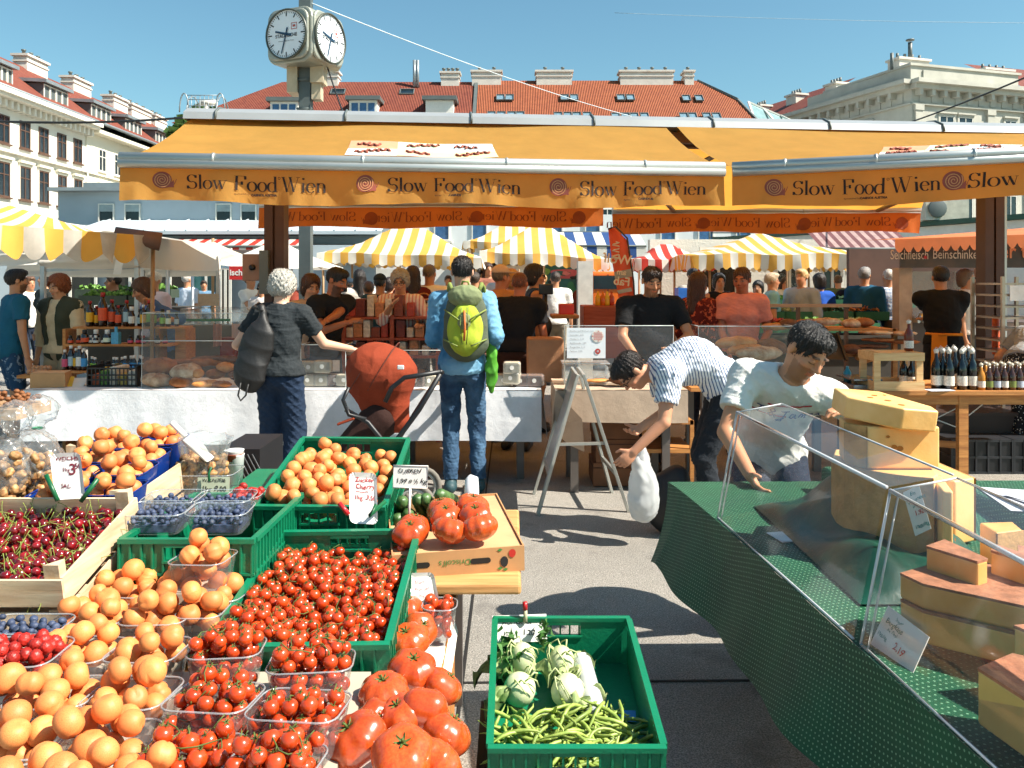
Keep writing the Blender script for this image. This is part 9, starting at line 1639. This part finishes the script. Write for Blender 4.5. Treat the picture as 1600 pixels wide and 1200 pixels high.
 t = thing('bag_roll', 'shiny roll of clear bags lying right of the kohlrabi', 'roll', tuple(M @ V((.3, .4, -.14)))); b = MB(); a, e = M @ V((.255, .50, -.085)), M @ V((.275, .255, -.10)); b.tube([a, e], .028, 20, cap=False); b.build('film', clear('film_roll', haze=.6, refl=1.0, rough=.15), t); b = MB(); d = (e-a).normalized(); b.tube([a, e+d*.003], .012, 14); b.build('core', mat('core_dark', '#2a221c', .8), t); b = MB(); x = d.orthogonal().normalized(); y = d.cross(x); vs = [e+(x*cos(q*.314)+y*sin(q*.314))*r_ for r_ in (.028, .012) for q in range(20)]; b.add(vs, [(q, (q+1) % 20, 20+(q+1) % 20, 20+q) for q in range(20)]); b.build('roll_end', mat('roll_white', '#c9cdd0', .4), t, False)
 b = MB(M); b.add([(.33, .30, -.135), (.38, .29, -.13), (.385, .33, -.125), (.34, .34, -.13)], [(0, 1, 2, 3)]); tag(b.build('blue_tag', mat('tag_blue', '#2a7fc4', .4), None, False), 'small bright blue scrap beside the bag roll', 'scrap')
def cheese_table():
 z = .78; t = NT('green_dotted'); co = t.co(); sx = t.n('SeparateXYZ'); t.l(co, sx.inputs[0]); s = t.math('ADD', sx.outputs[0], sx.outputs[2]); fr = 62
 u = t.math('FRACT', t.math('ADD', t.math('MULTIPLY', t.math('ADD', s, t.math('MULTIPLY', sx.outputs[1], .35)), fr), 500)); v = t.math('FRACT', t.math('ADD', t.math('MULTIPLY', t.math('ADD', sx.outputs[1], t.math('MULTIPLY', s, -.35)), fr), 500)); du = t.math('SUBTRACT', u, .5); dv = t.math('SUBTRACT', v, .5); d2 = t.math('ADD', t.math('MULTIPLY', du, du), t.math('MULTIPLY', dv, dv)); m_ = t.math('LESS_THAN', d2, .028)
 t.base(t.mix(t.math('MULTIPLY', m_, .6), t.ramp(t.noise(5, 4), [(.3, '#083c27'), (.7, '#0e5234')]), '#8fbf9c')); t.b.inputs['Roughness'].default_value = .6; t.bump(t.math('ADD', t.noise(10, 4), t.math('MULTIPLY', m_, .1)), .004); gm = t.m
 A, B = V((.654, 3.49, z)), V((.86, .9, z)); edge = lambda f: V((.654+.206*f**.75, 3.49-2.59*f, z)); tt = thing('market_table', 'cheese stall table hidden under the green dotted cloth', 'table', (1.5, 2.2, 0)); b = MB(); b.box((.92, .95, z-.035), (2.4, 3.44, z-.006)); b.build('table_top', M_tblwood, tt, False)
 for x in (1.0, 2.3):
  for y in (1.1, 3.3): b = MB(); b.box((x-.03, y-.03, 0), (x+.03, y+.03, z-.036)); b.build('leg', M_legs, tt, False)
 b = MB(); b.grid(lambda u, v: edge(v).lerp(V((2.45, 3.52-2.6*v, z)), u)+V((0, 0, .0015*sin(u*50)*sin(v*40))), 30, 40, flip=True)
 def sk(u, v): p = edge(u); w_ = (.020*sin(u*15)+.010*sin(u*33+2))*v; cr = max(0, 1-u/.05); return V((p.x-.02*v-.07*v*v-w_+.03*cr*v, p.y+.02*cr*v, z-.001-(.29+.02*sin(u*7)+.05*cr)*v))
 b.grid(sk, 140, 14, flip=False)
 b.grid(lambda u, v: V((.654+1.8*u, 3.49+.03*u+.05*v+.02*sin(u*22)*v, z-.001-(.26)*v)).lerp(sk(0, v), max(0, 1-u/.02)), 60, 10, flip=True); tag(b.build('tablecloth', gm), 'green dotted cloth hanging over the side of the cheese table', 'tablecloth')
 sat = mat('satin_green', '#0c4133', .4, .4, 5, .003, 14); b = MB(); b.grid(lambda u, v: V((.90+.50*u, 2.15+.95*v, z+.006+.13*(sin(pi*u)**.7)*(sin(pi*v)**.6)*(1+.35*sin(9*v+4*u))*(1+.2*sin(13*u-5*v))+.012*sin(26*u+14*v)*sin(pi*u)*sin(pi*v))), 60, 70, flip=False); tag(b.build('satin_cloth', sat), 'crumpled dark green cloth lying inside the acrylic guard', 'cloth')
 for lb, (x0, x1, y0, y1, h), rx in (('green covered block behind the tall cheese near the man', (1.24, 1.55, 3.05, 3.35, .10), .3), ('green covered riser below the tall cheese stack', (1.12, 1.62, 2.3, 3.0, .05), .2), ('green covered block under the papers on the right', (1.62, 2.3, 2.55, 3.1, .10), .2), ('green covered step under the lower cheeses', (1.02, 2.0, 1.2, 2.2, .03), .2)):
  b = MB(); b.box((x0, y0, z+.004), (x1, y1, z+h)); tag(bevel(b.build('covered_block', gm, None, False), .02, 3), lb, 'block')
 for k in range(4): b = MB(T(1.88+.02*k, 2.78-.02*k, z+.104+.006*k) @ RZ(.15*k-.2)); b.grid(lambda u, v: V((-.25+.5*u, -.16+.32*v, .006*sin(3*u+k)*sin(4*v))), 8, 6); tag(b.build('paper_sheet', mat('paper_lilac', '#cfd2dc', .5, .04), None), ('bottom', 'second', 'third', 'top')[k]+' sheet of wrapping paper on the green block at the right edge', 'paper', 'wrapping paper sheets')
 b = MB(T(.885, 2.72, z+.004) @ RZ(.2)); b.box((-.03, -.05, 0), (.05, .05, .003)); tag(b.build('leaflet', mat('label_white', '#dcdcd4', .6), None, False), 'small white leaflet flat on the green cloth inside the guard corner', 'leaflet')
 rim = clear('acrylic_rim', haze=.6, refl=1.2, rough=.1)
 for lb, b0, b1, t0, t1 in (('far acrylic sneeze guard panel between the man and the green cloth', V((.73, 2.95, z+.003)), V((.80, 1.95, z+.003)), V((.80, 2.96, 1.155)), V((.90, 2.0, 1.125))), ('near acrylic sneeze guard panel over the lower cheeses at the right', V((.805, 1.92, z+.003)), V((.86, .95, z+.003)), V((.905, 1.99, 1.12)), V((.955, .95, 1.10)))):
  q = thing('sneeze_guard', lb, 'screen', tuple(b0), group='acrylic guards of the cheese table'); b = MB(); b.add([b0, b1, t1, t0], [(0, 1, 2, 3)]); tp = [t0+V((.16, .0, .03)), t1+V((.16, 0, .03))]; b.add([t0, t1, tp[1], tp[0]], [(0, 1, 2, 3)]); b.build('pane', clear('guard_acrylic', (.97, .97, .97), haze=.045, refl=.85), q, False); b = MB(); b.tube([t0, t1], .0055, 8); b.tube([b0, t0], .004, 6); b.tube([b0+V((.004, -.03, 0)), t0+V((.004, -.03, -.008))], .003, 6); b.tube([b0, b1], .0035, 6); b.tube([tp[0], tp[1]], .003, 6); b.tube([t0, tp[0]], .003, 6); b.build('edge', rim, q)
 paste = mat('cheese_paste', '#e6aa58', .5, .08, 5, .0015, 30, col2='#f2c684'); paste2 = mat('mountain_paste', '#d69846', .5, .1, 6, .0015, 30, col2='#e6b46c'); rind = mat('cheese_rind', '#c2935c', .8, .15, 25, .003, 60); hol = mat('cheese_hole', '#a8691f', .6); rg = mat('rind_grey', '#a06a4c', .85, .3, 30, .003, 70)
 def cheese(label, out, z0, h, M0=ID, pm=paste, rm=rind, rk=None, holes=(), th=.004, grp=None):
  """out: plan outline; rk: indices of outline edges that carry rind"""
  t = thing('cheese', label, 'cheese', tuple(M0 @ V((out[0][0], out[0][1], z0))), group=grp); n = len(out); b = MB(M0); b.add([(x, y, z0) for x, y in out]+[(x, y, z0+h) for x, y in out], [tuple(range(n))[::-1], tuple(range(n, 2*n))]+[(k, (k+1) % n, n+(k+1) % n, n+k) for k in range(n)]); bevel(b.build('paste', pm, t, False), .006, 3)
  if rk == 'top': b = MB(M0 @ T(sum(p[0] for p in out)/n, sum(p[1] for p in out)/n, z0+h-.003)); cx, cy = sum(p[0] for p in out)/n, sum(p[1] for p in out)/n; q = [((x-cx)*.995, (y-cy)*.995) for x, y in out]; b.add([(x, y, 0) for x, y in q]+[(x, y, .006) for x, y in q], [tuple(range(n))[::-1], tuple(range(n, 2*n))]+[(k, (k+1) % n, n+(k+1) % n, n+k) for k in range(n)]); b.build('rind', rm, t, False); rk = None
  if rk:
   b = MB(M0)
   for k in rk:
    a, c = V((*out[k], 0)), V((*out[(k+1) % n], 0)); nn = V(((c-a).y, -(c-a).x, 0)).normalized()*th; b.add([a+V((0, 0, z0+.001)), c+V((0, 0, z0+.001)), c+nn+V((0, 0, z0+.001)), a+nn+V((0, 0, z0+.001)), a+V((0, 0, z0+h-.001)), c+V((0, 0, z0+h-.001)), c+nn+V((0, 0, z0+h-.001)), a+nn+V((0, 0, z0+h-.001))], [(0, 1, 2, 3), (7, 6, 5, 4), (3, 2, 6, 7), (0, 4, 5, 1)])
   b.build('rind', rm, t, False)
  for (px, py, pz, r, nx, ny, nz) in holes:
   N = V((nx, ny, nz)).normalized(); Q = N.to_track_quat('Z', 'Y').to_matrix().to_4x4(); b = MB(M0 @ T(px, py, pz) @ Q); b.lathe([(r*.99, .0012), (r*.7, -.0), (0, .0004)], 12, sy=.7, cap=False); b.build('hole', hol, t)
  return t
 arc = lambda cx, cy, r, a0, a1, n=9: [(cx+r*cos(radians(a0+(a1-a0)*k/n)), cy+r*sin(radians(a0+(a1-a0)*k/n))) for k in range(n+1)]
 R = random.Random(4); hs = [(1.225+.03*k+.02*R.random(), 2.4-.03*k, .86+.17*R.random(), .007+.004*R.random(), -.5, -1, 0) for k in range(5)]
 o = arc(1.27, 2.62, .25, 172, 255, 8)+[(1.24, 2.42), (1.29, 2.6), (1.22, 2.78), (1.08, 2.78)]; cheese('huge round cut cheese at the bottom of the tall stack', o, .835, .225, ID, paste, rind, range(0, 8), [])
 cheese('thick cheese block with two holes, middle of the tall stack', [(1.095, 2.55), (1.13, 2.47), (1.345, 2.47), (1.35, 2.60), (1.12, 2.66)], 1.064, .125, T(-.075, 0, 0), paste, rind, [0], [(1.225, 2.468, 1.125, .011, 0, -1, 0), (1.208, 2.468, 1.13, .009, 0, -1, 0), (1.19, 2.468, 1.16, .006, 0, -1, 0)])
 cheese('cheese slab with four eyes lying on top of the tall stack', [(1.09, 2.52), (1.22, 2.43), (1.33, 2.44), (1.34, 2.50), (1.25, 2.66), (1.10, 2.65)], 1.195, .065, T(-.085, .0, .0) @ T(1.2, 2.5, 1.2) @ RX(.10) @ RY(.10) @ T(-1.2, -2.5, -1.2), paste, rind, None, [(1.17, 2.54, 1.2605, .010, 0, 0, 1), (1.20, 2.58, 1.2605, .010, 0, 0, 1), (1.215, 2.52, 1.2605, .011, 0, 0, 1), (1.235, 2.475, 1.2605, .011, 0, 0, 1), (1.24, 2.60, 1.2605, .006, 0, 0, 1)])
 cheese('cheese wedge with a clean cut face right of the huge cheese', [(1.37, 2.42), (1.42, 2.36), (1.50, 2.40), (1.50, 2.62), (1.40, 2.60)], .84, .19, T(-.11, .10, 0), paste, rind, [2])
 cheese('upright cheese slice with holes standing at the right of the stack', [(1.43, 2.28), (1.455, 2.27), (1.52, 2.46), (1.49, 2.47)], .84, .20, T(-.235, .03, 0), paste, rind, [2], [(1.485, 2.33, .98, .008, 1, -.4, 0), (1.5, 2.37, .93, .009, 1, -.4, 0), (1.47, 2.29, .90, .006, 1, -.4, 0)])
 cheese('flat trapezoid of cheese behind the far guard corner', [(1.53, 2.25), (1.62, 2.28), (1.64, 2.36), (1.54, 2.35)], .84, .10, T(-.22, .0, 0), paste2, rind, [0])
 cheese('reddish rind wedge standing upright on the left of the lower cheeses', [(1.06, 2.11), (1.12, 2.00), (1.155, 2.02), (1.13, 2.16)], .885, .13, T(-.085, -.15, -.02), paste2, rg, 'top'); cheese('slim upright wedge with reddish rind right of the first wedge', [(1.20, 2.08), (1.245, 1.98), (1.28, 2.00), (1.24, 2.12)], .885, .13, T(-.09, -.15, -.02), paste2, rg, 'top')
 o = [(.925, 2.04), (.945, 1.97), (1.25, 1.71), (1.40, 1.9), (1.26, 2.08), (1.06, 2.12)]; cheese('large wrapped half cheese in the middle of the lower row', o, .825, .07, T(-.03, -.12, -.01), paste2, rg, 'top', [(1.0+.06*k, 1.925-.051*k, .85+.02*(k % 2), .004, -.65, -.76, 0) for k in range(3)]); cheese('second large half cheese on top of the first in the lower row', o, .895, .055, T(-.025, -.108, -.009), paste2, rg, 'top')
 cheese('pale cut cheese piece behind the near guard at the right edge', [(1.00, 1.72), (1.04, 1.62), (1.2, 1.6), (1.2, 1.76)], .812, .12, T(.0, -.06, 0), mat('paste_pale', '#d9b472', .5, .1, 6), rg, 'top'); cheese('greenish tinted cheese at the lowest right corner', [(.90, 1.56), (.92, 1.44), (1.06, 1.36), (1.16, 1.5), (1.0, 1.62)], .812, .10, T(-.05, -.04, 0), mat('paste_olive', '#c4a65c', .5, .1, 6), rg, 'top')
 cheese('pale wedge lying behind the two upright wedges at the right edge', [(1.22, 2.0), (1.34, 1.9), (1.46, 2.02), (1.3, 2.14)], .83, .11, ID, paste2, rg, 'top'); cheese('dark rinded half round at the far right edge of the lower row', [(1.13, 1.66), (1.3, 1.5), (1.42, 1.62), (1.28, 1.74)], .812, .14, T(.0, -.05, 0), paste2, rg, 'top')
 tl = mat('ink_teal', '#2a7d78', .6); rd = mat('ink_red', '#b02a2a', .6); wh = mat('card_white', '#dedcd6', .5)
 card('white price card reading Emmentaler leaning on the huge cheese', (P(1430, 838, 2.28), P(1455, 826, 2.26), P(1411, 770, 2.30)), wh, [('Ein', .35, .85, .12, tl), ('Emment', .12, .70, .13, tl), ('aler', .3, .58, .13, tl), ('1,98', .3, .4, .15, rd), ('100dag', .12, .12, .12, tl)])
 card('price card reading Super Bergkäse 2,19 in the acrylic holder', (P(1358, 1010, 1.93), P(1420, 1065, 1.78), P(1388, 946, 1.95)), wh, [('Super', .28, .82, .11, tl), ('Bergkäse', .10, .66, .17, tl), ('aus Tirol', .2, .54, .10, tl), ('100dag', .04, .34, .12, tl), ('2,19', .45, .30, .22, rd)])
punnets(); tomatoes(); signs(); left_crates(); bean_crate(); cheese_table()
